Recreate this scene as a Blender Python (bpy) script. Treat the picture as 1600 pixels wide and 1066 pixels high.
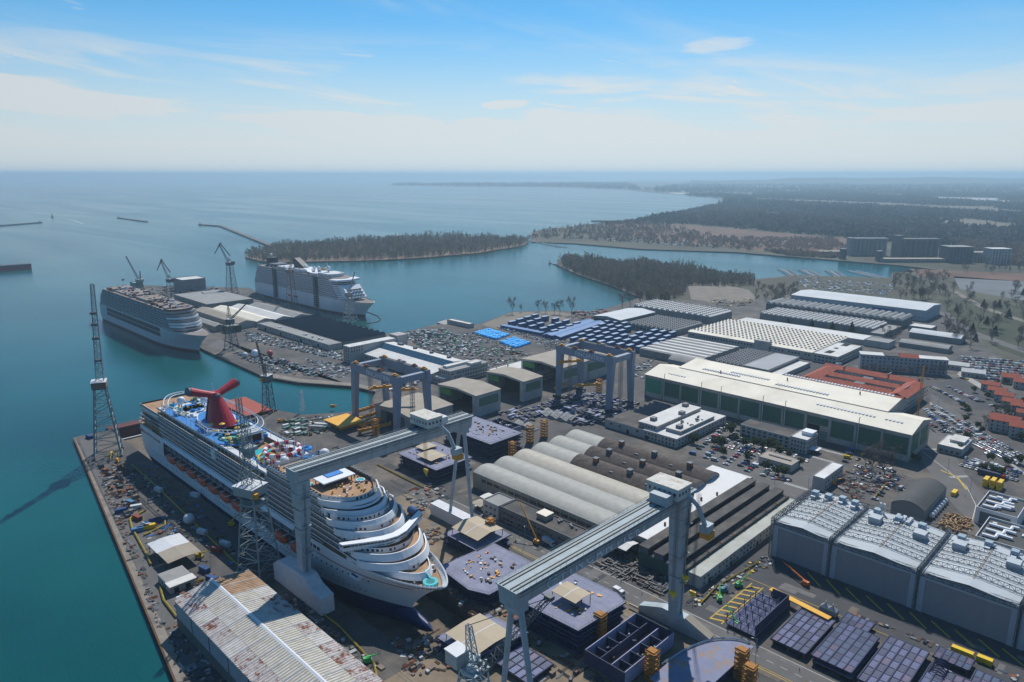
import bpy, bmesh, math, random
from mathutils import Vector, Matrix
R = math.radians
rnd = random.Random(7)
for o in list(bpy.data.objects):
 bpy.data.objects.remove(o)
SC = bpy.context.scene
COL = SC.collection
# ---------------------------------------------------------------- camera
CAM_H = 198.0
cam_d = bpy.data.cameras.new('camera')
cam_d.sensor_width = 36.0
cam_d.lens = 36.0 * 1120 / 1600
cam_d.clip_start = 1.0
cam_d.clip_end = 200000.0
cam = bpy.data.objects.new('camera', cam_d)
COL.objects.link(cam)
cam.location = (0, 0, CAM_H)
cam.rotation_euler = (R(90 - 13.117), 0, 0)
SC.camera = cam
# ---------------------------------------------------------------- sun, sky, exposure
SUN_EL, SUN_AZ = R(50), R(9)
sun_d = bpy.data.lights.new('sun', 'SUN')
sun_d.energy = 4.5
sun_d.angle = R(0.55)
sun_d.color = (1.0, 0.955, 0.89)
sun = bpy.data.objects.new('sun', sun_d)
COL.objects.link(sun)
sun.location = (300, 2000, 2400)
_dir = Vector((math.sin(SUN_AZ) * math.cos(SUN_EL), math.cos(SUN_AZ) * math.cos(SUN_EL), math.sin(SUN_EL)))
sun.rotation_euler = _dir.to_track_quat('Z', 'Y').to_euler()
SC.view_settings.view_transform = 'Standard'
SC.view_settings.look = 'None'
SC.view_settings.exposure = 0.0
SC.view_settings.gamma = 1.0
SC.view_settings.use_curve_mapping = False
SC.render.engine = 'CYCLES'
SC.cycles.use_denoising = True
SC.cycles.max_bounces = 5
SC.cycles.diffuse_bounces = 2
SC.cycles.glossy_bounces = 2
SC.cycles.transmission_bounces = 2
SC.cycles.volume_bounces = 0
SC.cycles.transparent_max_bounces = 6
SC.cycles.sample_clamp_indirect = 4.0
world = bpy.data.worlds.new('World')
SC.world = world
world.use_nodes = True
def build_sky():
 nt = world.node_tree
 N, L = nt.nodes, nt.links
 N.clear()
 out = N.new('ShaderNodeOutputWorld')
 bg = N.new('ShaderNodeBackground')
 bg.inputs['Strength'].default_value = 0.11
 sky = N.new('ShaderNodeTexSky')
 sky.sky_type = 'NISHITA'
 sky.sun_disc = False
 sky.sun_elevation = SUN_EL
 sky.sun_rotation = SUN_AZ
 sky.altitude = 200
 sky.air_density = 1.0
 sky.dust_density = 0.2
 sky.ozone_density = 4.5
 # thin streaks of high cloud: a noise over azimuth and elevation of the view direction
 tc = N.new('ShaderNodeTexCoord')
 sep = N.new('ShaderNodeSeparateXYZ')
 L.new(tc.outputs['Generated'], sep.inputs[0])
 def M(op, a, b=None, c=None):
  n = N.new('ShaderNodeMath'); n.operation = op
  for i, v in enumerate((a, b, c)):
   if v is None: continue
   if isinstance(v, (int, float)): n.inputs[i].default_value = v
   else: L.new(v, n.inputs[i])
  return n.outputs[0]
 az = M('ARCTAN2', sep.outputs[0], sep.outputs[1])
 el = M('ARCSINE', sep.outputs[2])
 def noise(sx, sy, off, det, rough):
  cb = N.new('ShaderNodeCombineXYZ')
  L.new(M('MULTIPLY', az, sx), cb.inputs[0])
  L.new(M('MULTIPLY_ADD', el, sy, M('MULTIPLY', az, off)), cb.inputs[1])
  cb.inputs[2].default_value = off * 3.1
  t = N.new('ShaderNodeTexNoise')
  t.inputs['Scale'].default_value = 1.0
  t.inputs['Detail'].default_value = det
  t.inputs['Roughness'].default_value = rough
  t.inputs['Distortion'].default_value = 0.6
  L.new(cb.outputs[0], t.inputs['Vector'])
  return t.outputs['Fac']
 def ramp(v, a, b):
  n = N.new('ShaderNodeMapRange'); n.interpolation_type = 'SMOOTHSTEP'
  L.new(v, n.inputs[0]); n.inputs[1].default_value = a; n.inputs[2].default_value = b
  return n.outputs[0]
 band = M('MULTIPLY', ramp(el, 0.0, 0.075), M('SUBTRACT', 1.0, ramp(el, 0.085, 0.19)))
 leftish = M('SUBTRACT', 1.0, M('MULTIPLY', ramp(az, -0.45, 0.55), 0.6))
 low = M('MULTIPLY', M('MULTIPLY', ramp(noise(3.4, 26, 1.3, 7, .58), .44, .62), band), leftish)
 thin = M('MULTIPLY', ramp(noise(2.2, 14, 4.2, 8, .62), .52, .85), 0.3)
 veil = M('MULTIPLY', M('SUBTRACT', 1.0, ramp(el, 0.0, 0.21)), 1.0)
 small = M('MULTIPLY', ramp(noise(9, 60, 7.7, 5, .5), .66, .74), M('MULTIPLY', ramp(el, 0.03, 0.07), M('SUBTRACT', 1.0, ramp(el, 0.14, 0.22))))
 def lens(a0, e0, wa, we, k):   # small lens-shaped clouds
  q = M('ADD', M('POWER', M('ABSOLUTE', M('DIVIDE', M('SUBTRACT', az, a0), wa)), 2.0), M('POWER', M('ABSOLUTE', M('DIVIDE', M('SUBTRACT', el, M('MULTIPLY_ADD', az, .06, e0)), we)), 2.0))
  return M('MULTIPLY', ramp(M('ADD', M('SUBTRACT', 1.0, q), M('MULTIPLY', M('SUBTRACT', noise(30, 160, 2.1, 4, .6), .5), 1.3)), 0.0, .7), k)
 small = M('ADD', small, M('ADD', lens(-.009, .0905, .034, .0062, 1.6), M('ADD', lens(.262, .142, .05, .010, .8), lens(-.05, .0725, .03, .004, .9))))
 dens = M('MINIMUM', M('ADD', M('ADD', M('MULTIPLY', low, 0.8), M('MULTIPLY', small, .5)), M('ADD', thin, veil)), 0.94)
 mix = N.new('ShaderNodeMix'); mix.data_type = 'RGBA'
 L.new(dens, mix.inputs[0])
 tint = N.new('ShaderNodeVectorMath'); tint.operation = 'MULTIPLY'
 L.new(sky.outputs[0], tint.inputs[0]); tint.inputs[1].default_value = (.42, .84, .98)
 L.new(tint.outputs[0], mix.inputs[6])
 # the veil scatters more light forward: brighter under the sun, duller on the far side of the sky
 fw = M('MULTIPLY_ADD', M('COSINE', M('SUBTRACT', az, SUN_AZ)), 0.32, 0.68)
 vc = N.new('ShaderNodeVectorMath'); vc.operation = 'SCALE'; vc.inputs[0].default_value = (6.5, 6.9, 7.1)
 L.new(fw, vc.inputs['Scale']); L.new(vc.outputs[0], mix.inputs[7])
 L.new(mix.outputs[2], bg.inputs['Color'])
 L.new(bg.outputs[0], out.inputs[0])
build_sky()
# ---------------------------------------------------------------- yard frame
# the yard is laid out square to its dry dock: s runs along the dock towards the ship's bow, t runs across it
YA = R(45.3)
E1 = (math.sin(YA), -math.cos(YA))
E2 = (math.cos(YA), math.sin(YA))
YROT = math.atan2(E1[1], E1[0])
def W(s, t, z=0.0):
 return Vector((s * E1[0] + t * E2[0], s * E1[1] + t * E2[1], z))
def yard(X, Y):
 return X * E1[0] + Y * E1[1], X * E2[0] + Y * E2[1]
_F, _TH = 1120.0, R(13.117)
def ground(u, v, z=0.0):
 """yard coordinates of the map point surveyed at photo position u, v (height z)"""
 x = (u - 800) / _F; y = (v - 533) / _F
 d = math.sin(_TH) + y * math.cos(_TH); f = math.cos(_TH) - y * math.sin(_TH); k = (CAM_H - z) / d
 return yard(x * k, f * k)
# ---------------------------------------------------------------- materials
MATS = {}
def mat(name, col, rough=0.75, var=0.18, scale=0.35, metal=0.0, stain=None, stain_amt=0.0, stain_scale=0.12, bump=0.0, spec=0.35):
 if name in MATS: return MATS[name]
 m = bpy.data.materials.new(name); m.use_nodes = True
 nt = m.node_tree; N, L = nt.nodes, nt.links
 b = N['Principled BSDF']
 b.inputs['Roughness'].default_value = rough
 b.inputs['Metallic'].default_value = metal
 b.inputs['Specular IOR Level'].default_value = spec
 c = (*col, 1)
 if var > 0 or stain:
  tc = N.new('ShaderNodeTexCoord')
  n1 = N.new('ShaderNodeTexNoise'); n1.inputs['Scale'].default_value = scale; n1.inputs['Detail'].default_value = 7; n1.inputs['Roughness'].default_value = .65
  L.new(tc.outputs['Object'], n1.inputs['Vector'])
  mr = N.new('ShaderNodeMapRange'); mr.inputs[1].default_value = .25; mr.inputs[2].default_value = .75
  mr.inputs[3].default_value = 1 - var * 1.6; mr.inputs[4].default_value = 1 + var
  L.new(n1.outputs['Fac'], mr.inputs[0])
  mx = N.new('ShaderNodeVectorMath'); mx.operation = 'SCALE'
  mx.inputs[0].default_value = col
  L.new(mr.outputs[0], mx.inputs['Scale'])
  res = mx.outputs[0]
  if stain:
   n2 = N.new('ShaderNodeTexNoise'); n2.inputs['Scale'].default_value = stain_scale; n2.inputs['Detail'].default_value = 9; n2.inputs['Roughness'].default_value = .7
   L.new(tc.outputs['Object'], n2.inputs['Vector'])
   m2 = N.new('ShaderNodeMapRange'); m2.inputs[1].default_value = .5; m2.inputs[2].default_value = .66; m2.inputs[4].default_value = stain_amt
   L.new(n2.outputs['Fac'], m2.inputs[0])
   mm = N.new('ShaderNodeMix'); mm.data_type = 'RGBA'
   L.new(m2.outputs[0], mm.inputs[0]); L.new(res, mm.inputs[6]); mm.inputs[7].default_value = (*stain, 1)
   res = mm.outputs[2]
  L.new(res, b.inputs['Base Color'])
  if bump:
   bp = N.new('ShaderNodeBump'); bp.inputs['Strength'].default_value = bump; bp.inputs['Distance'].default_value = .3
   L.new(n1.outputs['Fac'], bp.inputs['Height']); L.new(bp.outputs[0], b.inputs['Normal'])
 else:
  b.inputs['Base Color'].default_value = c
 m.diffuse_color = c
 MATS[name] = m
 return m
def ribbed(name, col, axis='X', period=1.0, depth=0.35, rough=.6, stain=None, stain_amt=0., stain_scale=.1, spec=.3):
 """sheet metal with standing ribs: fine relief across the sheet"""
 m = mat(name, col, rough, .14, .25, 0, stain, stain_amt, stain_scale, 0, spec)
 nt = m.node_tree; N, L = nt.nodes, nt.links
 b = N['Principled BSDF']
 tc = [n for n in N if n.type == 'TEX_COORD'][0]
 w = N.new('ShaderNodeTexWave'); w.bands_direction = axis; w.inputs['Scale'].default_value = 6.2832 / (20 * period) * 1.0
 w.wave_profile = 'SIN'
 L.new(tc.outputs['Object'], w.inputs['Vector'])
 bp = N.new('ShaderNodeBump'); bp.inputs['Strength'].default_value = depth; bp.inputs['Distance'].default_value = .15
 L.new(w.outputs['Fac'], bp.inputs['Height']); L.new(bp.outputs[0], b.inputs['Normal'])
 return m
# ---------------------------------------------------------------- mesh builder
class MB:
 def __init__(s): s.v = []; s.f = []; s.m = []; s.k = 0
 def mi(s, k): s.k = k; return s
 def add(s, vs, fs):
  n = len(s.v); s.v.extend(vs)
  for f in fs: s.f.append(tuple(i + n for i in f)); s.m.append(s.k)
  return s
 def box(s, x0, x1, y0, y1, z0, z1):
  return s.add([(x0,y0,z0),(x1,y0,z0),(x1,y1,z0),(x0,y1,z0),(x0,y0,z1),(x1,y0,z1),(x1,y1,z1),(x0,y1,z1)],
     [(0,3,2,1),(4,5,6,7),(0,1,5,4),(1,2,6,5),(2,3,7,6),(3,0,4,7)])
 def rbox(s, cx, cy, z0, z1, lx, ly, a):
  c, n = math.cos(a), math.sin(a)
  q = [(cx + c*x - n*y, cy + n*x + c*y) for x, y in ((-lx/2,-ly/2),(lx/2,-ly/2),(lx/2,ly/2),(-lx/2,ly/2))]
  return s.prism(q, z0, z1)
 def prism(s, poly, z0, z1, top=True, bottom=True):
  n = len(poly)
  vs = [(x, y, z0) for x, y in poly] + [(x, y, z1) for x, y in poly]
  fs = [(i, (i+1) % n, n + (i+1) % n, n + i) for i in range(n)]
  if top: fs.append(tuple(range(n, 2*n)))
  if bottom: fs.append(tuple(range(n-1, -1, -1)))
  return s.add(vs, fs)
 def profile(s, prof, x0, x1, axis='x', caps=True):
  """closed outline (a, z) run along one axis"""
  n = len(prof)
  if axis == 'x': vs = [(x0, a, z) for a, z in prof] + [(x1, a, z) for a, z in prof]
  else: vs = [(a, x0, z) for a, z in prof] + [(a, x1, z) for a, z in prof]
  fs = [(i, (i+1) % n, n + (i+1) % n, n + i) for i in range(n)]
  if caps: fs += [tuple(range(n)), tuple(range(2*n-1, n-1, -1))]
  return s.add(vs, fs)
 def bar(s, p, q, r=0.2, sides=4, r2=None):
  p, q = Vector(p), Vector(q); d = q - p
  if d.length < 1e-6: return s
  d.normalize(); u = d.orthogonal().normalized(); w = d.cross(u)
  r2 = r if r2 is None else r2
  ring = [(math.cos(a), math.sin(a)) for a in [2*math.pi*(i+.5)/sides for i in range(sides)]]
  vs = [tuple(p + u*c*r + w*n*r) for c, n in ring] + [tuple(q + u*c*r2 + w*n*r2) for c, n in ring]
  fs = [(i, (i+1) % sides, sides+(i+1) % sides, sides+i) for i in range(sides)]
  fs += [tuple(range(sides-1, -1, -1)), tuple(range(sides, 2*sides))]
  return s.add(vs, fs)
 def cyl(s, x, y, z0, z1, r, n=12, r2=None):
  return s.bar((x, y, z0), (x, y, z1), r, n, r2)
 def quad(s, a, b, c, d): return s.add([a, b, c, d], [(0,1,2,3)])
 def sphere(s, c, r, n=12, k=7):
  vs = []; fs = []
  for j in range(k+1):
   p = math.pi*j/k
   for i in range(n):
    a = 2*math.pi*i/n
    vs.append((c[0]+r*math.sin(p)*math.cos(a), c[1]+r*math.sin(p)*math.sin(a), c[2]+r*math.cos(p)))
  for j in range(k):
   for i in range(n):
    fs.append((j*n+i, (j+1)*n+i, (j+1)*n+(i+1) % n, j*n+(i+1) % n))
  return s.add(vs, fs)
 def loft(s, rings, closed=True, cap0=False, cap1=False):
  n = len(rings[0]); vs = [p for r in rings for p in r]; fs = []
  m = n if closed else n-1
  for j in range(len(rings)-1):
   for i in range(m):
    fs.append((j*n+i, j*n+(i+1) % n, (j+1)*n+(i+1) % n, (j+1)*n+i))
  if cap0: fs.append(tuple(range(n-1, -1, -1)))
  if cap1: fs.append(tuple(range((len(rings)-1)*n, len(rings)*n)))
  return s.add(vs, fs)
 def lattice(s, base, top, n, r=0.25, rb=0.16):
  """four-cornered lattice between two corner quads (lists of 4 points)"""
  B = [Vector(p) for p in base]; T = [Vector(p) for p in top]
  lv = [[B[i].lerp(T[i], k/n) for i in range(4)] for k in range(n+1)]
  for i in range(4): s.bar(B[i], T[i], r)
  for k in range(n+1):
   for i in range(4):
    s.bar(lv[k][i], lv[k][(i+1) % 4], rb)
  for k in range(n):
   for i in range(4):
    j = (i+1) % 4
    if k % 2: s.bar(lv[k][i], lv[k+1][j], rb)
    else: s.bar(lv[k][j], lv[k+1][i], rb)
  return s
 def mesh(s, name, mats):
  me = bpy.data.meshes.new(name)
  me.from_pydata(s.v, [], s.f)
  for m in (mats if isinstance(mats, (list, tuple)) else [mats]): me.materials.append(m)
  if any(s.m): me.polygons.foreach_set('material_index', s.m)
  me.update()
  return me
def link(name, me, parent=None, loc=(0,0,0), rot=0.0):
 o = bpy.data.objects.new(name, me); COL.objects.link(o)
 o.location = loc; o.rotation_euler = (0, 0, rot)
 if parent is not None: o.parent = parent
 return o
def part(name, mb, mats, parent, loc=(0,0,0), rot=0.0, stuff=False, label=None):
 o = link(name, mb if isinstance(mb, bpy.types.Mesh) else mb.mesh(name, mats), parent, loc, rot)
 if stuff: o['kind'] = 'stuff'
 if label: o['label'] = label
 return o
def tag(o, label, cat, group=None):
 o['label'] = label; o['category'] = cat
 if group: o['group'] = group
 return o
def thing(name, label, cat, s, t, z=0.0, rot=0.0, group=None):
 o = bpy.data.objects.new(name, None); COL.objects.link(o)
 o.location = W(s, t, z); o.rotation_euler = (0, 0, YROT + rot)
 o.empty_display_size = 2
 return tag(o, label, cat, group)
def solo(name, mb, mats, label, cat, s=0., t=0., z=0., rot=0., group=None):
 me = mb if isinstance(mb, bpy.types.Mesh) else mb.mesh(name, mats)
 o = link(name, me, None, W(s, t, z), YROT + rot)
 return tag(o, label, cat, group)
def setting(name, mb, mats, kind='structure', z=0.0, world_frame=False):
 o = link(name, mb.mesh(name, mats), None, (0, 0, z), 0 if world_frame else YROT)
 o['kind'] = kind
 return o
def copy_tree(o, parent=None):
 c = o.copy(); COL.objects.link(c)
 if parent is not None: c.parent = parent
 for ch in list(o.children): copy_tree(ch, c)
 return c
def put(proto, used, s, t, z, rot, label=None, group=None):
 """the first use moves the prototype itself, later ones copy it"""
 o = proto if not used else copy_tree(proto)
 used.append(1)
 o.location = W(s, t, z); o.rotation_euler = (0, 0, YROT + rot)
 if label: o['label'] = label
 if group: o['group'] = group
 return o
# ---------------------------------------------------------------- setting: water, ground, hills, haze
def water_mat():
 m = bpy.data.materials.new('sea_water'); m.use_nodes = True
 nt = m.node_tree; N, L = nt.nodes, nt.links
 b = N['Principled BSDF']
 b.inputs['Roughness'].default_value = 0.16
 b.inputs['IOR'].default_value = 1.33
 b.inputs['Specular IOR Level'].default_value = 0.42
 tc = N.new('ShaderNodeTexCoord')
 # turbid water: broad patches of more and less silt
 n0 = N.new('ShaderNodeTexNoise'); n0.inputs['Scale'].default_value = 0.0045; n0.inputs['Detail'].default_value = 5
 L.new(tc.outputs['Object'], n0.inputs['Vector'])
 cr = N.new('ShaderNodeValToRGB')
 cr.color_ramp.elements[0].position = .3; cr.color_ramp.elements[0].color = (.001, .046, .05, 1)
 cr.color_ramp.elements[1].position = .72; cr.color_ramp.elements[1].color = (.005, .1, .1, 1)
 L.new(n0.outputs['Fac'], cr.inputs[0]); L.new(cr.outputs[0], b.inputs['Base Color'])
 def wave(scale, stretch, det):
  mp = N.new('ShaderNodeMapping'); mp.inputs['Scale'].default_value = (scale, scale * stretch, scale)
  mp.inputs['Rotation'].default_value = (0, 0, R(52))
  L.new(tc.outputs['Object'], mp.inputs[0])
  n = N.new('ShaderNodeTexNoise'); n.inputs['Scale'].default_value = 1; n.inputs['Detail'].default_value = det; n.inputs['Roughness'].default_value = .6
  L.new(mp.outputs[0], n.inputs['Vector'])
  return n.outputs['Fac']
 b1 = N.new('ShaderNodeBump'); b1.inputs['Strength'].default_value = .08; b1.inputs['Distance'].default_value = 1.2
 L.new(wave(.035, 4, 5), b1.inputs['Height'])
 b2 = N.new('ShaderNodeBump'); b2.inputs['Strength'].default_value = .38; b2.inputs['Distance'].default_value = .5
 L.new(wave(.22, 3, 3), b2.inputs['Height']); L.new(b1.outputs[0], b2.inputs['Normal'])
 L.new(b2.outputs[0], b.inputs['Normal'])
 # wind slicks: long smooth and rough lanes
 mp = N.new('ShaderNodeMapping'); mp.inputs['Scale'].default_value = (.0006, .004, 1); mp.inputs['Rotation'].default_value = (0, 0, R(8))
 L.new(tc.outputs['Object'], mp.inputs[0])
 n3 = N.new('ShaderNodeTexNoise'); n3.inputs['Scale'].default_value = 1; n3.inputs['Detail'].default_value = 7; n3.inputs['Distortion'].default_value = 1.0
 L.new(mp.outputs[0], n3.inputs['Vector'])
 mr = N.new('ShaderNodeMapRange'); mr.inputs[1].default_value = .35; mr.inputs[2].default_value = .7; mr.inputs[3].default_value = .14; mr.inputs[4].default_value = .24
 L.new(n3.outputs['Fac'], mr.inputs[0]); L.new(mr.outputs[0], b.inputs['Roughness'])
 return m
SEA = -2.5
DOCK = (-606.0, -212.0, 158.5, 200.0)
mb = MB(); B = 64000
s0, s1, t0, t1 = DOCK
mb.quad((-B,-B,0),(s0,-B,0),(s0,B,0),(-B,B,0)); mb.quad((s1,-B,0),(B,-B,0),(B,B,0),(s1,B,0))
mb.quad((s0,-B,0),(s1,-B,0),(s1,t0,0),(s0,t0,0)); mb.quad((s0,t1,0),(s1,t1,0),(s1,B,0),(s0,B,0))
setting('water', mb, water_mat(), z=SEA)
asphalt = mat('yard_asphalt', (.088, .083, .08), .9, .3, .06, stain=(.2, .165, .125), stain_amt=.75, stain_scale=.022)
country = mat('winter_country', (.085, .085, .055), .95, .45, .004, stain=(.1, .075, .05), stain_amt=.7, stain_scale=.0025)
concrete = mat('quay_concrete', (.24, .21, .175), .9, .2, .15, stain=(.1, .085, .07), stain_amt=.5, stain_scale=.08)
g = ground
yard_pts = [(-608,133),(-606,158.5),(-212,158.5),(-212,200),(-606,200),(-598,243),(-560,275),(-532,284),(-513,309),(-503,331),(-541,366),
 (-571,361),(-620,331),(-664,317),(-825,322),(-1363,414),(-1405,440),(-1225,572),(-1008,519),(-791,523),(-741,517),(-733,552),(-742,600),(-703,640),
 g(752,505),(-732,740),(-692,794),(-640,812),(-654,885),(-670,976),(-771,1041),(-929,1124),(-1064,1215),(-1129,1320),(-1020,1345),(-915,1329),
 (-640,1285),(-606,1417),(-453,1504),(-480,1609),(-381,1700),(-501,1739),(-732,1740),(-901,1739),(-1126,1632),(-1356,1630),(-1478,1575),(-1500,1600),
 g(830,362),g(880,356),g(930,350),g(990,345),g(1030,337),g(1090,325),g(1128,321),g(1135,317),g(1124,309.5),g(1090,305),g(1040,302.5),g(1000,299),g(980,296.5),g(860,292.3),g(700,291),g(600,289.3),
 g(640,287.6),g(860,287.2),g(980,283.5),g(1150,280.6),g(1300,279),g(1600,278.4),g(3500,278.4),g(12000,285),
 yard(60000,-20000), yard(3000,-3000), (300,20),(0,40),(-270,82)]
mb = MB(); mb.prism(yard_pts, -11.5, 0.0)
setting('ground', mb, asphalt)
# open country beyond the yard: a sheet just above the ground
ctry = [(-666,972),(-771,1046),(-925,1130),(-1058,1220),(-1120,1318),(-1020,1338),(-915,1322),(-632,1280),(-600,1425),(-447,1510),(-470,1609),(-365,1706),(-501,1746),(-732,1747),(-903,1746),(-1128,1640),
 (-1356,1640),(-1474,1590),(-1497,1612),g(833,361.5),g(882,355.5),g(932,349.5),g(992,344.6),g(1032,336.6),g(1092,324.6),g(1130,320.6),g(1138,317),g(1126,309.2),g(1090,304.7),g(1040,302.2),g(1000,298.8),g(980,296.2),g(860,292.1),g(700,290.8),g(602,289.1),
 g(640,287.7),g(860,287.3),g(980,283.6),g(1150,280.7),g(1300,279.1),g(1600,278.5),g(3500,278.5),g(12000,285.1),yard(60000,-19000),yard(4000,-900),(150,700),(-60,700),(-120,860),(-190,1000),(-230,1190),(-500,1190),(-590,1010)]
mb = MB(); mb.add([(x, y, .06) for x, y in ctry], [tuple(range(len(ctry)))])
setting('countryside', mb, country)
def patch(name, pix, m, z, pts=None):
 pts = pts or [g(u, v) for u, v in pix]
 mb = MB(); mb.add([(x, y, z) for x, y in pts], [tuple(range(len(pts)))])
 return setting(name, mb, m)
marsh = mat('reed_marsh', (.15, .085, .055), .95, .3, .01)
lawn = mat('park_lawn', (.046, .054, .027), .95, .3, .02, stain=(.09,.075,.05), stain_amt=.6, stain_scale=.012)
gravel = mat('pale_gravel', (.22, .19, .155), .95, .22, .08, stain=(.15,.12,.095), stain_amt=.5, stain_scale=.03)
pale = mat('pale_lagoon_flats', (.42, .42, .4), .8, .2, .01)
patch('marsh', [(935,352),(1000,348),(1080,352),(1200,363),(1350,375),(1330,392),(1180,392),(1080,382),(985,368)], marsh, .12)
patch('marsh_field', [(1420,420),(1600,428),(1600,440),(1440,432)], marsh, .12)
patch('park_lawn', [(1465,470),(1500,462),(1600,480),(1600,560),(1560,545),(1505,510)], lawn, .12)
patch('field', [(1490,432),(1600,440),(1600,470),(1500,452)], mat('grey_field', (.13,.14,.15), .8, .2, .01), .12)
patch('gravel_ground', [(1075,446),(1090,438),(1170,453),(1185,470),(1120,473),(1080,468)], gravel, .12)
patch('gravel_point', [(752,507),(800,488),(870,487),(900,492),(890,500),(830,506),(775,514)], gravel, .06)
for k, q in enumerate([[(1040,301),(1180,303),(1170,305),(1060,303.5)],[(1340,302.5),(1410,304),(1405,307),(1350,304)],[(1450,308),(1560,310),(1555,314),(1470,312)],[(1190,376),(1235,375),(1230,378),(1195,379)],
     [(1255,379),(1300,378),(1290,382),(1260,382)],[(1225,300.5),(1265,301.5),(1262,303),(1228,302)],[(1520,312),(1600,314.5),(1600,317),(1525,315.5)],[(1200,333.5),(1212,333),(1212,335.5),(1203,335.5)]]):
 patch('mud_flat', q, pale, .14 + .01 * k)
for k, q in enumerate([[(1450,346),(1520,343),(1600,352),(1600,358),(1500,352)],[(1180,310),(1400,318),(1600,330),(1600,334),(1380,322),(1180,314)]]):
 patch('field_strip', q, mat('dry_field', (.16,.13,.085), .95, .2, .01), .11 + .01 * k)
# dry dock floor and gate
mb = MB(); mb.box(-606, -212, 158.5, 200, -11.4, -10.2)
setting('dock_floor', mb, mat('dock_floor', (.16, .13, .1), .9, .3, .1))
# island woods ground
isl = [g(u, v) for u, v in ((383,402),(405,408),(430,410),(490,409),(550,408),(610,406),(660,403),(705,399),(745,396),(780,390),(800,387),(816,384),(826,379),(815,375),(760,372),(640,374),(520,380),(430,387),(395,394))]
mb = MB(); mb.prism(isl, -4, .4)
setting('island_ground', mb, mat('shore_soil', (.17, .12, .085), .95, .25, .05))
# far hills over the bay and low rises inland
def ridge(name, u0, u1, v_of, dist, depth, m, n=60):
 mb = MB(); r0 = []; r1 = []; r2 = []
 for i in range(n + 1):
  u = u0 + (u1 - u0) * i / n
  x = (u - 800) / 1150.0
  h = max(CAM_H + dist * (272 - v_of(u)) / 1150.0, -2)
  X, Y = x * dist, dist
  r0.append((X * .93, Y * .93, -3)); r1.append((X, Y, h)); r2.append((X * (1 + depth), Y * (1 + depth), -3))
 mb.loft([r0, r1, r2], closed=False)
 return setting(name, mb, m, world_frame=True)
hill_m = mat('far_hill_slopes', (.06, .075, .05), .95, .3, .0008)
ridge('hills', -700, 520, lambda u: 270.4 + .5 * max(0, (u - 120) / 400) ** 1.2 + .25 * math.sin(u * .013) + .15 * math.sin(u * .05 + 1) + max(0, u - 330) * .05, 30000, .3, hill_m)
ridge('hills', 420, 900, lambda u: 271.6 + .4 * math.sin(u * .02) + max(0, u - 700) * .02, 32000, .2, hill_m)
ridge('hills', 1080, 2400, lambda u: 279.3 + max(0, 1250 - u) * .02 - 2.0 * max(0, math.sin((u - 1180) * .006)) - .6 * math.sin(u * .031) - .4 * math.sin(u * .083), 14000, .3, hill_m, 120)
# breakwaters
stone = mat('breakwater_stone', (.17, .16, .15), .95, .3, .2)
def breakwater(pts, w, label, wide_end=False):
 mb = MB()
 P = [g(u, v, SEA) for u, v in pts]
 o = P[0]
 for a, b in zip(P[:-1], P[1:]):
  dx, dy = b[0]-a[0], b[1]-a[1]; l = math.hypot(dx, dy)
  mb.rbox((a[0]+b[0])/2-o[0], (a[1]+b[1])/2-o[1], -2, 4.2, l + w*.5, w, math.atan2(dy, dx))
  n = int(l / 60)
  for i in range(n):
   f = (i + rnd.random()) / max(n, 1); k = rnd.uniform(5, 10)
   mb.rbox(a[0]+dx*f-o[0]+rnd.uniform(-w,w)*.6, a[1]+dy*f-o[1]+rnd.uniform(-w,w)*.6, -2, rnd.uniform(1.5, 4.8), k, k, rnd.uniform(0,3))
 mb.cyl(0, 0, 3, 9, 2.2, 8)
 solo('breakwater', mb, stone, label, 'breakwater', o[0], o[1], SEA)
breakwater([(313,352),(345,354),(440,392)], 14, 'long bent stone breakwater running from the wooded spit out to sea')
breakwater([(186,341),(228,347)], 16, 'short detached stone breakwater lying alone in open water')
breakwater([(62,348.5),(0,353.5),(-60,357)], 18, 'low breakwater entering the picture from the left edge')
breakwater([(1030,347),(925,346)], 14, 'thin stone mole reaching out from the far wooded coast')
# haze
mh = bpy.data.materials.new('haze_air'); mh.use_nodes = True
nt = mh.node_tree; nt.nodes.clear()
o_ = nt.nodes.new('ShaderNodeOutputMaterial'); pv = nt.nodes.new('ShaderNodeVolumePrincipled')
pv.inputs['Color'].default_value = (.56, .79, .95, 1)
pv.inputs['Density'].default_value = 1.0e-4
pv.inputs['Anisotropy'].default_value = 0.35
nt.links.new(pv.outputs[0], o_.inputs['Volume'])
mb = MB(); mb.box(-66000, 66000, -66000, 66000, -12.6, 252)
setting('haze', mb, mh, 'stuff', world_frame=True)
# ---------------------------------------------------------------- cruise ships
white = mat('white_ship_paint', (.72, .74, .76), .45, .06, .08, spec=.4)
white2 = mat('white_ship_paint_worn', (.6, .62, .64), .55, .12, .1, stain=(.35,.3,.25), stain_amt=.35, stain_scale=.1)
glass = mat('dark_window_glass', (.012, .018, .026), .12, 0, spec=.6)
bluehull = mat('blue_bottom_paint', (.008, .028, .12), .5, .2, .08)
redhull = mat('red_bottom_paint', (.16, .03, .028), .6, .25, .08)
teak = mat('tan_deck', (.4, .235, .125), .8, .2, .2, stain=(.2,.13,.08), stain_amt=.5, stain_scale=.15)
navy = mat('navy_stripe', (.02, .03, .1), .5, .05)
crimson = mat('crimson_paint', (.38, .015, .03), .4, .08)
orange = mat('lifeboat_orange', (.62, .085, .025), .45, .1, .5)
blue_deck = mat('blue_sports_deck', (.02, .2, .55), .6, .15, .2)
green_deck = mat('green_sports_deck', (.06, .3, .16), .6, .15, .2)
teal = mat('teal_paint', (.02, .42, .46), .4, .1)
yellow = mat('yellow_paint', (.62, .4, .02), .5, .15, .3)
slate = mat('slate_grey_paint', (.1, .115, .135), .6, .15, .2)
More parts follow.
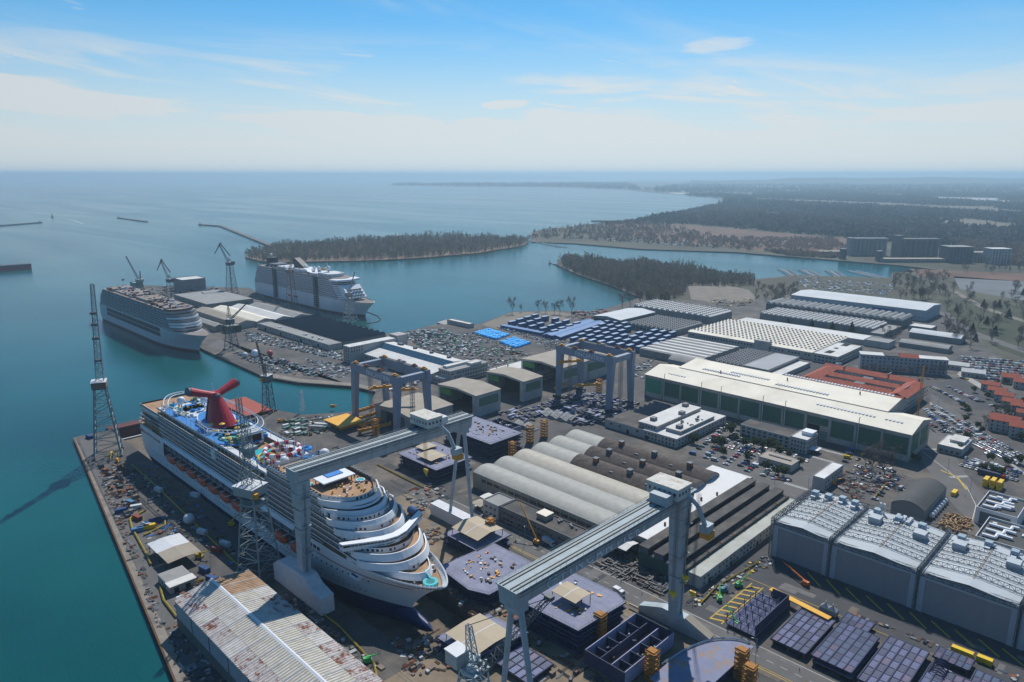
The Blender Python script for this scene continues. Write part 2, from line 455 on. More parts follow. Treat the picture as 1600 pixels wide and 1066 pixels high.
greysteel = mat('grey_steel_deck', (.2, .2, .21), .7, .25, .12, stain=(.18,.11,.07), stain_amt=.4, stain_scale=.1)
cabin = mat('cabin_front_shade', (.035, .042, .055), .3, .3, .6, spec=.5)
def front_outline(xa, xf, w, d=14.0, n=18, p=2.4, cut=0.0):
 """deck plan: square stern end at xa, curved front at xf, half width w"""
 pts = [(xa, -w)]
 for i in range(n + 1):
  a = -1 + 2 * i / n
  a = math.copysign(abs(a) ** .8, a)
  y = a * w
  pts.append((xf - d * abs(a) ** p - cut, y))
 pts.append((xa, w))
 return pts
def hull_rings(levels, L, w, bow, full, stern, n=34, p=2.3):
 rings = []
 for z in levels:
  xb, xf, xs = bow(z), full(z), stern(z)
  one = []
  for i in range(n + 1):
   u = i / n
   x = xs + (xb - xs) * (1 - (1 - u) ** 1.7)
   h = w * max(0.0, 1 - max(0, (x - xf) / (xb - xf)) ** p) ** (1 if z < 10 else 1 - .32 * min(1, (z - 10) / 10))
   e = (x - xs) / 16.0
   if e < 1: h *= (.86 + .14 * math.sqrt(max(0, 1 - (1 - e) ** 2)))
   one.append((x, h, z))
  rings.append([(x, -y, z) for x, y, z in one] + [(x, y, z) for x, y, z in reversed(one[:-1])])
 return rings
def make_cruise_ship(root):
 bow = lambda z: 304 + (24 * (max(0, z + 2) / 23) ** 1.5 if z > -2 else (z + 2) * .4)
 full = lambda z: 210 + max(0, z + 2) * 2.1
 stern = lambda z: max(0, -(z - 2) * 2.2) if z < 2 else max(0, 3 - (z - 2) * .3)
 # underwater body
 mb = MB(); mb.loft(hull_rings([-9.2, -7, -4, -1.5, 0.2], 328, 18.6, bow, full, stern), cap0=True)
 part('bottom_hull', mb, bluehull, root)
 # bulb
 mb = MB(); rings = []
 for i in range(10):
  u = i / 9; x = 286 + 34 * u; r = 4.6 * math.sqrt(max(.002, 1 - u ** 2.2))
  rings.append([(x, r * .8 * math.cos(a), -4.6 + r * math.sin(a)) for a in [2*math.pi*k/14 for k in range(14)]])
 mb.loft(rings, cap1=True); part('bulbous_bow', mb, bluehull, root)
 mb = MB(); mb.loft(hull_rings([0.2, 3, 6, 8.0], 328, 18.62, bow, full, stern), cap1=True)
 part('hull', mb, white, root)
 # upper hull: bow and stern lengths, leaving the lifeboat recess open amidships
 mb, ms = MB(), MB()
 up = hull_rings([8.0, 11, 14, 17.5, 20.2, 21.8], 328, 18.62, bow, full, stern, 60)
 for r in range(len(up) - 1):
  a, b = up[r], up[r + 1]; m = len(a)
  for i in range(m):
   j = (i + 1) % m
   xm = (a[i][0] + a[j][0]) / 2
   if 50 < xm < 236: continue
   (mb if xm > 100 else ms).add([a[i], a[j], b[j], b[i]], [(0, 1, 2, 3)])
 part('bow_plating', mb, white, root); part('stern_plating', ms, white, root)
 mb = MB(); mb.add([(x, y * .985, 19.6) for x, y, z in up[4] if x > 236], [tuple(range(len([1 for q in up[4] if q[0] > 236])))])
 part('bow_deck', mb, teak, root)
 mb = MB(); mb.prism([(x, y * .98) for x, y, z in up[4] if x < 52], 20.0, 20.3); part('stern_deck', mb, teak, root)
 # bulwark rail cap
 mb = MB()
 cap = [q for q in up[5] if q[0] > 250]
 for p_, q_ in zip(cap[:-1], cap[1:]): mb.bar(p_, q_, .38)
 part('bulwark_cap', mb, white, root)
 mb = MB()
 for q in [q for q in up[4] if q[0] > 262]:
  mb.bar((q[0], q[1] * .985, 19.6), (q[0] - 1.4, q[1] * .93, 19.6), .18); mb.bar((q[0], q[1]*.99, 21.6), (q[0] - 1.4, q[1] * .93, 19.6), .14)
 part('bulwark_brace', mb, white, root, stuff=True)
 # recess behind the lifeboats
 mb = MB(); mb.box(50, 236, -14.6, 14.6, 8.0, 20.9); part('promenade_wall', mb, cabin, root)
 mb = MB()
 for y in (-1, 1):
  mb.box(50, 236, min(y*14.6, y*18.4), max(y*14.6, y*18.4), 8.0, 8.3)
  mb.box(50, 236, min(y*14.6, y*18.0), max(y*14.6, y*18.0), 14.8, 15.1)
  mb.box(50, 236, min(y*18.3, y*18.5), max(y*18.3, y*18.5), 8.3, 9.0)
 part('promenade_deck', mb, white2, root)
 mb = MB()
 for y in (-1, 1):
  x = 56
  while x < 234: mb.box(x, x + .5, min(y*17.6, y*18.2), max(y*17.6, y*18.2), 8.3, 21); x += 8.9
  mb.box(50, 236, min(y*18.05, y*18.15), max(y*18.05, y*18.15), 16.0, 16.15)
 part('promenade_pillar', mb, slate, root, stuff=True)
 # white canopy strip above the lifeboats
 for y in (-1, 1):
  mb = MB(); mb.profile([(y*14.6, 20.95), (y*19.6, 19.8), (y*19.9, 20.4), (y*18.4, 21.9), (y*14.6, 21.9)], 54, 232)
  part('lifeboat_canopy', mb, white, root)
 # lifeboats
 bt = MB(); rings = []
 for i in range(9):
  u = -1 + 2 * i / 8; k = math.sqrt(max(.03, 1 - abs(u) ** 2.6));
  rings.append([(6.3 * u, 2.2 * k * math.cos(a) * (1 if math.sin(a) > -.2 else .75), 2.7 * k * math.sin(a)) for a in [2*math.pi*j/12 for j in range(12)]])
 bt.loft(rings, cap0=True, cap1=True)
 boat_me = bt.mesh('lifeboat', orange)
 bw = MB()
 for x in (-3, -1.5, 0, 1.5, 3):
  for y in (-1, 1): bw.box(x - .45, x + .45, y*1.72 - .12, y*1.72 + .12, .75, 1.25)
 win_me = bw.mesh('lifeboat_window', glass)
 dv = MB()
 for x in (-4.2, 4.2): dv.box(x - .2, x + .2, -1.9, 2.2, 2.5, 2.9); dv.box(x - .2, x + .2, -.2, .2, 1.8, 2.7)
 dav_me = dv.mesh('davit', white)
 xs = [68.5 + 16.45 * i for i in range(7)] + [221.5 - 3.5, 239.0 - 3.5]
 for y in (-1, 1):
  for x in xs:
   b = part('lifeboat', boat_me, None, root, (x, y * 19.6, 10.9), 0 if y < 0 else math.pi)
   part('window', win_me, None, b); part('davit', dav_me, None, b)
 # crimson line and portholes along the white hull
 def side_y(x, z):
  xb, xf = bow(z), full(z)
  return 18.62 * max(0, 1 - max(0, (x - xf) / (xb - xf)) ** 2.3) ** (1 if z < 10 else 1 - .32 * min(1, (z - 10) / 10))
 mb = MB(); mb2 = MB()
 for y in (-1, 1):
  for zc, m_, r_ in ((16.3, mb, .16), (15.7, mb2, .12)):
   P = [(x, y * (side_y(x, zc) + .05), zc) for x in range(238, 314, 3)]
   for a, b in zip(P[:-1], P[1:]): m_.bar(a, b, r_)
   P = [(x, y * 18.66, zc - 4) for x in range(4, 50, 3)]
 part('crimson_line', mb, crimson, root); part('navy_line', mb2, navy, root)
 mb = MB()
 for y in (-1, 1):
  for zc in (3.4, 6.2):
   x = 30
   while x < 285:
    yy = y * side_y(x, zc); mb.box(x, x + .8, yy - .04, yy + .04, zc, zc + .8); x += 3.4 if rnd.random() < .8 else 9
  for x in range(240, 292, 4):
   if rnd.random() < .75:
    yy = y * side_y(x, 12.4); mb.box(x, x + .9, yy - .12, yy + .12, 12, 12.9)
  for x in (243.5, 247, 250.5, 254):
   yy = y * side_y(x, 18.2); mb.box(x, x + 2.2, yy - .25, yy + .25, 17.6, 19.3)
  for x in range(6, 46, 3):
   mb.box(x, x + 1.6, y*18.62 - .12, y*18.62 + .12, 16.4, 18.2)
 part('porthole', mb, glass, root, stuff=True)
 mb = MB()
 for y in (-1, 1):
  yy = side_y(302, 10) ; mb.box(300, 304.5, y*yy - .5, y*yy + .5, 13.0, 14.2)
 part('anchor_pocket', mb, slate, root)
 for y in (-1, 1):
  mb = MB(); yy = y * (side_y(284, 14) + .4)
  mb.profile([(yy-y*.9, 13.2), (yy+y*1.9, 13.2), (yy+y*1.9, 14.1), (yy-y*.9, 15.2)], 279, 286); part('mooring_platform', mb, white, root)
  mb = MB(); mb.box(280, 285, min(yy+y*.2,yy+y*1.5), max(yy+y*.2,yy+y*1.5), 14.3, 14.6); part('platform_floor', mb, bluehull, root)
 # decks of the superstructure
 DZ = 2.95
 fronts = [316.0, 307.0, 302.5, 295.0, 288.5, 282.5, 276.0, 271.5]
 zs = [22.3 + DZ * k for k in range(8)]
 for k, (xf, z) in enumerate(zip(fronts, zs)):
  xa = 12 + k * .8 if k < 5 else 200
  w = 18.55 if k < 6 else 17.2 - (k - 6) * .8
  d = 15 + (5 if k == 0 else 0)
  if k == 0: d, w2 = 34, 17.6
  else: w2 = w
  p = 2.4 if k else 1.9
  # floor slab with its deep white front bulwark
  ol = front_outline(xa, xf, w2, d, 20, p)
  mb = MB(); mb.prism(ol, z - .35, z); part('deck_slab', mb, teak if k in (0, 1, 2, 4) else greysteel, root)
  x0 = xf - d - 3
  fr = [(x, y) for x, y in ol[1:-1]]
  fr = [(x0, -w2)] + fr + [(x0, w2)]
  lo, hi = (z - 1.75, z + 1.2)
  out = [(x + (1.7 if abs(y) < w2*.95 else (.8 if abs(y) < w2*.999 else 0)), y * 1.012, lo) for x, y in fr]
  top = [(x - .25, y, hi) for x, y in fr]
  topi = [(x - .7, y * .975, hi) for x, y in fr]
  loi = [(x - .45, y * .975, z - .36) for x, y in fr]
  if k not in (3,):
   mb = MB(); mb.loft([out, top, topi, loi], closed=False); part('front_bulwark', mb, white, root)
  # house wall behind the terrace
  back = 4.2 if k < 3 else 3.4
  wl = front_outline(xa + 2, xf - back - (2.5 if k == 0 else 0), w2 - 1.9, d * .93, 20, p)
  mb = MB(); mb.prism(wl, z, z + DZ - .35, top=False, bottom=False)
  part('deck_house', mb, white if k != 6 else glass, root)
  # windows and doors of the front wall, each cut as a dark recess frame
  mb = MB()
  for i in range(2, len(wl) - 2):
   (xa_, ya_), (xb_, yb_) = wl[i], wl[(i + 1)]
   if i + 1 >= len(wl) - 1: continue
   l = math.hypot(xb_-xa_, yb_-ya_); nn = max(1, int(l / 2.6))
   for q in range(nn):
    if rnd.random() < .25: continue
    f = (q + .5) / nn; cx, cy = xa_ + (xb_-xa_)*f, ya_ + (yb_-ya_)*f
    mb.rbox(cx, cy, z + .7, z + 1.9, 1.1 if rnd.random() < .6 else .7, .16, math.atan2(yb_-ya_, xb_-xa_))
  part('front_window', mb, glass, root, stuff=True)
  # balcony row down each side
  xe = xf - d - 3
  xs0 = 48 if k < 5 else 202
  if k == 0: xe = 258
  for y in (-1, 1):
   mb = MB(); x = xs0
   while x < xe: mb.box(x, x + .16, min(y*(w2-1.9), y*(w2-.1)), max(y*(w2-1.9), y*(w2-.1)), z, z + DZ - .36); x += 2.75
   mb.box(xs0, xe, min(y*(w2-.02), y*(w2+.10)), max(y*(w2-.02), y*(w2+.10)), z - .42, z + .12)
   mb.mi(1); mb.box(xs0, xe, min(y*(w2-.06), y*(w2-.0)), max(y*(w2-.06), y*(w2-.0)), z + .12, z + 1.1)
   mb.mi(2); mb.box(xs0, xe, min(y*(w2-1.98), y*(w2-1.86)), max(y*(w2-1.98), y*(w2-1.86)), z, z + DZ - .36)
   mb.mi(0); mb.box(xs0, xe, min(y*(w2-.07), y*(w2+.01)), max(y*(w2-.07), y*(w2+.01)), z + 1.1, z + 1.18)
   part('balcony_row', mb, [white, glass, cabin], root)
 # bridge with wings reaching past the sides
 zb = zs[3]
 br = [(282, -22.8), (285, -22.8), (289, -15), (294, -6), (295.2, 0), (294, 6), (289, 15), (285, 22.8), (282, 22.8), (285.5, 15), (290, 5), (291, 0), (290, -5), (285.5, -15)]
 mb = MB(); mb.prism(br, zb - .9, zb + .9); br_o = part('bridge', mb, white, root)
 mb = MB(); mb.prism([(x - (.3 if x > 285 else -.3), y * .993) for x, y in br], zb + .9, zb + 2.0); part('bridge_window', mb, glass, br_o)
 mb = MB()
 for a, b in zip(br[1:8], br[2:8]):
  n = int(math.hypot(b[0]-a[0], b[1]-a[1]) / 1.6)
  for i in range(n + 1): mb.box(a[0]+(b[0]-a[0])*i/n - .22, a[0]+(b[0]-a[0])*i/n + .02, a[1]+(b[1]-a[1])*i/n - .1, a[1]+(b[1]-a[1])*i/n + .1, zb + .9, zb + 2.02)
 part('window_bar', mb, white, br_o, stuff=True)
 mb = MB(); mb.prism([(x + (.5 if x > 285 else -.2), y * 1.01) for x, y in br], zb + 2.0, zb + 2.6); part('bridge_roof', mb, white, br_o)
 # top of the forward block: sun deck
 zt = zs[7] + 1.3
 ol = front_outline(200, 268, 15.8, 12)
 mb = MB(); mb.prism(ol, zs[7] - .3, zs[7] + .55); part('sun_deck', mb, teak, root)
 mb = MB()
 rail = ol[1:-1]
 for a, b in zip(rail[:-1], rail[1:]): mb.add([(a[0], a[1], zs[7]+.5), (b[0], b[1], zs[7]+.5), (b[0]-.3, b[1]*.99, zs[7]+2.0), (a[0]-.3, a[1]*.99, zs[7]+2.0)], [(0,1,2,3)])
 mb.quad((200,-15.8,zs[7]+.5),(rail[0][0],-15.8,zs[7]+.5),(rail[0][0],-15.6,zs[7]+2),(200,-15.6,zs[7]+2)); mb.quad((200,15.8,zs[7]+.5),(rail[-1][0],15.8,zs[7]+.5),(rail[-1][0],15.6,zs[7]+2),(200,15.6,zs[7]+2))
 part('sun_deck_screen', mb, white, root)
 z0 = zs[7] + .55
 mb = MB(); mb.box(236, 247, -9, 9.5, z0 + 2.9, z0 + 3.5); bar_ = part('bar_roof', mb, white, root)
 mb = MB()
 for x in (237.5, 245.5):
  for y in (-8, -3, 3, 8): mb.box(x-.2, x+.2, y-.2, y+.2, z0, z0 + 2.9)
 mb.box(239, 244, -7, 7, z0, z0 + 2.2); part('bar_counter', mb, slate, bar_)
 mb = MB(); mb.box(236.8, 242, -3.5, 5.5, z0 + 3.5, z0 + 3.9); part('blue_roof_pad', mb, blue_deck, bar_)
 for x, y in ((236, -11.5), (250, 10.5)):
  mb = MB(); mb.cyl(x, y, z0, z0 + .9, 2.4, 14); mb.mi(1); mb.cyl(x, y, z0 + .9, z0 + .95, 1.8, 14)
  part('hot_tub', mb, [white2, teal], root)
 mb = MB(); ck = [teak, yellow, slate, white, crimson]
 for i in range(150):
  x, y = rnd.uniform(204, 262), rnd.uniform(-13, 13)
  if 234 < x < 249 and abs(y) < 10.5: continue
  mb.mi(rnd.choice((0, 1, 2, 2, 3, 3))); mb.rbox(x, y, z0, z0 + rnd.uniform(.4, 1.9), rnd.uniform(.4, 1.8), rnd.uniform(.4, .7), rnd.uniform(0, 3))
 part('deck_furniture', mb, ck, root, stuff=True)
 # amidships: open lido deck at deck 5 level
 zl = zs[4] + DZ
 mb = MB(); mb.box(14, 202, -18.5, 18.5, zl - 3.3, zl - .3); part('upper_house', mb, white, root)
 mb = MB(); mb.box(14, 202, -18.6, 18.6, zl - .3, zl); part('lido_deck', mb, teak, root)
 mb = MB()
 for y in (-1, 1):
  mb.box(14, 202, min(y*18.5, y*18.62), max(y*18.5, y*18.62), zl, zl + 1.15)
  mb.box(48, 200, min(y*18.5, y*18.6), max(y*18.5, y*18.6), zl - 2.5, zl - 1.0)
 mb.box(13.9, 14.1, -18.6, 18.6, zl, zl + 1.1)
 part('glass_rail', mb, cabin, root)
 mb = MB()
 for y in (-1, 1):
  x = 48
  while x < 200: mb.box(x, x + .35, y*18.6 - .1, y*18.6 + .1, zl - 2.6, zl + 1.2); x += 2.75
  mb.box(14, 202, y*18.58 - .1, y*18.58 + .1, zl + 1.15, zl + 1.28)
 part('rail_post', mb, white, root, stuff=True)
 # pool between the two upper blocks
 mb = MB(); mb.box(157, 172, -6, 6, zl, zl + 1); mb.mi(1); mb.box(158, 171, -5, 5, zl + 1, zl + 1.05); part('lido_pool', mb, [teak, teal], root)
 # balcony overlook on both sides of the pool
 mb = MB()
 for y in (-1, 1):
  mb.box(40, 200, min(y*11.5, y*16.4), max(y*11.5, y*16.4), zl + 2.6, zl + 2.9)
  x = 42
  while x < 199: mb.box(x, x + .3, y*16 - .15, y*16 + .15, zl, zl + 2.6); x += 5
  mb.box(40, 200, y*16.4 - .06, y*16.4 + .06, zl + 2.9, zl + 4)
 part('overlook_deck', mb, white2, root)
 # aft block with sports decks around the funnel
 def rr(x0, x1, w, n=10, d=14):
  f = front_outline((x0+x1)/2, x1, w, d, n, 2.6); b = [( (x0+x1) - x, -y) for x, y in f]
  return f + b
 o1 = rr(42, 150, 14.6)
 mb = MB(); mb.prism(o1, zl, zl + 3.0); part('sports_block', mb, white, root)
 mb = MB(); mb.prism([(x, y*1.005) for x, y in rr(42, 150.3, 14.65)], zl + 1.0, zl + 2.2, top=False, bottom=False); part('sports_block_window', mb, glass, root)
 mb = MB(); mb.prism(rr(40, 151.5, 15.6), zl + 3.0, zl + 3.5); part('sports_deck', mb, blue_deck, root)
 mb = MB(); mb.prism(rr(118, 149, 12.5), zl + 3.5, zl + 4.1); part('green_deck', mb, green_deck, root)
 mb = MB(); mb.prism(rr(46, 82, 12.5), zl + 3.5, zl + 4.1); part('white_deck', mb, white2, root)
 mb = MB(); mb.prism(rr(82, 118, 10.5), zl + 3.5, zl + 6.8); part('funnel_house', mb, white, root)
 mb = MB(); mb.prism(rr(83, 117, 10), zl + 6.8, zl + 7.1); part('funnel_deck', mb, blue_deck, root)
 mb = MB(); mb.prism(rr(116, 134, 9), zl + 4.1, zl + 5.6); mb.prism(rr(52, 70, 8), zl + 4.1, zl + 4.6); part('splash_pad', mb, blue_deck, root)
 # yellow and green water-play buckets, umbrellas
 for x, y, h in ((112,-8,7.5),(118,-4,8),(122,-9,6),(126,2,6),(130,-6,5),(124,8,6),(133,8,5.5),(137,-8,5),(115,7,6.5),(140,-3,4.5),(70,-9,4),(58,-6,3.5)):
  mb = MB(); mb.cyl(x, y, zl + 3.5, zl + h, .16, 6); mb.mi(1); mb.cyl(x, y, zl + h, zl + h + .7, 1.9, 10, .5)
  part('play_umbrella', mb, [white, yellow], root)
 mb = MB()
 for i in range(170):
  x, y = rnd.uniform(44, 148), rnd.uniform(-13, 13)
  if 80 < x < 117: continue
  mb.mi(rnd.randrange(5)); k = rnd.uniform(.4, 1.5)
  mb.rbox(x, y, zl + 3.5, zl + 3.5 + rnd.uniform(.5, 2.8), k * rnd.uniform(.6, 3), k, rnd.uniform(0, 3))
 part('play_equipment', mb, [white, yellow, green_deck, blue_deck, teal], root, stuff=True)
 # white tubular sky track
 mb = MB(); zt = zl + 10.0
 for sc, dz in ((1.0, 0), (.9, .3)):
  P = [(x, y * sc, zt + dz + .8 * math.sin(x * .09)) for x, y in rr(36, 150, 17.4, 18, 22)]
  P = [(93 + (x - 93) * sc, y, z) for x, y, z in P]
  for a, b in zip(P, P[1:] + P[:1]): mb.bar(a, b, .3)
 P1 = rr(36, 150, 17.4, 18, 22)
 for i, (x, y) in enumerate(P1):
  z = zt + .8 * math.sin(x * .09)
  mb.bar((x, y, z), (93 + (x-93)*.9, y*.9, z + .3), .16)
 for x in range(44, 150, 7):
  for y in (-1, 1):
   yy = 16.4 if 50 < x < 138 else 12.5
   mb.bar((x, y*yy, zl + 2.9), (x, y*yy, zt), .17)
 part('sky_track', mb, white, root)
 # screen block at the front of the sports deck
 mb = MB(); mb.box(139, 149.5, -5.5, 7.5, zl + 8.5, zl + 9.3); mb.box(148, 149.5, -5.5, 7.5, zl + 1.5, zl + 8.5); sc_ = part('screen_house', mb, white, root)
 mb = MB(); mb.box(149.5, 149.7, -4, 6.3, zl + 3.2, zl + 7.6); part('video_screen', mb, mat('screen_black', (.02,.01,.02), .3, .3, .3), sc_)
 mb = MB(); mb.box(140, 148, -5.2, 7.2, zl + 9.3, zl + 9.45); mb.box(143.6,144.2,-5.4,7.4,zl+9.45,zl+9.7); part('screen_roof', mb, white2, sc_)
 # funnel with whale-tail wings
 f = MB(); rings = []
 for u in [0, .2, .4, .6, .8, 1.0]:
  z = zl + 5.0 + 19.5 * u; cx = 108 - 6.5 * u; lx = 9.2 * (1 - u) + 3.6; ly = 6.0 * (1 - u) + 2.6
  rings.append([(cx + lx * math.cos(a), ly * math.sin(a), z) for a in [2*math.pi*k/20 for k in range(20)]])
 f.loft(rings, cap1=True); fo = part('funnel', f, crimson, root)
 f = MB()
 rings = []
 for u in [0, .2, .4, .6, .8, .97]:
  z = zl + 5.0 + 19.5 * u; cx = 108 - 6.5 * u - 2.4; lx = 9.2 * (1 - u) + 3.6; ly = 6.0 * (1 - u) + 2.6
  rings.append([(cx + lx * math.cos(a), ly * 1.03 * math.sin(a), z) for a in [R(105) + R(150) * k / 10 for k in range(11)]])
 f.loft(rings, closed=False); part('funnel_white_edge', f, white, fo)
 f = MB(); rings = []
 for u in [0, .2, .4, .6, .8]:
  z = zl + 5.0 + 18 * u; cx = 108 - 6.5 * u - 3.6; lx = 9.2 * (1 - u) + 3.0; ly = 6.0 * (1 - u) + 2.2
  rings.append([(cx + lx * math.cos(a), ly * 1.02 * math.sin(a), z) for a in [R(130) + R(100) * k / 8 for k in range(9)]])
 f.loft(rings, closed=False); part('funnel_blue_back', f, bluehull, fo)
 zt = zl + 22.3
 for y in (-1, 1):
  f = MB(); rings = []
  for u in [0, .25, .5, .75, 1.0]:
   r = 2.5 + (1.0 * u * u)
   c = (102 - 2.5 * u, y * (15.0 * u), zt + 5.0 * u)
   rings.append([(c[0] + r * 1.15 * math.cos(a), c[1] + .8 * r * -.35 * math.sin(a) * y, c[2] + r * .8 * math.sin(a)) for a in [2*math.pi*k/14 for k in range(14)]])
  f.loft(rings); w_ = part('funnel_wing', f, crimson, fo)
  f = MB(); rings2 = []
  for u in [1.0, 1.09]:
   r = 3.2
   c = (102 - 2.5 * u, y * (15.0 * u), zt + 5.0 * u)
   rings2.append([(c[0] + r * 1.1 * math.cos(a), c[1] - .28 * r * math.sin(a) * y, c[2] + r * .78 * math.sin(a)) for a in [2*math.pi*k/14 for k in range(14)]])
  f.loft(rings2, cap1=True); part('exhaust_pipe', f, slate, w_)
  f = MB()
  f.bar((99.5, y*1, zt+.6), (96.6, y*14.6, zt+5.2), .9, 6); part('wing_edge', f, white, w_)
 f = MB(); f.cyl(105.6, 0, zt - 2.4, zt + 1.4, 1.6, 12); f.sphere((105.6, 0, zt), 2.0); part('funnel_vent', f, slate, fo)
 f = MB(); f.cyl(99, 0, zt, zt + 8, .15, 5); part('aerial', f, white, fo)
 # water slides ahead of the lido pool
 ring_me = None
 mb = MB(); cx, cy = 186, 1.0
 seg = 40
 for j, (rad, zz, tube) in enumerate(((9.5, zl + 8.5, 1.25), (9.0, zl + 4.5, 1.25))):
  for i in range(seg):
   a0, a1 = 2*math.pi*i/seg, 2*math.pi*(i+1)/seg
   mb.mi((i // 2 + j) % 2)
   mb.bar((cx + rad*1.1*math.cos(a0), cy + rad*math.sin(a0), zz + .5*math.sin(a0)), (cx + rad*1.1*math.cos(a1), cy + rad*math.sin(a1), zz + .5*math.sin(a1)), tube, 8)
 part('striped_water_slide', mb, [white, crimson], root)
 mb = MB()
 P = [(cx + 8 + 5.5*math.cos(a*1.0) + a*.8, cy + 7 + 5*math.sin(a), zl + 10 - a*.55) for a in [i*.35 for i in range(44)]]
 for a, b in zip(P[:-1], P[1:]): mb.bar(a, b, .85, 7)
 part('blue_water_slide', mb, mat('slide_blue', (.04, .3, .75), .35, .1), root)
 mb = MB()
 P = [(cx - 4 + 6*math.cos(a), cy - 8 + 4*math.sin(a), zl + 6.5 - a*.5) for a in [i*.4 for i in range(24)]]
 for a, b in zip(P[:-1], P[1:]): mb.bar(a, b, .7, 7)
 part('yellow_water_slide', mb, yellow, root)
 mb = MB()
 for i in range(46):
  x, y = cx + rnd.uniform(-13, 22), cy + rnd.uniform(-13, 14)
  mb.bar((x, y, zl), (x, y, zl + rnd.uniform(5, 12)), .2, 5)
 part('slide_support', mb, white, root, stuff=True)
 mb = MB(); mb.box(170, 182, -15, -9, zl, zl + 2.5); mb.box(196, 206, 4, 15, zl, zl + 3.5); mb.box(188, 200, -14, -7, zl, zl+1.2); part('splash_pool', mb, mat('slide_blue', (0,0,0)), root)
 mb = MB()
 for i in range(60):
  x, y = rnd.uniform(174, 210), rnd.uniform(-15, 15); k = rnd.uniform(.5, 2)
  mb.mi(rnd.randrange(3)); mb.rbox(x, y, zl, zl + rnd.uniform(.6, 6), k, k, rnd.random())
 part('slide_fitting', mb, [white, mat('slide_blue', (0,0,0)), teak], root, stuff=True)
 # radomes
 for x, y, z, r in ((197.5, -4, zl + 6.5, 2.6), (213, 12, zl + 10.5, 2.9), (64, -8, zl + 12, 2.7), (70, 5, zl + 11, 2.4)):
  mb = MB(); mb.sphere((x, y, z), r, 14, 9); rd = part('radome', mb, white, root)
  mb = MB(); mb.cyl(x, y, zl if x > 100 else zl + 3.5, z - r * .7, .5, 8); part('radome_post', mb, white, rd)
 # white housing at the aft end of the forward block and stern terraces
 mb = MB(); mb.box(134, 140, -18.9, -16.5, zl - 6, zl + .6); mb.box(134, 140, 16.5, 18.9, zl - 6, zl + .6); part('stair_house', mb, white, root)
 for k, (x0, z) in enumerate(((3, 20.2), (6, 24), (9, 28), (12.5, 32))):
  mb = MB(); mb.box(x0, 30, -17.6, 17.6, z + .1, z + .4); mb.mi(1); mb.box(x0, x0 + .15, -17.6, 17.6, z + .4, z + 1.5); mb.box(x0, 30, -17.65, -17.5, z+.4, z+1.5); mb.box(x0, 30, 17.5, 17.65, z+.4, z+1.5)
  part('stern_terrace', mb, [teak, white], root)
 # bow deck fittings: teal whirlpool, slide, helideck frames
 mb = MB(); mb.cyl(320.5, -1.0, 19.6, 21.4, 3.5, 18); mb.mi(1); mb.cyl(320.5, -1.0, 21.4, 21.5, 2.0, 16); mb.mi(0); mb.cyl(314.5, 1.2, 19.6, 23.4, .8, 10); mb.bar((315, .8, 22.8), (319, 0, 21.2), .6, 8)
 part('teal_deck_basin', mb, [teal, mat('teal_dark', (.01,.2,.2), .3, .1)], root)
 mb = MB()
 for i in range(26):
  x = rnd.uniform(298, 318); y = rnd.uniform(-1, 1) * max(0, side_y(x, 20) - 2.5)
  mb.mi(rnd.randrange(3)); mb.rbox(x, y, 19.6, 19.6 + rnd.uniform(.4, 1.6), rnd.uniform(.5, 2.6), rnd.uniform(.4, .9), rnd.uniform(0, 3))
 part('mooring_gear', mb, [white, slate, yellow], root, stuff=True)
ship = thing('cruise_ship', 'white cruise ship with crimson winged funnel standing in the dry dock', 'cruise ship', -548, 179.3)
make_cruise_ship(ship)
# ---------------------------------------------------------------- buildings
plaster = mat('pale_plaster', (.4, .39, .37), .85, .12, .15, stain=(.25,.22,.2), stain_amt=.35, stain_scale=.1)
wallgrey = mat('grey_wall', (.245,.24,.235), .85, .15, .12, stain=(.17,.15,.13), stain_amt=.4, stain_scale=.08)
cream_roof = mat('cream_roof_sheet', (.77, .71, .58), .7, .08, .05, stain=(.38,.3,.2), stain_amt=.25, stain_scale=.03)
white_roof = mat('white_roof_sheet', (.62, .61, .58), .8, .1, .08, stain=(.33,.3,.26), stain_amt=.45, stain_scale=.05)
grey_roof = mat('grey_roof_sheet', (.28, .28, .27), .8, .15, .1, stain=(.16,.14,.12), stain_amt=.5, stain_scale=.05)
tan_roof = mat('tan_roof_sheet', (.33,.29,.235), .8, .12, .1, stain=(.26,.2,.15), stain_amt=.4, stain_scale=.06)
dark_roof = mat('dark_roof_felt', (.085, .08, .075), .9, .25, .12, stain=(.16,.13,.1), stain_amt=.5, stain_scale=.06)
brown_roof = mat('weathered_fibre_roof', (.095,.075,.064), .95, .3, .35, stain=(.17,.14,.12), stain_amt=.6, stain_scale=.3)
tile_roof = mat('red_tile_roof', (.34, .085, .05), .9, .22, .25, stain=(.2,.06,.045), stain_amt=.5, stain_scale=.12)
green_panel = mat('green_panel', (.03, .12, .075), .6, .15, .3)
blue_glass = mat('blue_roof_glass', (.03, .08, .13), .25, .2, .4, spec=.6)
conc = mat('pale_concrete', (.34,.33,.31), .85, .15, .12, stain=(.24,.21,.18), stain_amt=.4, stain_scale=.08)
steel_dark = mat('dark_steel', (.05, .055, .06), .6, .2, .3)
rust = mat('rusty_steel', (.23, .09, .045), .9, .3, .3, stain=(.1,.05,.035), stain_amt=.6, stain_scale=.2)
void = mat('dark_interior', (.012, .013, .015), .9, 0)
_win = {}
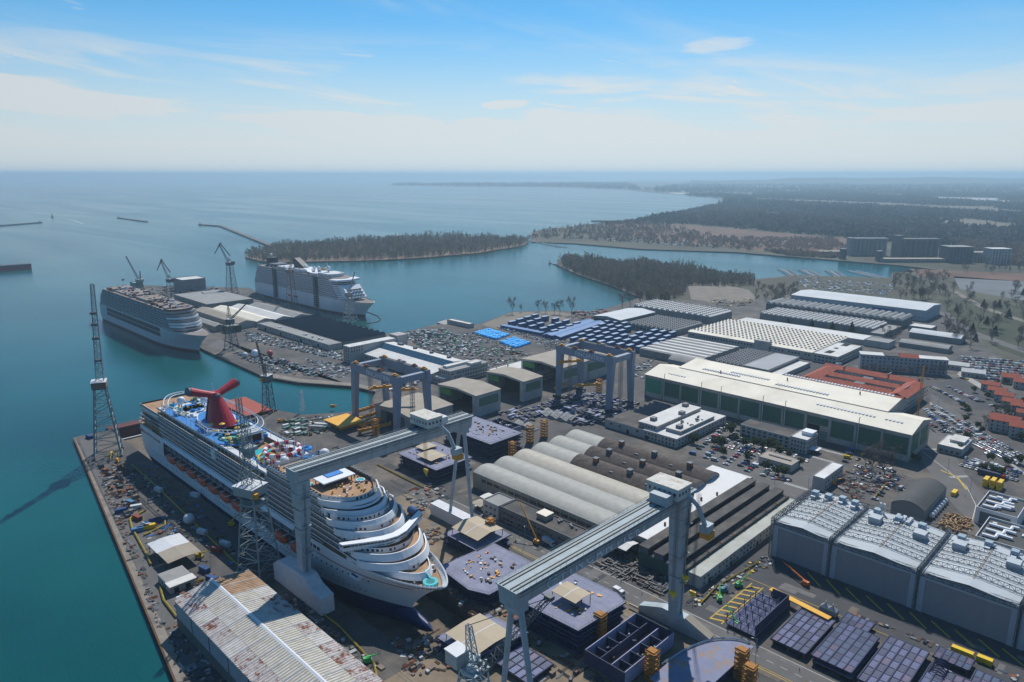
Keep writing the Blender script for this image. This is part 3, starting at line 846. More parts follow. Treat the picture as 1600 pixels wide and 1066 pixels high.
def window_mesh(w, h, axis, frame=True):
 key = (round(w, 2), round(h, 2), axis)
 if key not in _win:
  mb = MB()
  if axis == 't':      # on a face looking towards -t
   mb.box(-w/2, w/2, -.05, .04, 0, h); mb.mi(1); mb.box(-w/2-.12, w/2+.12, -.16, .03, -.14, 0); mb.box(-w/2-.1, w/2+.1, -.1, .03, h, h+.1)
  else:
   mb.box(-.04, .05, -w/2, w/2, 0, h); mb.mi(1); mb.box(-.03, .16, -w/2-.12, w/2+.12, -.14, 0); mb.box(-.03, .1, -w/2-.1, w/2+.1, h, h+.1)
  _win[key] = mb.mesh('window', [glass, conc])
 return _win[key]
def windows(par, face, at, a0, a1, n, rows, w, h, skip=0.0):
 """a grid of windows on the wall at t=at ('t') or s=at ('s'), spread between a0 and a1"""
 me = window_mesh(w, h, face)
 for z in rows:
  for i in range(n):
   if rnd.random() < skip: continue
   a = a0 + (a1 - a0) * (i + .5) / n
   part('window', me, None, par, (a, at, z) if face == 't' else (at, a, z))
def window_band(par, face, at, a0, a1, n, rows, w, h, skip=.0):
 """rows of windows too small to pick apart, joined"""
 mb = MB()
 for z in rows:
  for i in range(n):
   if rnd.random() < skip: continue
   a = a0 + (a1 - a0) * (i + .5) / n
   if face == 't': mb.box(a-w/2, a+w/2, at-.08, at+.05, z, z+h)
   else: mb.box(at-.05, at+.08, a-w/2, a+w/2, z, z+h)
 part('window_row', mb, glass, par, stuff=True)
def doors(par, face, at, spots, w, h, m=None):
 for a in spots:
  mb = MB()
  if face == 't': mb.box(a-w/2, a+w/2, at-.1, at+.05, 0, h)
  else: mb.box(at-.05, at+.1, a-w/2, a+w/2, 0, h)
  part('door', mb, m or void, par)
def flat_roofed(name, label, cat, s0, s1, t0, t1, h, wall, roofm, group=None, parapet=.7):
 o = thing(name, label, cat, s0, t0, 0, 0, group)
 L_, D = s1 - s0, t1 - t0
 mb = MB(); mb.box(0, L_, 0, D, -.2, h - .05); part('wall', mb, wall, o)
 mb = MB(); mb.box(.3, L_ - .3, .3, D - .3, h - .05, h + .06); part('roof', mb, roofm, o)
 if parapet:
  mb = MB(); mb.box(-.06, L_+.06, -.06, .3, h-.06, h+parapet); mb.box(-.06, L_+.06, D-.3, D+.06, h-.06, h+parapet); mb.box(-.06, .3, .3, D-.3, h-.06, h+parapet); mb.box(L_-.3, L_+.06, .3, D-.3, h-.06, h+parapet)
  part('parapet', mb, wall, o)
 return o
def roof_units(par, x0, x1, y0, y1, z, n, m=None, smin=1.0, smax=3.0, hmax=2.0):
 for i in range(n):
  mb = MB(); k = rnd.uniform(smin, smax); x, y = rnd.uniform(x0+k, x1-k), rnd.uniform(y0+k, y1-k)
  hh = rnd.uniform(.7, hmax)
  mb.box(x-k/2, x+k/2, y-k*.4, y+k*.4, z, z+hh); mb.box(x-k/2-.1, x+k/2+.1, y-k*.4-.1, y+k*.4+.1, z+hh, z+hh+.15)
  part('roof_unit', mb, m or wallgrey, par)
def gabled(name, label, cat, s0, s1, t0, t1, he, hr, wall, roofm, axis='s', group=None, over=.5, roof_n=1):
 """ridge along s or t"""
 o = thing(name, label, cat, s0, t0, 0, 0, group)
 L_, D = s1 - s0, t1 - t0
 mb = MB()
 if axis == 's': mb.profile([(0, -.2), (D, -.2), (D, he), (D/2, hr), (0, he)], 0, L_)
 else: mb.profile([(0, -.2), (0, he), (L_/2, hr), (L_, he), (L_, -.2)], 0, D, 'y')
 part('wall', mb, wall, o)
 k = (hr - he) / ((D if axis == 's' else L_) / 2)
 for sgn in (0, 1):
  mb = MB()
  W_ = D if axis == 's' else L_
  a, b = (-over, W_/2) if sgn == 0 else (W_ + over, W_/2)
  za, zb = he - over * k, hr
  prof = [(a, za + .02), (b, zb + .02), (b, zb + .32), (a, za + .32)]
  if sgn: prof = prof[::-1]
  if axis == 's': mb.profile(prof, -over, L_ + over)
  else: mb.profile(prof[::-1], -over, D + over, 'y')
  part('roof', mb, roofm, o)
 return o
def arc_profile(w, he, rise, n=10):
 return [(w * (1 - math.cos(math.pi * i / n)) / 2 if False else w * i / n, he + rise * math.sin(math.pi * i / n) ** .9) for i in range(n + 1)]
def vaulted(name, label, cat, s0, s1, t0, t1, he, rise, wall, roofm, axis='s', group=None):
 o = thing(name, label, cat, s0, t0, 0, 0, group)
 L_, D = s1 - s0, t1 - t0; W_ = D if axis == 's' else L_
 ar = arc_profile(W_, he, rise)
 mb = MB(); pr = [(0, -.2)] + [(a, z - .1) for a, z in ar] + [(W_, -.2)]
 if axis == 's': mb.profile(pr[::-1], 0, L_)
 else: mb.profile(pr, 0, D, 'y')
 part('wall', mb, wall, o)
 mb = MB(); pr = [(a, z) for a, z in ar] + [(a, z + .3) for a, z in reversed(ar)]
 if axis == 's': mb.profile(pr, -.4, L_ + .4)
 else: mb.profile(pr[::-1], -.4, D + .4, 'y')
 part('roof', mb, roofm, o)
 return o
def sawtooth(name, label, cat, s0, s1, t0, t1, he, rise, n, wall, roofm, glassm, axis='s', flip=False, group=None, strips=0):
 """n teeth, each running along the given axis; the glazed side of a tooth is steep"""
 o = thing(name, label, cat, s0, t0, 0, 0, group)
 L_, D = s1 - s0, t1 - t0; W_ = D if axis == 's' else L_; run = L_ if axis == 's' else D
 mb = MB()
 mb.box(0, L_, 0, D, -.2, he); part('wall', mb, wall, o)
 p = W_ / n
 for i in range(n):
  a0, a1 = i * p, (i + 1) * p
  st = .22 * p
  if flip: tri = [(a0, he), (a1, he), (a1 - st, he + rise)]
  else: tri = [(a0, he), (a1, he), (a0 + st, he + rise)]
  pr = tri if axis == 's' else tri[::-1]
  mb = MB(); mb.profile(pr, .15, run - .15, 'x' if axis == 's' else 'y'); q = part('roof_tooth', mb, roofm, o)
  if flip == (axis == 's'):                    # gutter and roof lights on the slope that faces the yard
   mb = MB(); e0 = a0 if flip else a1 - p*.11
   zg = lambda a: he + rise*((a-a0)/(p-st) if flip else (a1-a)/(p-st))
   pr = [(e0, zg(e0)+.03), (e0+p*.11, zg(e0+p*.11)+.03), (e0+p*.11, zg(e0+p*.11)+.09), (e0, zg(e0)+.09)]
   mb.profile(pr, .2, run - .2, 'x' if axis == 's' else 'y')
   m0 = a0 + p*(.56 if flip else .4); nd = int(run/5)
   for k in range(nd):
    r0 = run*(k+.3)/nd; pr = [(m0, zg(m0)+.03), (m0+p*.13, zg(m0+p*.13)+.03), (m0+p*.13, max(zg(m0), zg(m0+p*.13))+.5), (m0, max(zg(m0), zg(m0+p*.13))+.5)]
    mb.profile(pr, r0, r0 + run/nd*.45, 'x' if axis == 's' else 'y')
   part('gutter', mb, slate, q, stuff=True)
  mb = MB()
  if flip: A, B_ = (a1, he + .15), (a1 - st, he + rise - .1)
  else: A, B_ = (a0, he + .15), (a0 + st, he + rise - .1)
  e = .05 if flip else -.05
  nn = strips or 1
  for k in range(nn):
   r0, r1 = .15 + (run - .3) * k / nn + .25, .15 + (run - .3) * (k + 1) / nn - .25
   pr = [(A[0], A[1]), (B_[0], B_[1]), (B_[0] + e, B_[1] + .04), (A[0] + e, A[1] + .04)]
   mb.profile(pr, r0, r1, 'x' if axis == 's' else 'y')
  part('roof_glazing', mb, glassm, q, stuff=nn > 1)
 return o
# --- rust-patched shed at the bottom of the picture
def rusty_shed():
 s0, s1, t0, t1, he, hr = -306.0, -146.0, 96.4, 130.2, 14.0, 16.6
 o = thing('long_shed', 'long shed with patched rusty ribbed roof beside the quay road', 'shed', s0, t0)
 L_, D = s1 - s0, t1 - t0
 wall = ribbed('shed_wall', (.34, .36, .4), 'X', 1.2, .3)
 mb = MB(); mb.profile([(0, -.2), (D, -.2), (D, he), (D/2, hr), (0, he)], 0, L_); part('wall', mb, wall, o)
 mb = MB(); mb.box(0, L_, -.14, -.02, 0, 5.4); part('wall_plinth', mb, mat('plinth_green_grey', (.11,.13,.12), .8), o)
 for i in range(1, 9):
  mb = MB(); mb.box(i * L_/9 - .12, i * L_/9 + .12, -.24, -.02, 5.4, he); part('wall_joint', mb, slate, o)
 yel = mat('yellowed_ribbed_sheet', (.4, .37, .26), .8, .15, .4, stain=(.22,.17,.1), stain_amt=.5, stain_scale=.4)
 wht = mat('chalky_sheet', (.52, .5, .47), .85, .15, .3, stain=(.3,.24,.2), stain_amt=.6, stain_scale=.25)
 rst = mat('rusted_white_sheet', (.46, .42, .4), .9, .2, .5, stain=(.17,.055,.028), stain_amt=1.6, stain_scale=.3)
 brn = mat('brown_rust_sheet', (.36, .23, .14), .9, .25, .3, stain=(.46,.36,.25), stain_amt=.5, stain_scale=.2)
 nb = 17; bl = L_ / nb
 slope = (hr - he) / (D / 2)
 for i in range(nb):
  for side in (0, 1):
   for k in range(2):
    a0, a1 = ((0, .42), (.42, 1.0))[k]
    y0, y1 = a0 * D / 2, a1 * D / 2
    z0, z1 = he + y0 * slope, he + y1 * slope
    if side: y0, y1 = D - y0, D - y1
    lo, hi = min(y0, y1), max(y0, y1)
    def zz(y): return he + (y if not side else D - y) * slope
    mb = MB()
    x0, x1 = i * bl + .08, (i + 1) * bl - .08
    if y0 in (0,) or y0 == D: lo, hi = (lo - .6, hi) if not side else (lo, hi + .6)
    mb.profile([(lo, zz(lo) + .02), (hi, zz(hi) + .02), (hi, zz(hi) + .2), (lo, zz(lo) + .2)], x0, x1)
    if k == 1: kind = rnd.choices(('y', 'w'), (.8, .2))[0]
    else: kind = rnd.choices(('w', 'r', 'y'), (.42, .43, .15))[0]
    if i < 2 and side == 1: kind = 'b'
    nr = 6
    mb.mi(1)
    for r in range(nr):
     xr = x0 + (x1 - x0) * (r + .5) / nr
     mb.profile([(lo + .1, zz(lo) + .2), (hi - .1, zz(hi) + .2), (hi - .1, zz(hi) + .34), (lo + .1, zz(lo) + .34)], xr - .42, xr + .42)
    base, rib = {'y': (yel, wht), 'w': (wht, wht), 'r': (rst, rst), 'b': (brn, brn)}[kind]
    part('roof_panel', mb, [base, rib], o)
 mb = MB()
 for i in range(nb + 1):
  x = i * bl
  mb.profile([(-.6, he-.1+.25), (D/2, hr+.25), (D+.6, he-.1+.25), (D+.6, he-.1+.42), (D/2, hr+.42), (-.6, he-.1+.42)], x - .1, x + .1)
 part('roof_batten', mb, white2, o, stuff=True)
 mb = MB(); mb.profile([(D/2-.9, hr+.1), (D/2+.9, hr+.1), (D/2, hr+.62)], -.6, L_+.6); part('ridge_cap', mb, white, o)
rusty_shed()
# --- small sheds on the pier
def canopy(name, label, s0, s1, t0, t1, h, m, parts=1, slope=.6, group=None, posts=True):
 o = thing(name, label, 'shelter', s0, t0, 0, 0, group)
 L_, D = s1 - s0, t1 - t0
 for k in range(parts):
  mb = MB(); x0, x1 = L_ * k / parts, L_ * (k + 1) / parts - .15
  zc = h + (.35 if k % 2 else 0)
  mb.profile([(-.4, zc), (D/2, zc + slope), (D+.4, zc), (D+.4, zc+.2), (D/2, zc+slope+.2), (-.4, zc+.2)], x0, x1)
  part('roof', mb, m if not isinstance(m, (list, tuple)) else m[k], o)
 if posts:
  nx = max(2, int(L_ / 6) + 1)
  for i in range(nx):
   for y in (0.3, D - .3):
    mb = MB(); x = .4 + (L_ - .9) * i / (nx - 1); mb.box(x-.15, x+.15, y-.15, y+.15, 0, h); part('post', mb, steel_dark, o)
 return o
canopy('open_shelter', 'tan two-part shelter roof between containers and grey hut on the pier', -384, -354.5, 111, 127, 5.2, [white2, tan_roof], 2)
o = flat_roofed('site_hut', 'small hut with grey roof and white lean-to behind the rusty shed', 'hut', -351, -335, 104, 116, 4.2, plaster, grey_roof, None, 0)
mb = MB(); mb.box(11.5, 17.5, -.6, 12.4, 4.3, 4.55); part('lean_to_roof', mb, white_roof, o)
doors(o, 's', 16.05, (3, 8.5), 2.2, 2.6); windows(o, 't', -.02, 1, 11, 3, (1.4,), 1.3, 1.3)
solo('site_cabin', (lambda m: (m.box(0,3.2,0,5,0,2.9), m.mi(1), m.box(-.08,3.28,-.08,5.08,2.9,3.1), m.box(3.2,3.28,1,2.2,.9,1.9))and m)(MB()), [white2, white], 'lone white site cabin next to the yellow barrier by the rusty shed', 'cabin', -326, 103.5)
# --- vaulted fabrication sheds
vault_l = ribbed('vault_sheet_grey', (.34,.335,.3), 'X', 1.1, .25, .6, (.3,.28,.25), .3, .04)
vault_c = ribbed('vault_sheet_cream', (.42,.385,.315), 'X', 1.1, .25, .6, (.36,.31,.25), .3, .04)
wv = 18.2; T0 = 289.5
names = ['nearest pale grey vaulted shed roof behind the office block', 'second pale vaulted shed roof counted from the office block', 'third vaulted shed with cream roof beside the brown vaults',
  'short pale vault joined to the lowest brown vault', 'short pale vault joined to the middle brown vault', 'short pale vault farthest from the office block']
for k in range(6):
 s1 = -203 - k * 2 if k < 3 else -287 - (k-3) * 3
 o = vaulted('vaulted_shed', names[k], 'shed', -321.5, s1, T0 + k*wv, T0 + (k+1)*wv - .25, 10.2, 2.5, wallgrey if k else mat('beige_wall', (.3,.27,.22), .85, .15, .1), (vault_c if k in (2,) else vault_l), 's', 'row of vaulted sheds')
 if k == 0:
  mb = MB(); mb.box(8, 116, -.14, -.02, 6.2, 8.0); part('clerestory', mb, glass, o)
  mb = MB()
  for i in range(19): mb.box(i*6.2-.3, i*6.2+.3, -.3, -.02, 0, 10)
  part('buttress', mb, conc, o, stuff=True)
 else:
  doors(o, 't', -.05, (), 1, 1)
bl_names = ['brown weathered vault next to the cream vault', 'middle brown weathered vault with square vents', 'brown weathered vault nearest the white office']
for k in range(3, 6):
 o = vaulted('vaulted_shed', bl_names[k-3], 'shed', -286.4 - (k-3)*3, -205 - (k-3)*1, T0 + k*wv, T0 + (k+1)*wv - .25, 9.9, 4.0, wallgrey, brown_roof, 's', 'brown vaulted sheds')
 for j in range(3):
  mb = MB(); x = 14 + j * 27; mb.box(x, x+3.0, 8-1.4, 8+1.6, 13.2, 16.4); mb.mi(1); mb.box(x-.2, x+3.2, 8-1.6, 8+1.8, 16.4, 16.7)
  part('roof_vent', mb, [rust if (j+k) % 2 else slate, slate], o)
 for j in range(2):
  mb = MB(); x = 30 + j * 27; mb.box(x, x+2.5, 3.2, 4.4, 11.8, 13.0); part('roof_dormer', mb, slate, o)
o = flat_roofed('yard_office', 'long grey two-storey office along the road with flat dark roof', 'office building', -276.5, -222, 270, 283.5, 8.2, mat('grey_brown_wall', (.2,.19,.18), .85, .15, .15), dark_roof)
windows(o, 't', -.02, 1.5, 53, 17, (1.2, 4.8), 1.9, 1.5, .08)
mb = MB(); mb.box(24, 31, 5, 11.5, 8.3, 11.2); mb.mi(1); mb.box(23.8, 31.2, 4.8, 11.7, 11.2, 11.5); part('roof_house', mb, [tan_roof, cream_roof], o)
roof_units(o, 33, 53, 8, 13, 8.3, 8, slate, .8, 1.5, 1.2)
o = flat_roofed('yard_office', 'white two-storey block with grey roof adjoining the long grey office', 'office building', -290, -276.9, 268.5, 282, 8.6, plaster, grey_roof)
windows(o, 't', -.02, 1, 12, 3, (1.3, 5.2), 1.6, 1.3)
canopy('lean_to', 'pale lean-to roof at the corner of the nearest vaulted shed', -302, -291, 277, 284, 4, white_roof, 1, .3)
canopy('lean_to', 'cream lean-to roof next to the white two-storey block', -300, -291.5, 268, 275, 3.6, tan_roof, 1, .3)
# --- white-roofed shed, sawtooth strips and the low annex
o = flat_roofed('workshop', 'workshop with wide brilliant white roof between brown vaults and dark strips', 'workshop', -219, -190.4, 296, 411, 9.4, wallgrey, mat('bright_white_membrane', (.68,.67,.65), .7, .08, .06, stain=(.42,.4,.36), stain_amt=.6, stain_scale=.06), None, .25)
for x, y in ((8, 40), (22, 62), (24, 20), (25,75)):
 mb = MB(); mb.box(x, x+.9, y, y+.9, 9.4, 11.2); part('chimney', mb, rust, o)
o = thing('strip_roof_shed', 'dark strip-roofed shed with long clerestories beside the white roof', 'workshop', -190, 285)
mb = MB(); mb.box(0, 27, 0, 118, -.2, 8.0); part('wall', mb, mat('dark_green_wall', (.05,.09,.075), .8), o)
for k in range(3):
 x = k * 9
 mb = MB(); mb.box(x + .2, x + 5.4, .3, 118, 8.0, 11.4 - k*.3); cl = part('monitor', mb, slate, o)
 mb = MB(); mb.box(x + .0, x + 5.7, .0, 118.2, 11.4 - k*.3, 11.8 - k*.3); part('monitor_roof', mb, dark_roof, cl)
 mb = MB(); mb.box(x + 5.4, x + 5.5, 1, 117, 8.8, 10.9 - k*.3); part('monitor_glazing', mb, glass, cl)
 mb = MB(); mb.box(x + 5.5, x + 9.0, .3, 117.7, 8.0, 8.25); part('gutter_roof', mb, dark_roof, o)
 for j in range(9):
  y = 8 + j * 13
  mb = MB(); mb.bar((x+5.6, y, 11.2-k*.3), (x+9.3, y+2.4, 8.6), .16); mb.bar((x+9.3, y+2.4, 8.6), (x+5.8, y+4.6, 8.5), .16); part('roof_strut', mb, rust, o)
o = flat_roofed('low_annex', 'long low annex with pale roof and two rows of small windows along the lane', 'annex', -162.6, -155.6, 288, 404, 6.6, plaster, mat('pale_green_roof', (.42,.43,.38), .8, .12, .08, stain=(.3,.27,.2), stain_amt=.4, stain_scale=.05), None, .2)
windows(o, 's', 7.02, 2, 114, 30, (1.1, 4.0), 1.3, 1.2, .18)
doors(o, 's', 7.0, (9, 31, 60, 88), 2.2, 2.5)
canopy('slanted_canopy', 'pale slanted sheet roof over the pipe stacks beside the strip-roofed shed', -212, -196, 283, 294, 6.5, white_roof, 1, 1.0)
# --- big hall with green panels
def green_hall():
 s0, s1, t0 = -356.0, -134.5, 533.0
 o = thing('green_panelled_hall', 'very long cream-roofed hall with green panelled walls', 'factory hall', s0, t0)
 L_ = s1 - s0
 mb = MB(); mb.profile([(0, -.2), (46, -.2), (46, 20), (23, 25.0), (0, 20)], 0, L_); part('wall', mb, conc, o)
 mb = MB(); mb.profile([(-.8, 20.0), (23.2, 25.1), (23.2, 25.5), (-.8, 20.4)], -.8, L_+.8); r1 = part('roof', mb, cream_roof, o)
 mb = MB(); mb.profile([(23.2, 25.1), (46.8, 20.0), (46.8, 20.4), (23.2, 25.5)], -.8, L_+.8); part('roof', mb, cream_roof, o)
 mb = MB(); mb.profile([(24.5, 19), (74, 19), (74, 22), (54, 28.5), (24.5, 25.6)], 20, L_ - 24); part('upper_wall', mb, conc, o)
 mb = MB(); mb.profile([(23.8, 25.75), (54, 28.8), (75, 22.2), (75, 22.6), (54, 29.2), (23.8, 26.15)], 19.4, L_ - 23.4); part('upper_roof', mb, cream_roof, o)
 n = 12; bl = L_ / n
 for i in range(n):
  x0, x1 = i*bl + 1.1, (i+1)*bl - 1.1
  top = 17.4
  lo = 4.6 if i != 8 else 11.5
  mb = MB(); mb.box(x0, x1, -.12, -.02, lo, top)
  gp = part('green_panel', mb, green_panel if i else mat('bright_green_panel', (.02,.26,.15), .5, .1), o)
  mb = MB()
  for k in range(1, 5): mb.box(x0, x1, -.2, -.12, lo + (top-lo)*k/5 - .06, lo + (top-lo)*k/5 + .06)
  for k in range(1, 4): mb.box(x0 + (x1-x0)*k/4 - .06, x0 + (x1-x0)*k/4 + .06, -.2, -.12, lo, top)
  part('panel_rail', mb, slate, gp, stuff=True)
  mb = MB(); mb.box(x0, x1, -.1, -.02, .3, 4.2)
  if i != 8: part('white_panel', mb, plaster, o)
 mb = MB(); mb.box(8*bl+1.6, 8*bl+11, -.16, -.02, 0, 11.2); part('hall_door', mb, void, o)
 mb = MB(); mb.box(8*bl+11.3, 9*bl-1.2, -.16, -.02, 0, 7.2); part('sliding_door', mb, mat('teal_door', (.1,.2,.19), .6), o)
 for i in range(n + 1):
  mb = MB(); w = .75 if i not in (8, 9) else 1.1
  mb.box(max(0, i*bl - w), min(L_, i*bl + w), -.7, -.02, 0, 19.4); part('pillar', mb, conc, o)
 for i in (1, 3, 4, 6, 7, 10):
  mb = MB(); mb.cyl(i*bl + 2.2, -1.1, 0, 24.5, .28, 6); mb.bar((i*bl+2.2, -1.1, 24.5), (i*bl+2.9, -1.1, 25.2), .28, 6); part('vent_pipe', mb, white2, o)
 for y0, z0 in ((3, 0),):
  for i in range(2):
   mb = MB()
   a, b = ((4, 12), (12, 22))[i] if False else (4 + 21*i, 20 + 21*i)
   mb.box(L_, L_ + .1, a, b, 5, 18 if i == 0 else 18); part('green_panel', mb, green_panel, o)
 mb = MB()
 rows = [(14, .05, .14, 25.3), (14, .26, .42, 25.3), (14, .5, .64, 25.3), (14, .72, .92, 25.3)]
 def vents(x0, x1, y, base):
  x = x0
  while x < x1: mb.box(x, x + 1.5, y, y + 3.4, base, base + .75); x += 2.6
 vents(18, 34, 9, 22.2+.1); vents(150, 192, 12, 22.9+.1); vents(200, 212, 12, 22.9+.1); vents(64, 100, 36, 27.3); vents(108, 150, 30, 26.8); vents(40, 74, 30, 26.8); vents(104, 190, 56, 28.8)
 part('roof_ventilator', mb, white2, o, stuff=True)
 for x, y, z in ((58, 30, 26.6), (112, 44, 28), (170, 46, 28)):
  mb = MB(); mb.cyl(x, y, z, z + 2.6, .5, 8); part('flue', mb, rust, o)
green_hall()
# --- red-tiled block with inner courts
def tiled_block():
 s0, t0 = -262.0, 632.0
 o = thing('red_tiled_building', 'large red-tiled building with inner courts behind the green-panelled hall', 'building', s0, t0)
 L_, D = 91.0, 82.0
 def wing(x0, x1, y0, y1, h, axis, over=.6):
  mb = MB(); mb.box(x0, x1, y0, y1, -.2, h); w = part('wall', mb, plaster, o)
  mb = MB(); rise = min(x1-x0, y1-y0) * .22
  if axis == 's':
   m = (y0+y1)/2; mb.profile([(y0-over, h-.1), (m, h+rise), (y1+over, h-.1), (y1+over, h+.2), (m, h+rise+.3), (y0-over, h+.2)], x0-over, x1+over)
  else:
   m = (x0+x1)/2; mb.profile([(x0-over, h-.1), (m, h+rise), (x1+over, h-.1), (x1+over, h+.2), (m, h+rise+.3), (x0-over, h+.2)], y0-over, y1+over, 'y')
  part('tiled_roof', mb, tile_roof, o)
 wing(0, L_, 0, 15, 12.5, 's'); wing(0, L_ - 8, D-13, D, 12.5, 's'); wing(L_-15, L_, 15.6, D-13.6, 12.4, 't'); wing(0, 13, 15.6, D-13.6, 12.4, 't')
 wing(13.6, L_-15.6, 24, 35, 11.5, 's'); wing(13.6, L_-15.6, 46, 57, 11.5, 's')
 mb = MB(); mb.box(40, 48, 15.7, 68, 0, 11); part('link_wall', mb, plaster, o)
 mb = MB(); mb.box(39.6, 48.4, 15.7, 68.2, 11, 11.5); part('link_roof', mb, slate, o)
 window_band(o, 's', L_, 2, 80, 22, (1.4, 5.0, 8.6), 1.4, 2.0, .05)
 window_band(o, 't', 24, 15, 75, 18, (5.0, 8.6), 1.3, 1.6, .05); window_band(o, 't', 46, 15, 75, 18, (5.0, 8.6), 1.3, 1.6); window_band(o, 't', 69, 14, 75, 18, (5.0, 8.6), 1.3, 1.6)
 for x, y in ((20, 8), (55, 7), (18, 76), (58, 76), (84, 40)):
  mb = MB(); mb.box(x, x+.5, y-6, y+6, 15, 16.4); part('fire_wall', mb, conc, o)
tiled_block()
# --- white office with stacked roofs
o = thing('white_office', 'white office with stepped white flat roofs in front of the green-panelled hall', 'office building', -331, 441)
for nm, (x0, x1, y0, y1, h, m) in {'wing_a': (0, 36, 0, 70, 6.6, dark_roof), 'wing_b': (36.05, 66, 0, 74, 6.8, white_roof)}.items():
 mb = MB(); mb.box(x0, x1, y0, y1, -.2, h); part('wall', mb, plaster, o)
 mb = MB(); mb.box(x0+.3, x1-.3, y0+.3, y1-.3, h, h+.15); part('roof', mb, m, o)
for x0, x1, y0, y1, h in ((29, 46, 4, 68, 10.6), (50, 63, 10, 60, 9.4), (64.2, 66, 2, 22, 6.0)):
 mb = MB(); mb.box(x0, x1, y0, y1, 6.5, h); u = part('upper_storey', mb, plaster, o)
 mb = MB(); mb.box(x0-.2, x1+.2, y0-.2, y1+.2, h, h+.3); part('upper_roof', mb, white_roof, u)
windows(o, 't', -.02, 37, 65, 9, (1.0, 4.0), 1.2, 1.5, .05); windows(o, 't', -.02, 2, 35, 4, (3.2,), 2.2, 1.6, .2)
windows(o, 's', 66.02, 2, 72, 16, (.9, 4.0), 1.3, 1.6, .1); windows(o, 't', 3.98, 30, 45, 6, (8,), 1.2, 1.2); window_band(o, 's', 46, 6, 66, 20, (8,), 1.4, 1.1); window_band(o, 's', 63, 12, 58, 16, (7.6,), 1.4, 1.0)
for k in range(5):
 mb = MB(); mb.profile([(30+k*7, 6.7), (35+k*7, 6.7), (31.5+k*7, 9.6)], 6, 22); part('roof_light', mb, slate, o)
mb = MB()
for i in range(14):
 x, y = rnd.uniform(51, 62), rnd.uniform(20, 52); mb.rbox(x, y, 9.7, 9.7+rnd.uniform(.5,1.3), rnd.uniform(.6,2.2), .8, 0)
part('roof_duct', mb, slate, o, stuff=True)
for x, y, z in ((34, 12, 10.9), (42, 40, 10.9), (33, 60, 10.9), (56, 14, 9.7)):
 mb = MB(); mb.box(x, x+4, y, y+4.5, z, z+2.4); part('roof_house', mb, wallgrey, o)
doors(o, 't', -.05, (22, 40), 2.4, 3)
# --- three-storey office
o = flat_roofed('three_storey_office', 'white three-storey office with grey roof beside the planted car park', 'office building', -244, -204.2, 498, 514, 9.2, plaster, dark_roof, None, .3)
windows(o, 't', -.02, .8, 39, 9, (.9, 3.9, 6.7), 2.3, 1.5)
o = flat_roofed('corner_office', 'white stair and corner office closing the three-storey office', 'office building', -204, -191.5, 496.5, 515.5, 10.4, plaster, white_roof, None, .5)
windows(o, 't', -.02, .6, 12, 5, (.9, 3.9, 7.0), 1.1, 1.6); windows(o, 's', 12.52, .8, 18, 7, (.9, 3.9, 7.0), 1.1, 1.6)
mb = MB(); mb.box(4, 12, 10, 18, 10.4, 13); mb.box(3.8, 12.2, 9.8, 18.2, 13, 13.3); part('roof_house', mb, white, o)
mb = MB(); mb.box(12.55, 19, 4, 12, 3.0, 3.3); part('entrance_canopy', mb, white, o)
o = flat_roofed('car_park_store', 'low store with pale roof among the car park trees', 'store', -208.5, -185, 456.5, 471, 5.2, plaster, tan_roof, None, .3)
mb = MB(); mb.box(4, 20, 7, 8.2, 5.3, 5.9); part('roof_light', mb, slate, o); windows(o, 't', -.02, 2, 21, 6, (1.4,), 1.4, 1.4)
o = flat_roofed('slim_white_building', 'slim white building with bright roof beside the scrap yard', 'building', -164.6, -157.4, 442, 474, 8.6, plaster, mat('bright_white_membrane', (0,0,0)), None, .35)
windows(o, 's', 7.22, 2, 30, 8, (1.2, 4.6), 1.3, 1.5, .3)
# --- dark arched hall
o = vaulted('arched_hall', 'dark grey arched hall with sacks stacked along its side', 'hall', -117, -99, 441, 486, 6.8, 3.6, wallgrey, mat('dark_membrane', (.075,.078,.075), .85, .15, .1), 't')
for k in range(7):
 mb = MB(); mb.sphere((19.6, 10+k*4.5, 1.6), 1.9, 10, 6); solo('big_bag', mb, white2, 'pale bulk sack lying along the dark arched hall', 'sack', -117, 441, 0, 0, 'pale bulk sacks by the arched hall')
# --- modern block at the right edge
for (s0, s1, t0, t1, h, lab) in ((-78, -58, 462, 492, 9, 'modern white block with pipework roof at the right edge'), (-70, -40, 424, 455, 8, 'lower modern block with ducts in front of its twin at the right edge')):
 o = flat_roofed('modern_block', lab, 'building', s0, s1, t0, t1, h, white2, mat('dark_membrane', (0,0,0)), None, 1.2)
 mb = MB(); mb.box(-.1, 0, 2, (t1-t0)*.6, .5, h-.5); part('dark_facade', mb, slate, o)
 mb = MB(); mb.box(2, s1-s0-3, -.1, -.02, .5, h-1); part('dark_facade', mb, slate, o)
 for k in range(3):
  mb = MB(); y = 5 + k*8; P = [(2, y, h+1), (8+k*2, y, h+1), (8+k*2, y+5, h+1), (15, y+5, h+1)]
  for a, b in zip(P[:-1], P[1:]): mb.bar(a, b, .9, 6)
  part('duct', mb, white, o)
 roof_units(o, 2, s1-s0-2, 3, t1-t0-3, h, 6, white2, 1.5, 3.5, 2)
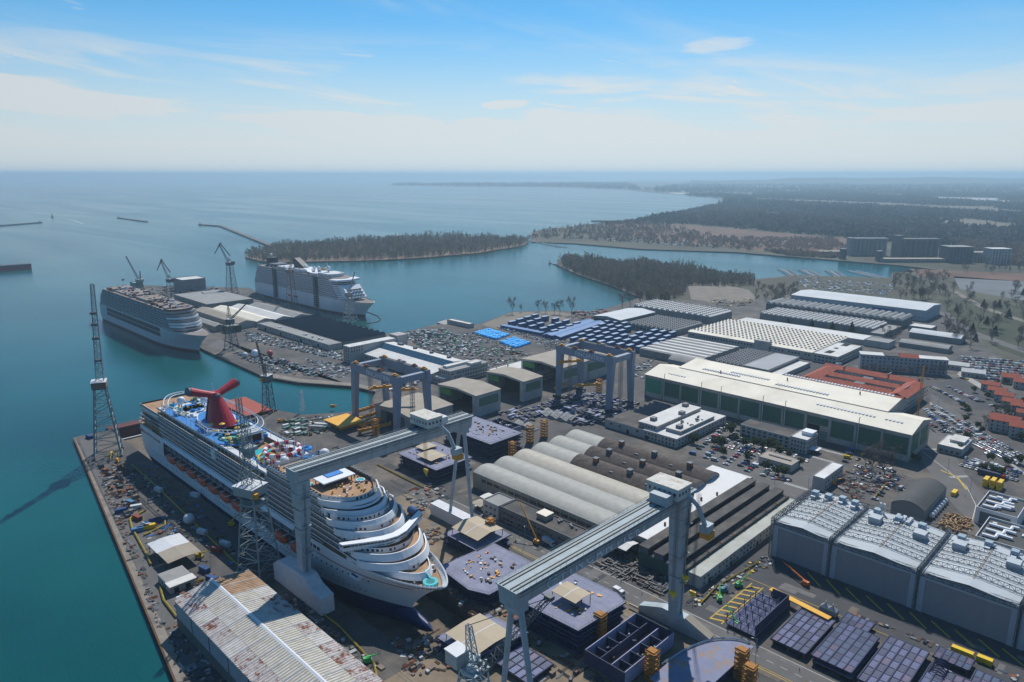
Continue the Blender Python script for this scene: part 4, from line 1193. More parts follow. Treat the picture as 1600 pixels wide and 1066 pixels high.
# --- paint and blasting halls with the exposed roof trusses
truss_m = mat('truss_steel', (.13, .15, .165), .55, .15, .4)
hall_roof = mat('pale_blue_membrane', (.44, .48, .5), .7, .1, .07, stain=(.3,.31,.3), stain_amt=.6, stain_scale=.05)
door_m = mat('roller_door_grey', (.31, .29, .3), .7, .08, .2)
frame_m = mat('hall_frame_grey', (.38, .39, .4), .7, .1, .15)
def truss(mb, p, q, h, n, r=.17):
 p, q = Vector(p), Vector(q); up = Vector((0, 0, h))
 mb.bar(p, q, r); mb.bar(p + up, q + up, r)
 for i in range(n):
  a, b = p.lerp(q, i/n), p.lerp(q, (i+1)/n)
  mb.bar(a, b + up, r*.7) if i % 2 else mb.bar(a + up, b, r*.7)
  mb.bar(a, a + up, r*.6)
def truss_halls():
 edges = [-146, -115.8, -76.0, -36.5, 3.5, 42]
 labs = ['left-hand narrow hall of the truss-roofed row', 'second truss-roofed hall from the left with wide grey door', 'third truss-roofed hall from the left with wide grey door', 'truss-roofed hall cut by the right edge', 'truss-roofed hall beyond the right edge']
 for k in range(5):
  s0, s1 = edges[k], edges[k+1]; L_ = s1 - s0; D = 51.0; h = 19.2
  o = thing('blasting_hall', 'grey ' + labs[k], 'factory hall', s0, 343.4, 0, 0, 'truss-roofed halls with roller doors')
  g_ = .35
  mb = MB(); mb.box(g_, L_-g_, .6, D, -.2, h); part('wall', mb, frame_m, o)
  mb = MB(); mb.box(g_, 3.2, -.05, .58, 0, h); mb.box(L_-3.2, L_-g_, -.05, .58, 0, h); mb.box(3.2, L_-3.2, -.05, .58, 16.8, h); part('door_frame', mb, mat('hall_frame_pale', (.4,.43,.46), .7, .1, .15), o)
  nsl = 22
  me = None
  for i in range(nsl):
   z0 = .1 + 16.6*i/nsl
   if me is None:
    b = MB(); b.profile([(.46, 0), (.46, 16.6/nsl), (.2, 16.6/nsl*.72), (.2, 16.6/nsl*.08)][::-1], 3.25, L_-3.25); me = b.mesh('door_slat', door_m)
   part('door_slat', me, None, o, (0, 0, z0))
  mid = L_/2
  mb = MB(); mb.profile([(0.2, h), (mid, h+1.7), (mid, h+1.95), (0.2, h+.25)], .3, D, 'y'); part('roof', mb, hall_roof, o)
  mb = MB(); mb.profile([(mid, h+1.7), (L_-.2, h), (L_-.2, h+.25), (mid, h+1.95)], .3, D, 'y'); part('roof', mb, hall_roof, o)
  mb = MB(); mb.box(mid-.35, mid+.35, 8, D-4, h+1.9, h+2.15); part('ridge_strip', mb, tan_roof, o)
  for y in (11, 20, 29, 38):
   mb = MB(); truss(mb, (0, y, h+.5), (L_/2, y, h+2.2), 2.2, int(L_/4)); truss(mb, (L_/2, y, h+2.2), (L_, y, h+.5), 2.2, int(L_/4)); part('roof_truss', mb, truss_m, o)
  mb = MB(); truss(mb, (0, -.4, h-.9), (L_, -.4, h-.9), 2.0, int(L_/1.9)); truss(mb, (0, 1.6, h+.4), (L_, 1.6, h+.4), .8, int(L_/2.4), .12); part('front_truss', mb, truss_m, o)
  mb = MB()
  for dx in (-.45, .45): truss(mb, (dx, 0, h+.6), (dx, D, h+.6), 2.4, 22)
  for i in range(23): mb.bar((-.45, D*i/22, h+3), (.45, D*i/22, h+3), .12)
  part('side_truss', mb, truss_m, o)
  mb = MB(); mb.lattice([(-.7,-.9,0),(.7,-.9,0),(.7,.3,0),(-.7,.3,0)], [(-.7,-.9,h+2.6),(.7,-.9,h+2.6),(.7,.3,h+2.6),(-.7,.3,h+2.6)], 12, .13, .08); part('lattice_column', mb, truss_m, o)
  mb = MB(); truss(mb, (0, D, h+.6), (L_, D, h+.6), 2.2, 16); part('back_truss', mb, truss_m, o)
  for i in range(3 if k else 4):
   x, y = (L_*(i+.6)/(3.6 if k else 4.4)), rnd.uniform(41.5, 46)
   mb = MB(); mb.box(x-1.6, x+1.6, y, y+3.6, h+1.2, h+4.4); mb.mi(1); mb.box(x-1.0, x+1.2, y-2.8, y-.1, h+1.0, h+2.6); mb.bar((x, y, h+3), (x+3, y+2, h+3), .6, 8); part('air_handling_unit', mb, [mat('plant_blue_grey', (.28,.37,.43), .6, .1, .4), white2], o)
  if k in (1, 2, 3):
   for x, y in ((5 if k != 1 else 6, 36), (L_-12, 34)):
    mb = MB(); mb.box(x, x+5.5, y-3, y+3, h+1, h+4.2); part('roof_house', mb, hall_roof, o)
  if k == 1:
   for j in range(3):
    mb = MB(); mb.box(15+j*3, 17+j*3, 42, 50, h+2.2, h+2.5)
    for q in range(6): mb.box(15.2+j*3, 16.8+j*3, 42.3+q*1.3, 43.2+q*1.3, h+2.5, h+3.3)
    part('cooling_fan_bank', mb, white2, o)
   for j in range(2):
    mb = MB(); mb.cyl(7+j*1.8, 48, h, h+7, .6, 10); part('stack', mb, white2, o)
truss_halls()
o = flat_roofed('pump_house', 'low dark-roofed annex behind the truss-roofed halls', 'annex', -124, -104, 396, 414, 5, wallgrey, dark_roof)
# --- open-fronted assembly halls, gable end open
def open_hall(s0, s1, t0, t1, h, rise, label, green=True):
 o = thing('assembly_hall', label, 'assembly hall', s0, t0, 0, 0, 'open-fronted assembly halls')
 L_, D = s1-s0, t1-t0
 hm = mat('hall_sheet_pale', (.4,.41,.4), .75, .1, .1, stain=(.26,.24,.21), stain_amt=.35, stain_scale=.07)
 mb = MB(); mb.box(0, .8, 0, D, 0, h); mb.box(L_-.8, L_, 0, D, 0, h); mb.box(.8, L_-.8, D-.8, D, 0, h); part('wall', mb, hm, o)
 mb = MB(); mb.box(.8, 2.2, -.05, 1.2, 0, h-.1); mb.box(L_-4.5, L_-.85, -.05, .8, 0, h-.1); part('door_leaf', mb, hm, o)
 mb = MB(); mb.profile([(0, h-1.6), (0, h), (L_/2, h+rise), (L_, h), (L_, h-1.6), (L_/2, h+rise-1.6)], 0, .8, 'y'); part('gable_fascia', mb, hm, o)
 if green:
  mb = MB(); mb.box(1, L_*.34, .3, .5, h-7, h-1.7); part('green_netting', mb, mat('green_netting', (.07,.24,.06), .8, .3, .5), o)
 mb = MB(); mb.profile([(-.5, h), (L_/2, h+rise), (L_/2, h+rise+.4), (-.5, h+.4)], -.6, D+.5, 'y'); part('roof', mb, tan_roof if green else white_roof, o)
 mb = MB(); mb.profile([(L_/2, h+rise), (L_+.5, h), (L_+.5, h+.4), (L_/2, h+rise+.4)], -.6, D+.5, 'y'); part('roof', mb, tan_roof if green else white_roof, o)
 nb = max(1, int(D/30))
 for i in range(nb):
  y0, y1 = D*i/nb + D/nb*.12, D*(i+1)/nb - D/nb*.1
  mb = MB(); mb.box(L_, L_+.1, y0, y1, h*.45, h*.85); part('green_window', mb, mat('green_glazing', (.1,.17,.12), .4, .15, .4), o)
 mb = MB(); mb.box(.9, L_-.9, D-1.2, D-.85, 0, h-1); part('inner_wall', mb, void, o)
 return o
open_hall(-470, -421, 383, 411.5, 18.5, 2.0, 'open-fronted hall with tan roof nearest the twin-beam gantry')
open_hall(-470, -422, 441, 466, 18.5, 2.0, 'open-fronted hall standing alone in the middle of the three')
open_hall(-476, -424, 494, 566, 20, 2.2, 'long open-fronted hall with bright green netting behind a gantry', True)
o = gabled('low_hall', 'tan-roofed low hall behind the yellow lifting beams', 'hall', -478, -432, 322, 367, 12.5, 14.2, conc, tan_roof, 't')
mb = MB(); mb.box(8, 40, -.12, -.02, 0, 10.5); part('hall_door', mb, void, o)
for a, b in ((8, 16), (30, 40)):
 mb = MB(); mb.box(a, b, -.2, -.13, 0, 10.4); part('door_leaf', mb, slate, o)
# --- long pale building with glazed roof
def long_building():
 s0, t0 = -660.0, 407.0
 o = thing('long_workshop', 'long white workshop with blue glass strip along its roof', 'workshop', s0, t0)
 mb = MB(); mb.box(0, 13, 0, 62, -.2, 17.6); tw = part('tower_block', mb, plaster, o)
 mb = MB(); mb.box(.3, 12.7, .3, 61.7, 17.6, 17.8); part('tower_roof', mb, white_roof, tw)
 mb = MB(); mb.box(-1, 14, 62.05, 76, -.2, 20.5); part('turret', mb, plaster, o)
 windows(o, 't', -.02, .5, 12.5, 3, (1.2, 4.5, 8, 11.6, 14.8), 1.6, 2.0); windows(o, 's', 13.02, 1, 17, 5, (11.6, 14.8), 1.5, 1.9); window_band(o, 't', 62.05, 0, 13, 4, (18,), 1.4, 1.6)
 mb = MB(); mb.box(13.05, 132, 16, 70, -.2, 8.2); part('wall', mb, plaster, o)
 mb = MB(); mb.profile([(15.4, 8.2), (36, 11.0), (36, 11.3), (15.4, 8.5)], 13.1, 132); part('roof', mb, white_roof, o)
 n = 16
 for i in range(n):
  x0, x1 = 14 + 117*i/n + .2, 14 + 117*(i+1)/n - .2
  mb = MB(); mb.profile([(36.3, 11.2), (44, 15.2), (44, 15.4), (36.3, 11.4)], x0, x1); part('roof_glass', mb, blue_glass, o)
 mb = MB(); mb.profile([(36, 8), (44.2, 14.9), (56, 13.9), (70.5, 8.2), (70.5, 8)], 13.2, 131.8); part('upper_wall', mb, plaster, o)
 mb = MB(); mb.profile([(44.1, 15.25), (57, 14.1), (71, 8.4), (71, 8.75), (57, 14.5), (44.1, 15.6)], 13.1, 132); part('upper_roof', mb, white_roof, o)
 for i in range(4):
  mb = MB(); x = 30 + i*28; mb.box(x, x+(7 if i == 0 else 2.5), 50, 54, 14.5, 17); part('roof_vent', mb, slate, o)
 windows(o, 't', 15.98, 16, 130, 26, (3.4,), 2.0, 2.6, .1)
 mb = MB(); mb.box(132.1, 150, 24, 74, -.2, 12.6); part('end_block', mb, plaster, o)
 mb = MB(); mb.box(131.9, 150.2, 23.8, 74.2, 12.6, 13.0); part('end_roof', mb, grey_roof, o)
 mb = MB(); mb.box(134, 140, 28, 60, 13, 15.2); mb.box(142, 149, 52, 66, 13, 15.4); part('roof_house', mb, white_roof, o)
 windows(o, 's', 150.02, 25, 73, 14, (1.2, 5.0, 8.8), 1.5, 1.9, .04); windows(o, 't', 23.98, 133, 149, 5, (1.2, 5.0, 8.8), 1.5, 1.9)
 mb = MB(); mb.box(149.95, 150.2, 24, 74, 4.0, 4.25); mb.box(149.95, 150.2, 24, 74, 7.9, 8.1); part('string_course', mb, white, o)
long_building()
o = flat_roofed('flat_block', 'white flat-roofed block with vents behind the open-fronted halls', 'building', -500, -455, 470, 520, 9, plaster, white_roof)
roof_units(o, 2, 43, 2, 48, 9, 14, slate, .7, 1.6, 2.4); windows(o, 's', 45.02, 2, 48, 12, (1.5, 5), 1.4, 1.6)
o = flat_roofed('flat_block', 'low white annex in front of the long glazed workshop', 'annex', -545, -512, 424, 431, 6, plaster, white_roof); windows(o, 't', -.02, 1, 32, 9, (2,), 1.6, 1.8)
# --- warehouses on the far pier
for k in range(4):
 a = -1046 + k*13
 gabled('pier_warehouse', ['tan gable roof, nearest the water in the pier warehouse row', 'pale gable roof, second in the pier warehouse row', 'white gable roof, third in the pier warehouse row', 'grey gable roof, inland end of the pier warehouse row'][k], 'warehouse',
  -1040 + k*6, -900 + k*4, 400 + k*24.3, 424 + k*24.3, 7, 10.2, plaster, [tan_roof, cream_roof, white_roof, grey_roof][k], 's', 'gabled warehouses on the far pier')
 if k == 0:
  window_band(o, 't', 0, 0, 1, 1, (1,), .1, .1)
o = flat_roofed('pier_hall', 'wide grey-roofed hall at the seaward end of the pier', 'hall', -1190, -1062, 428, 500, 9, wallgrey, grey_roof, None, .2)
o = sawtooth('sawtooth_works', 'large dark green-black sawtooth works on the far pier', 'works', -882, -712, 440, 500, 7, 3.2, 14, wallgrey, mat('dark_green_felt', (.03,.045,.04), .9, .3, .2, stain=(.09,.1,.085), stain_amt=.6, stain_scale=.05), glass, 't', True)
o = flat_roofed('pier_row', 'long low row with pale windows along the dark sawtooth works', 'row building', -886, -712, 421, 438, 6.8, plaster, grey_roof, None, .3)
window_band(o, 't', 0, 2, 172, 34, (3.6,), 2.2, 1.8, .1); doors(o, 't', -.05, (20, 60, 110, 150), 4, 4)
roof_units(o, 20, 150, 3, 14, 6.8, 6, white2, 2, 4, 2)
o = flat_roofed('pier_store', 'green-fronted store at the bow of the unfinished ship', 'store', -900, -885, 380, 398, 8, mat('dark_green_wall', (0,0,0)), grey_roof)
o = gabled('pier_long_roof', 'long narrow roof running along the quay past the unfinished ship', 'shed', -1040, -905, 372, 384, 7, 9, wallgrey, grey_roof, 's')
o = flat_roofed('grey_block_hall', 'big windowless grey hall at the pier end near a luffing crane', 'hall', -1300, -1262, 470, 510, 20, wallgrey, white_roof)
o = flat_roofed('green_shed', 'small pale green shed at the tip of the pier', 'shed', -1385, -1365, 425, 440, 9, mat('pale_green_wall', (.2,.3,.25), .8), mat('pale_green_wall', (0,0,0)))
# --- jetty and its long cabin
mb = MB(); q = [(-752.7,614),(-759,640),(-676,620),(-671,597)]
mb.prism([(x+715, y-617) for x, y in q], -8, -.6); solo('jetty', mb, conc, 'grey concrete jetty reaching into the bay with a long cabin on it', 'jetty', -715, 617)
o = flat_roofed('jetty_cabin', 'long pale cabin standing on the concrete jetty', 'cabin', -735, -690, 617, 626, 5, plaster, white_roof)
# --- sheds north of the yard
o = gabled('open_shed', 'pale wide-roofed open shed near the bare trees on the bay shore', 'shed', -598, -553, 763, 845, 9, 11.5, wallgrey, mat('plain_pale_roof', (.52,.54,.55), .7, .08, .05), 't')
mb = MB(); mb.box(45, 45.1, 3, 80, .5, 6.5); part('side_opening', mb, void, o); mb = MB(); mb.box(2, 43, -.1, -.02, .5, 6.5); part('front_opening', mb, void, o)
pale_saw = mat('pale_saw_roof', (.58, .57, .54), .75, .1, .05)
sawtooth('sawtooth_shed', 'pale sawtooth shed by the gravel yard and the wooded point', 'factory shed', -604, -479, 866, 926, 9, 3, 14, wallgrey, pale_saw, glass, 't', False)
o = sawtooth('sawtooth_shed', 'grey sawtooth shed in front of the pale one by the gravel yard', 'factory shed', -540, -471, 762, 832, 7, 2.6, 11, wallgrey, grey_roof, glass, 't', False)
window_band(o, 't', 0, 2, 67, 12, (2.5,), 3, 2)
o = sawtooth('ridged_factory', 'very wide cream factory roof with many parallel ridges', 'factory', -455, -300, 775, 872, 8, 1.9, 11, plaster, cream_roof, slate, 's', True, None, 34)
mb = MB(); mb.profile([(-6, 8), (0, 9.5), (0, 9.8), (-6, 8.3)], 0, 155); part('front_roof', mb, cream_roof, o); mb = MB(); mb.box(0, 155, -5.6, -.05, -.2, 8); part('front_wall', mb, plaster, o)
window_band(o, 't', -5.6, 2, 153, 40, (4,), 2.0, 1.8, .1)
mb = MB(); mb.box(88, 106, -8, -1, 0, 12.5); part('stair_block', mb, plaster, o)
o = flat_roofed('flat_factory_wing', 'flat white factory wing with two dark roof wells at the end of the ridged factory', 'factory wing', -299.5, -272, 766, 838, 8.5, plaster, white_roof)
for x, y in ((8, 12), (8, 38), (8, 58)):
 mb = MB(); mb.box(x, x+(7 if y != 38 else 4), y, y+(14 if y != 38 else 6), 8.57, 8.75); part('roof_well', mb, void, o)
window_band(o, 's', 27.5, 2, 70, 18, (1.5, 5), 2.2, 1.8); window_band(o, 't', 0, 2, 26, 6, (1.5, 5), 2.2, 1.8)
o = sawtooth('strip_factory', 'grey and white strip-roofed factory behind the tall grey gantry', 'factory', -447, -372, 655, 742, 7.5, 1.5, 7, wallgrey, white_roof, slate, 's', False)
o = vaulted('small_vault', 'grey rounded roof in front of the cream green-panelled hall', 'shed', -400, -362, 640, 662, 6.5, 4, wallgrey, grey_roof, 's')
o = sawtooth('stepped_factory', 'grey stepped-roof factory between the strip factory and the loading yard', 'factory', -362, -330, 668, 742, 6.5, 2.2, 7, plaster, grey_roof, slate, 't', False)
o = flat_roofed('grey_flat_factory', 'flat pale grey factory with white walls by the loading yard', 'factory', -329.6, -303, 668, 742, 7.8, plaster, mat('plain_grey_roof', (.33,.34,.35), .8, .1, .06), None, .4); window_band(o, 's', 26.6, 3, 72, 16, (1.5, 4.6), 2.4, 1.6)
o = flat_roofed('low_annex', 'low white annex along the loading yard in front of the flat grey factory', 'annex', -302, -290, 668, 740, 4.2, plaster, white_roof)
o = flat_roofed('long_flat_roof', 'long flat pale roof with dark trees growing before it', 'building', -452, -276, 884, 916, 5.6, plaster, white_roof, None, .3)
sawtooth('bright_sawtooth', 'bright white sawtooth roof behind the long flat roof', 'factory', -447, -297, 946, 1000, 8, 2.4, 22, wallgrey, pale_saw, glass, 't', False)
flat_roofed('side_shed', 'grey flat shed at the end of the bright sawtooth roof', 'shed', -296, -280, 930, 1000, 6, wallgrey, grey_roof)
o = thing('arched_row', 'dark hall roofed by a row of small arches', 'hall', -470, 1012)
mb = MB(); mb.box(0, 186, 0, 46, -.2, 11); part('wall', mb, slate, o)
for k in range(22):
 mb = MB(); ar = arc_profile(8.4, 11, 3.2, 6); mb.profile([(k*8.45 + a, z) for a, z in [(0, 10.6)] + ar + [(8.4, 10.6)]], -.5, 46.5, 'y'); part('roof_arch', mb, grey_roof if k % 2 else mat('grey_arch', (.34,.35,.34), .8, .1), o)
o = gabled('tall_pale_hall', 'tall pale long hall behind the row of arches near the marina', 'hall', -466, -277, 1088, 1160, 15, 18, mat('pale_blue_wall', (.36,.42,.46), .7, .08, .05), mat('plain_pale_roof', (0,0,0)), 's')
mb = MB(); mb.box(120, 150, -.14, -.02, 9, 11.5); part('blue_sign_band', mb, mat('blue_sign', (.02,.08,.3), .5), o)
mb = MB(); mb.box(0, 189, -.12, -.02, 4.4, 4.9); mb.box(189, 189.12, 0, 72, 10, 10.4); part('wall_band', mb, slate, o)
o = vaulted('round_shed', 'long pale round-roofed shed by the park edge', 'shed', -261, -205, 966, 990, 6.5, 3, wallgrey, mat('plain_pale_roof', (0,0,0)), 's')
o = vaulted('round_shed', 'dark grey round-roofed shed in front of the pale one', 'shed', -254, -203, 905, 924, 5, 2.4, wallgrey, grey_roof, 's')
flat_roofed('low_block', 'small white block left of the round-roofed sheds', 'building', -285, -258, 880, 905, 7, plaster, grey_roof)
flat_roofed('low_block', 'small pale-roofed block behind the round-roofed sheds', 'building', -275, -248, 1010, 1035, 6, wallgrey, white_roof)
vaulted('round_shed', 'low grey round-roofed store beside the full car lots', 'shed', -128, -92, 908, 925, 4, 2.4, wallgrey, grey_roof, 's')
# --- apartment block
o = thing('apartment_block', 'grey four-storey apartment block with a patch of red roof behind bare trees', 'apartment block', -250, 768, 0, R(26))
mb = MB(); mb.box(0, 80, 0, 13, -.2, 15.5); part('wall', mb, mat('apartment_wall', (.36,.37,.4), .85, .1, .1), o)
for q0, q1 in ((-.5, 22), (54, 80.5)): mb = MB(); mb.box(q0, q1, -.5, 13.5, 15.5, 16.1); part('roof', mb, white_roof, o)
mb = MB(); mb.box(22.1, 36, -.5, 13.5, 15.5, 16.3); part('dark_roof', mb, dark_roof, o)
mb = MB(); mb.profile([(-.5, 15.5), (6.5, 18.6), (13.5, 15.5)], 36.1, 53.9); part('red_roof', mb, tile_roof, o)
windows(o, 't', -.02, 1, 79, 20, (1.4, 5.0, 8.6, 12.2), 1.5, 1.6, .06)
# --- gatehouse and houses at the right
o = flat_roofed('gatehouse', 'small white gatehouse with stepped flat roof at the yard entrance', 'gatehouse', -126, -110, 570, 598, 5.4, plaster, white_roof, None, .4)
mb = MB(); mb.box(5, 14, 12, 26, 5.4, 7.2); mb.box(4.6, 14.4, 11.6, 26.4, 7.2, 7.5); part('upper_roof', mb, white_roof, o); windows(o, 't', -.02, 1, 15, 4, (1.2,), 1.8, 1.5)
def house(u, v, L_, D, h, rot, label, wall=None, roofm=None, group='red-roofed houses outside the yard'):
 s, t = ground(u, v)
 o = thing('house', label, 'house', s, t, 0, rot, group)
 mb = MB(); mb.profile([(-D/2, -.2), (D/2, -.2), (D/2, h), (0, h + D*.2), (-D/2, h)], -L_/2, L_/2); part('wall', mb, wall or plaster, o)
 for sg in (-1, 1):
  mb = MB(); pr = [(sg*(D/2+.6), h-.3), (0, h+D*.22), (0, h+D*.22+.3), (sg*(D/2+.6), h)]
  mb.profile(pr if sg > 0 else pr[::-1], -L_/2-.5, L_/2+.5); part('roof', mb, roofm or tile_roof, o)
 mb = MB(); mb.box(L_*.2, L_*.2+.8, 1.0, 1.8, h+D*.1, h+D*.25+1.2); part('chimney', mb, plaster, o)
 n = max(2, int(L_/4))
 windows(o, 't', -D/2-.02, -L_/2+.5, L_/2-.5, n, [1.2 + 3*i for i in range(int(h//3))], 1.1, 1.5, .05)
 windows(o, 's', L_/2+.02, -D/2+.5, D/2-.5, 2, [1.2 + 3*i for i in range(int(h//3))], 1.1, 1.5, .05)
for u, v, L_, D, h, rot, lab in (
 (1547,610,14,10,6.4,.05,'white terraced house at the upper end of the red-roofed row'), (1557,619,14,10,6.2,.05,'second terraced house down the red-roofed row'), (1568,627,14,10,6.4,.05,'third terraced house down the red-roofed row'),
 (1580,637,14,10,6.2,.05,'fourth terraced house down the red-roofed row'), (1592,644,12,10,6.4,.05,'white gable-ended house closing the red-roofed row'),
 (1578,598,16,12,6.5,.3,'red-roofed house above the terrace near the right edge'), (1596,606,14,11,6.5,.2,'red-roofed house cut by the right edge above the terrace'), (1576,592,10,8,4,.3,'small red-roofed outbuilding behind the terrace'),
 (1568,672,20,15,9.3,.1,'tall cream villa with hipped red roof'), (1594,682,15,13,9.0,.1,'cream villa with red roof at the right edge'), (1597,652,9,9,5,.2,'small tiled house at the right edge below the terrace')):
 house(u, v, L_, D, h, rot, lab)
for u, v, L_, lab in ((1492,576,24,'pale low house behind the apartment block'),(1520,588,20,'pale low building near the open lot')):
 house(u, v, L_, 11, 5, .2, lab, None, white_roof, None)
# --- grain silos across the channel
def silos(u0, u1, v, n, h, m, label, head):
 a, b = W(*ground(u0, v)), W(*ground(u1, v))
 d = b - a; r = d.length / n / 2
 o = bpy.data.objects.new('grain_silo', None); COL.objects.link(o); o.location = a; o.rotation_euler = (0, 0, math.atan2(d.y, d.x)); tag(o, label, 'silo block')
 cy = MB(); cy.cyl(0, 0, 0, h, r * .98, 14); me = cy.mesh('silo_drum', m)
 for i in range(n):
  for j in (0, 1): part('silo_drum', me, None, o, (r + 2*r*i, 2*r*j, 0))
 mb = MB(); mb.box(-.5, d.length + .5, -r*.9, r*2.9, h, h + 4.5); part('gallery', mb, m, o)
 mb = MB(); mb.box(-r*2.2, -.6, -r, 3*r, 0, h + head); part('head_house', mb, m, o)
silos(1332, 1384, 399, 8, 38, mat('silo_pale', (.3,.31,.31), .9, .1, .02), 'pale row of grain silos across the channel', 5)
silos(1406, 1464, 405, 7, 44, mat('silo_dark', (.17,.175,.18), .9, .1, .02), 'dark taller row of grain silos across the channel', 12)
def far_box(name, u0, u1, v, depth, h, m, label, cat, roofm=None):
 a, b = W(*ground(u0, v)), W(*ground(u1, v)); d = b - a
 o = bpy.data.objects.new(name, None); COL.objects.link(o); o.location = a; o.rotation_euler = (0, 0, math.atan2(d.y, d.x)); tag(o, label, cat)
 mb = MB(); mb.box(0, d.length, 0, depth, -.2, h); part('wall', mb, m, o)
 mb = MB(); mb.box(-.3, d.length+.3, -.3, depth+.3, h, h+.6); part('roof', mb, roofm or grey_roof, o)
 window_band(o, 't', 0, 2, d.length-2, max(3, int(d.length/7)), [2 + 4*i for i in range(max(1, int((h-2)//4)))], 2.5, 1.8, .1)
 return o
far_box('quay_shed', 1282, 1378, 398.5, 24, 8, wallgrey, 'long low quay shed left of the silos', 'warehouse', tan_roof)
far_box('quay_shed', 1380, 1486, 410.5, 24, 8, wallgrey, 'long low quay shed in front of the dark silos', 'warehouse', tan_roof)
far_box('mill_building', 1481, 1519, 411, 40, 36, slate, 'dark square mill building right of the silos', 'mill')
far_box('mill_annex', 1520, 1546, 410, 30, 22, wallgrey, 'grey mill annex right of the dark mill building', 'building')
far_box('white_mill', 1547, 1578, 413, 30, 34, plaster, 'white tall mill building at the far right of the silos', 'mill', white_roof)
far_box('quay_tower', 1314, 1322, 405, 12, 24, slate, 'slim dark loading tower on the silo quay', 'tower')
far_box('quay_tower', 1371, 1379, 409, 12, 24, slate, 'dark loading tower between the two quay sheds', 'tower')
# ---------------------------------------------------------------- cranes
gantry_m = mat('pale_blue_green_gantry', (.37,.43,.46), .55, .12, .2, stain=(.24,.22,.19), stain_amt=.5, stain_scale=.22)
gantry_g = mat('blue_grey_gantry', (.22,.26,.33), .55, .08, .1)
crane_g = mat('crane_grey_green', (.26,.31,.31), .6, .15, .3)
crane_d = mat('crane_dark_grey', (.12,.135,.145), .6, .2, .3)
orange_y = mat('crane_orange_yellow', (.62,.27,.02), .5, .15, .3)
hook_y = mat('hook_yellow', (.7,.48,.02), .45, .1)
wrap = mat('white_sheeting', (.62,.62,.64), .7, .1, .3, bump=.6)
letter_m = mat('letter_white', (.74,.76,.77), .6, .05)
letter_w = mat('letter_bright_white', (.68,.7,.72), .6, .05)
def lettering(par, text, loc, rot, size, m, squeeze=1.0):
 cu = bpy.data.curves.new('lettering', 'FONT'); cu.body = text; cu.size = size; cu.extrude = .04; cu.space_character = squeeze
 tmp = bpy.data.objects.new('lettering_curve', cu); COL.objects.link(tmp)
 me = bpy.data.meshes.new_from_object(tmp.evaluated_get(bpy.context.evaluated_depsgraph_get()))
 bpy.data.objects.remove(tmp); me.materials.clear(); me.materials.append(m)
 o = link('lettering', me, par, loc); o.rotation_euler = rot; o['kind'] = 'thing'
 return o
def rail_line(mb, p, q, h=1.1, step=3.0, r=.05):
 p, q = Vector(p), Vector(q); n = max(1, int((q-p).length/step)); up = Vector((0,0,h))
 mb.bar(p+up, q+up, r*1.4); mb.bar(p+up*.5, q+up*.5, r)
 for i in range(n+1): a = p.lerp(q, i/n); mb.bar(a, a+up, r)
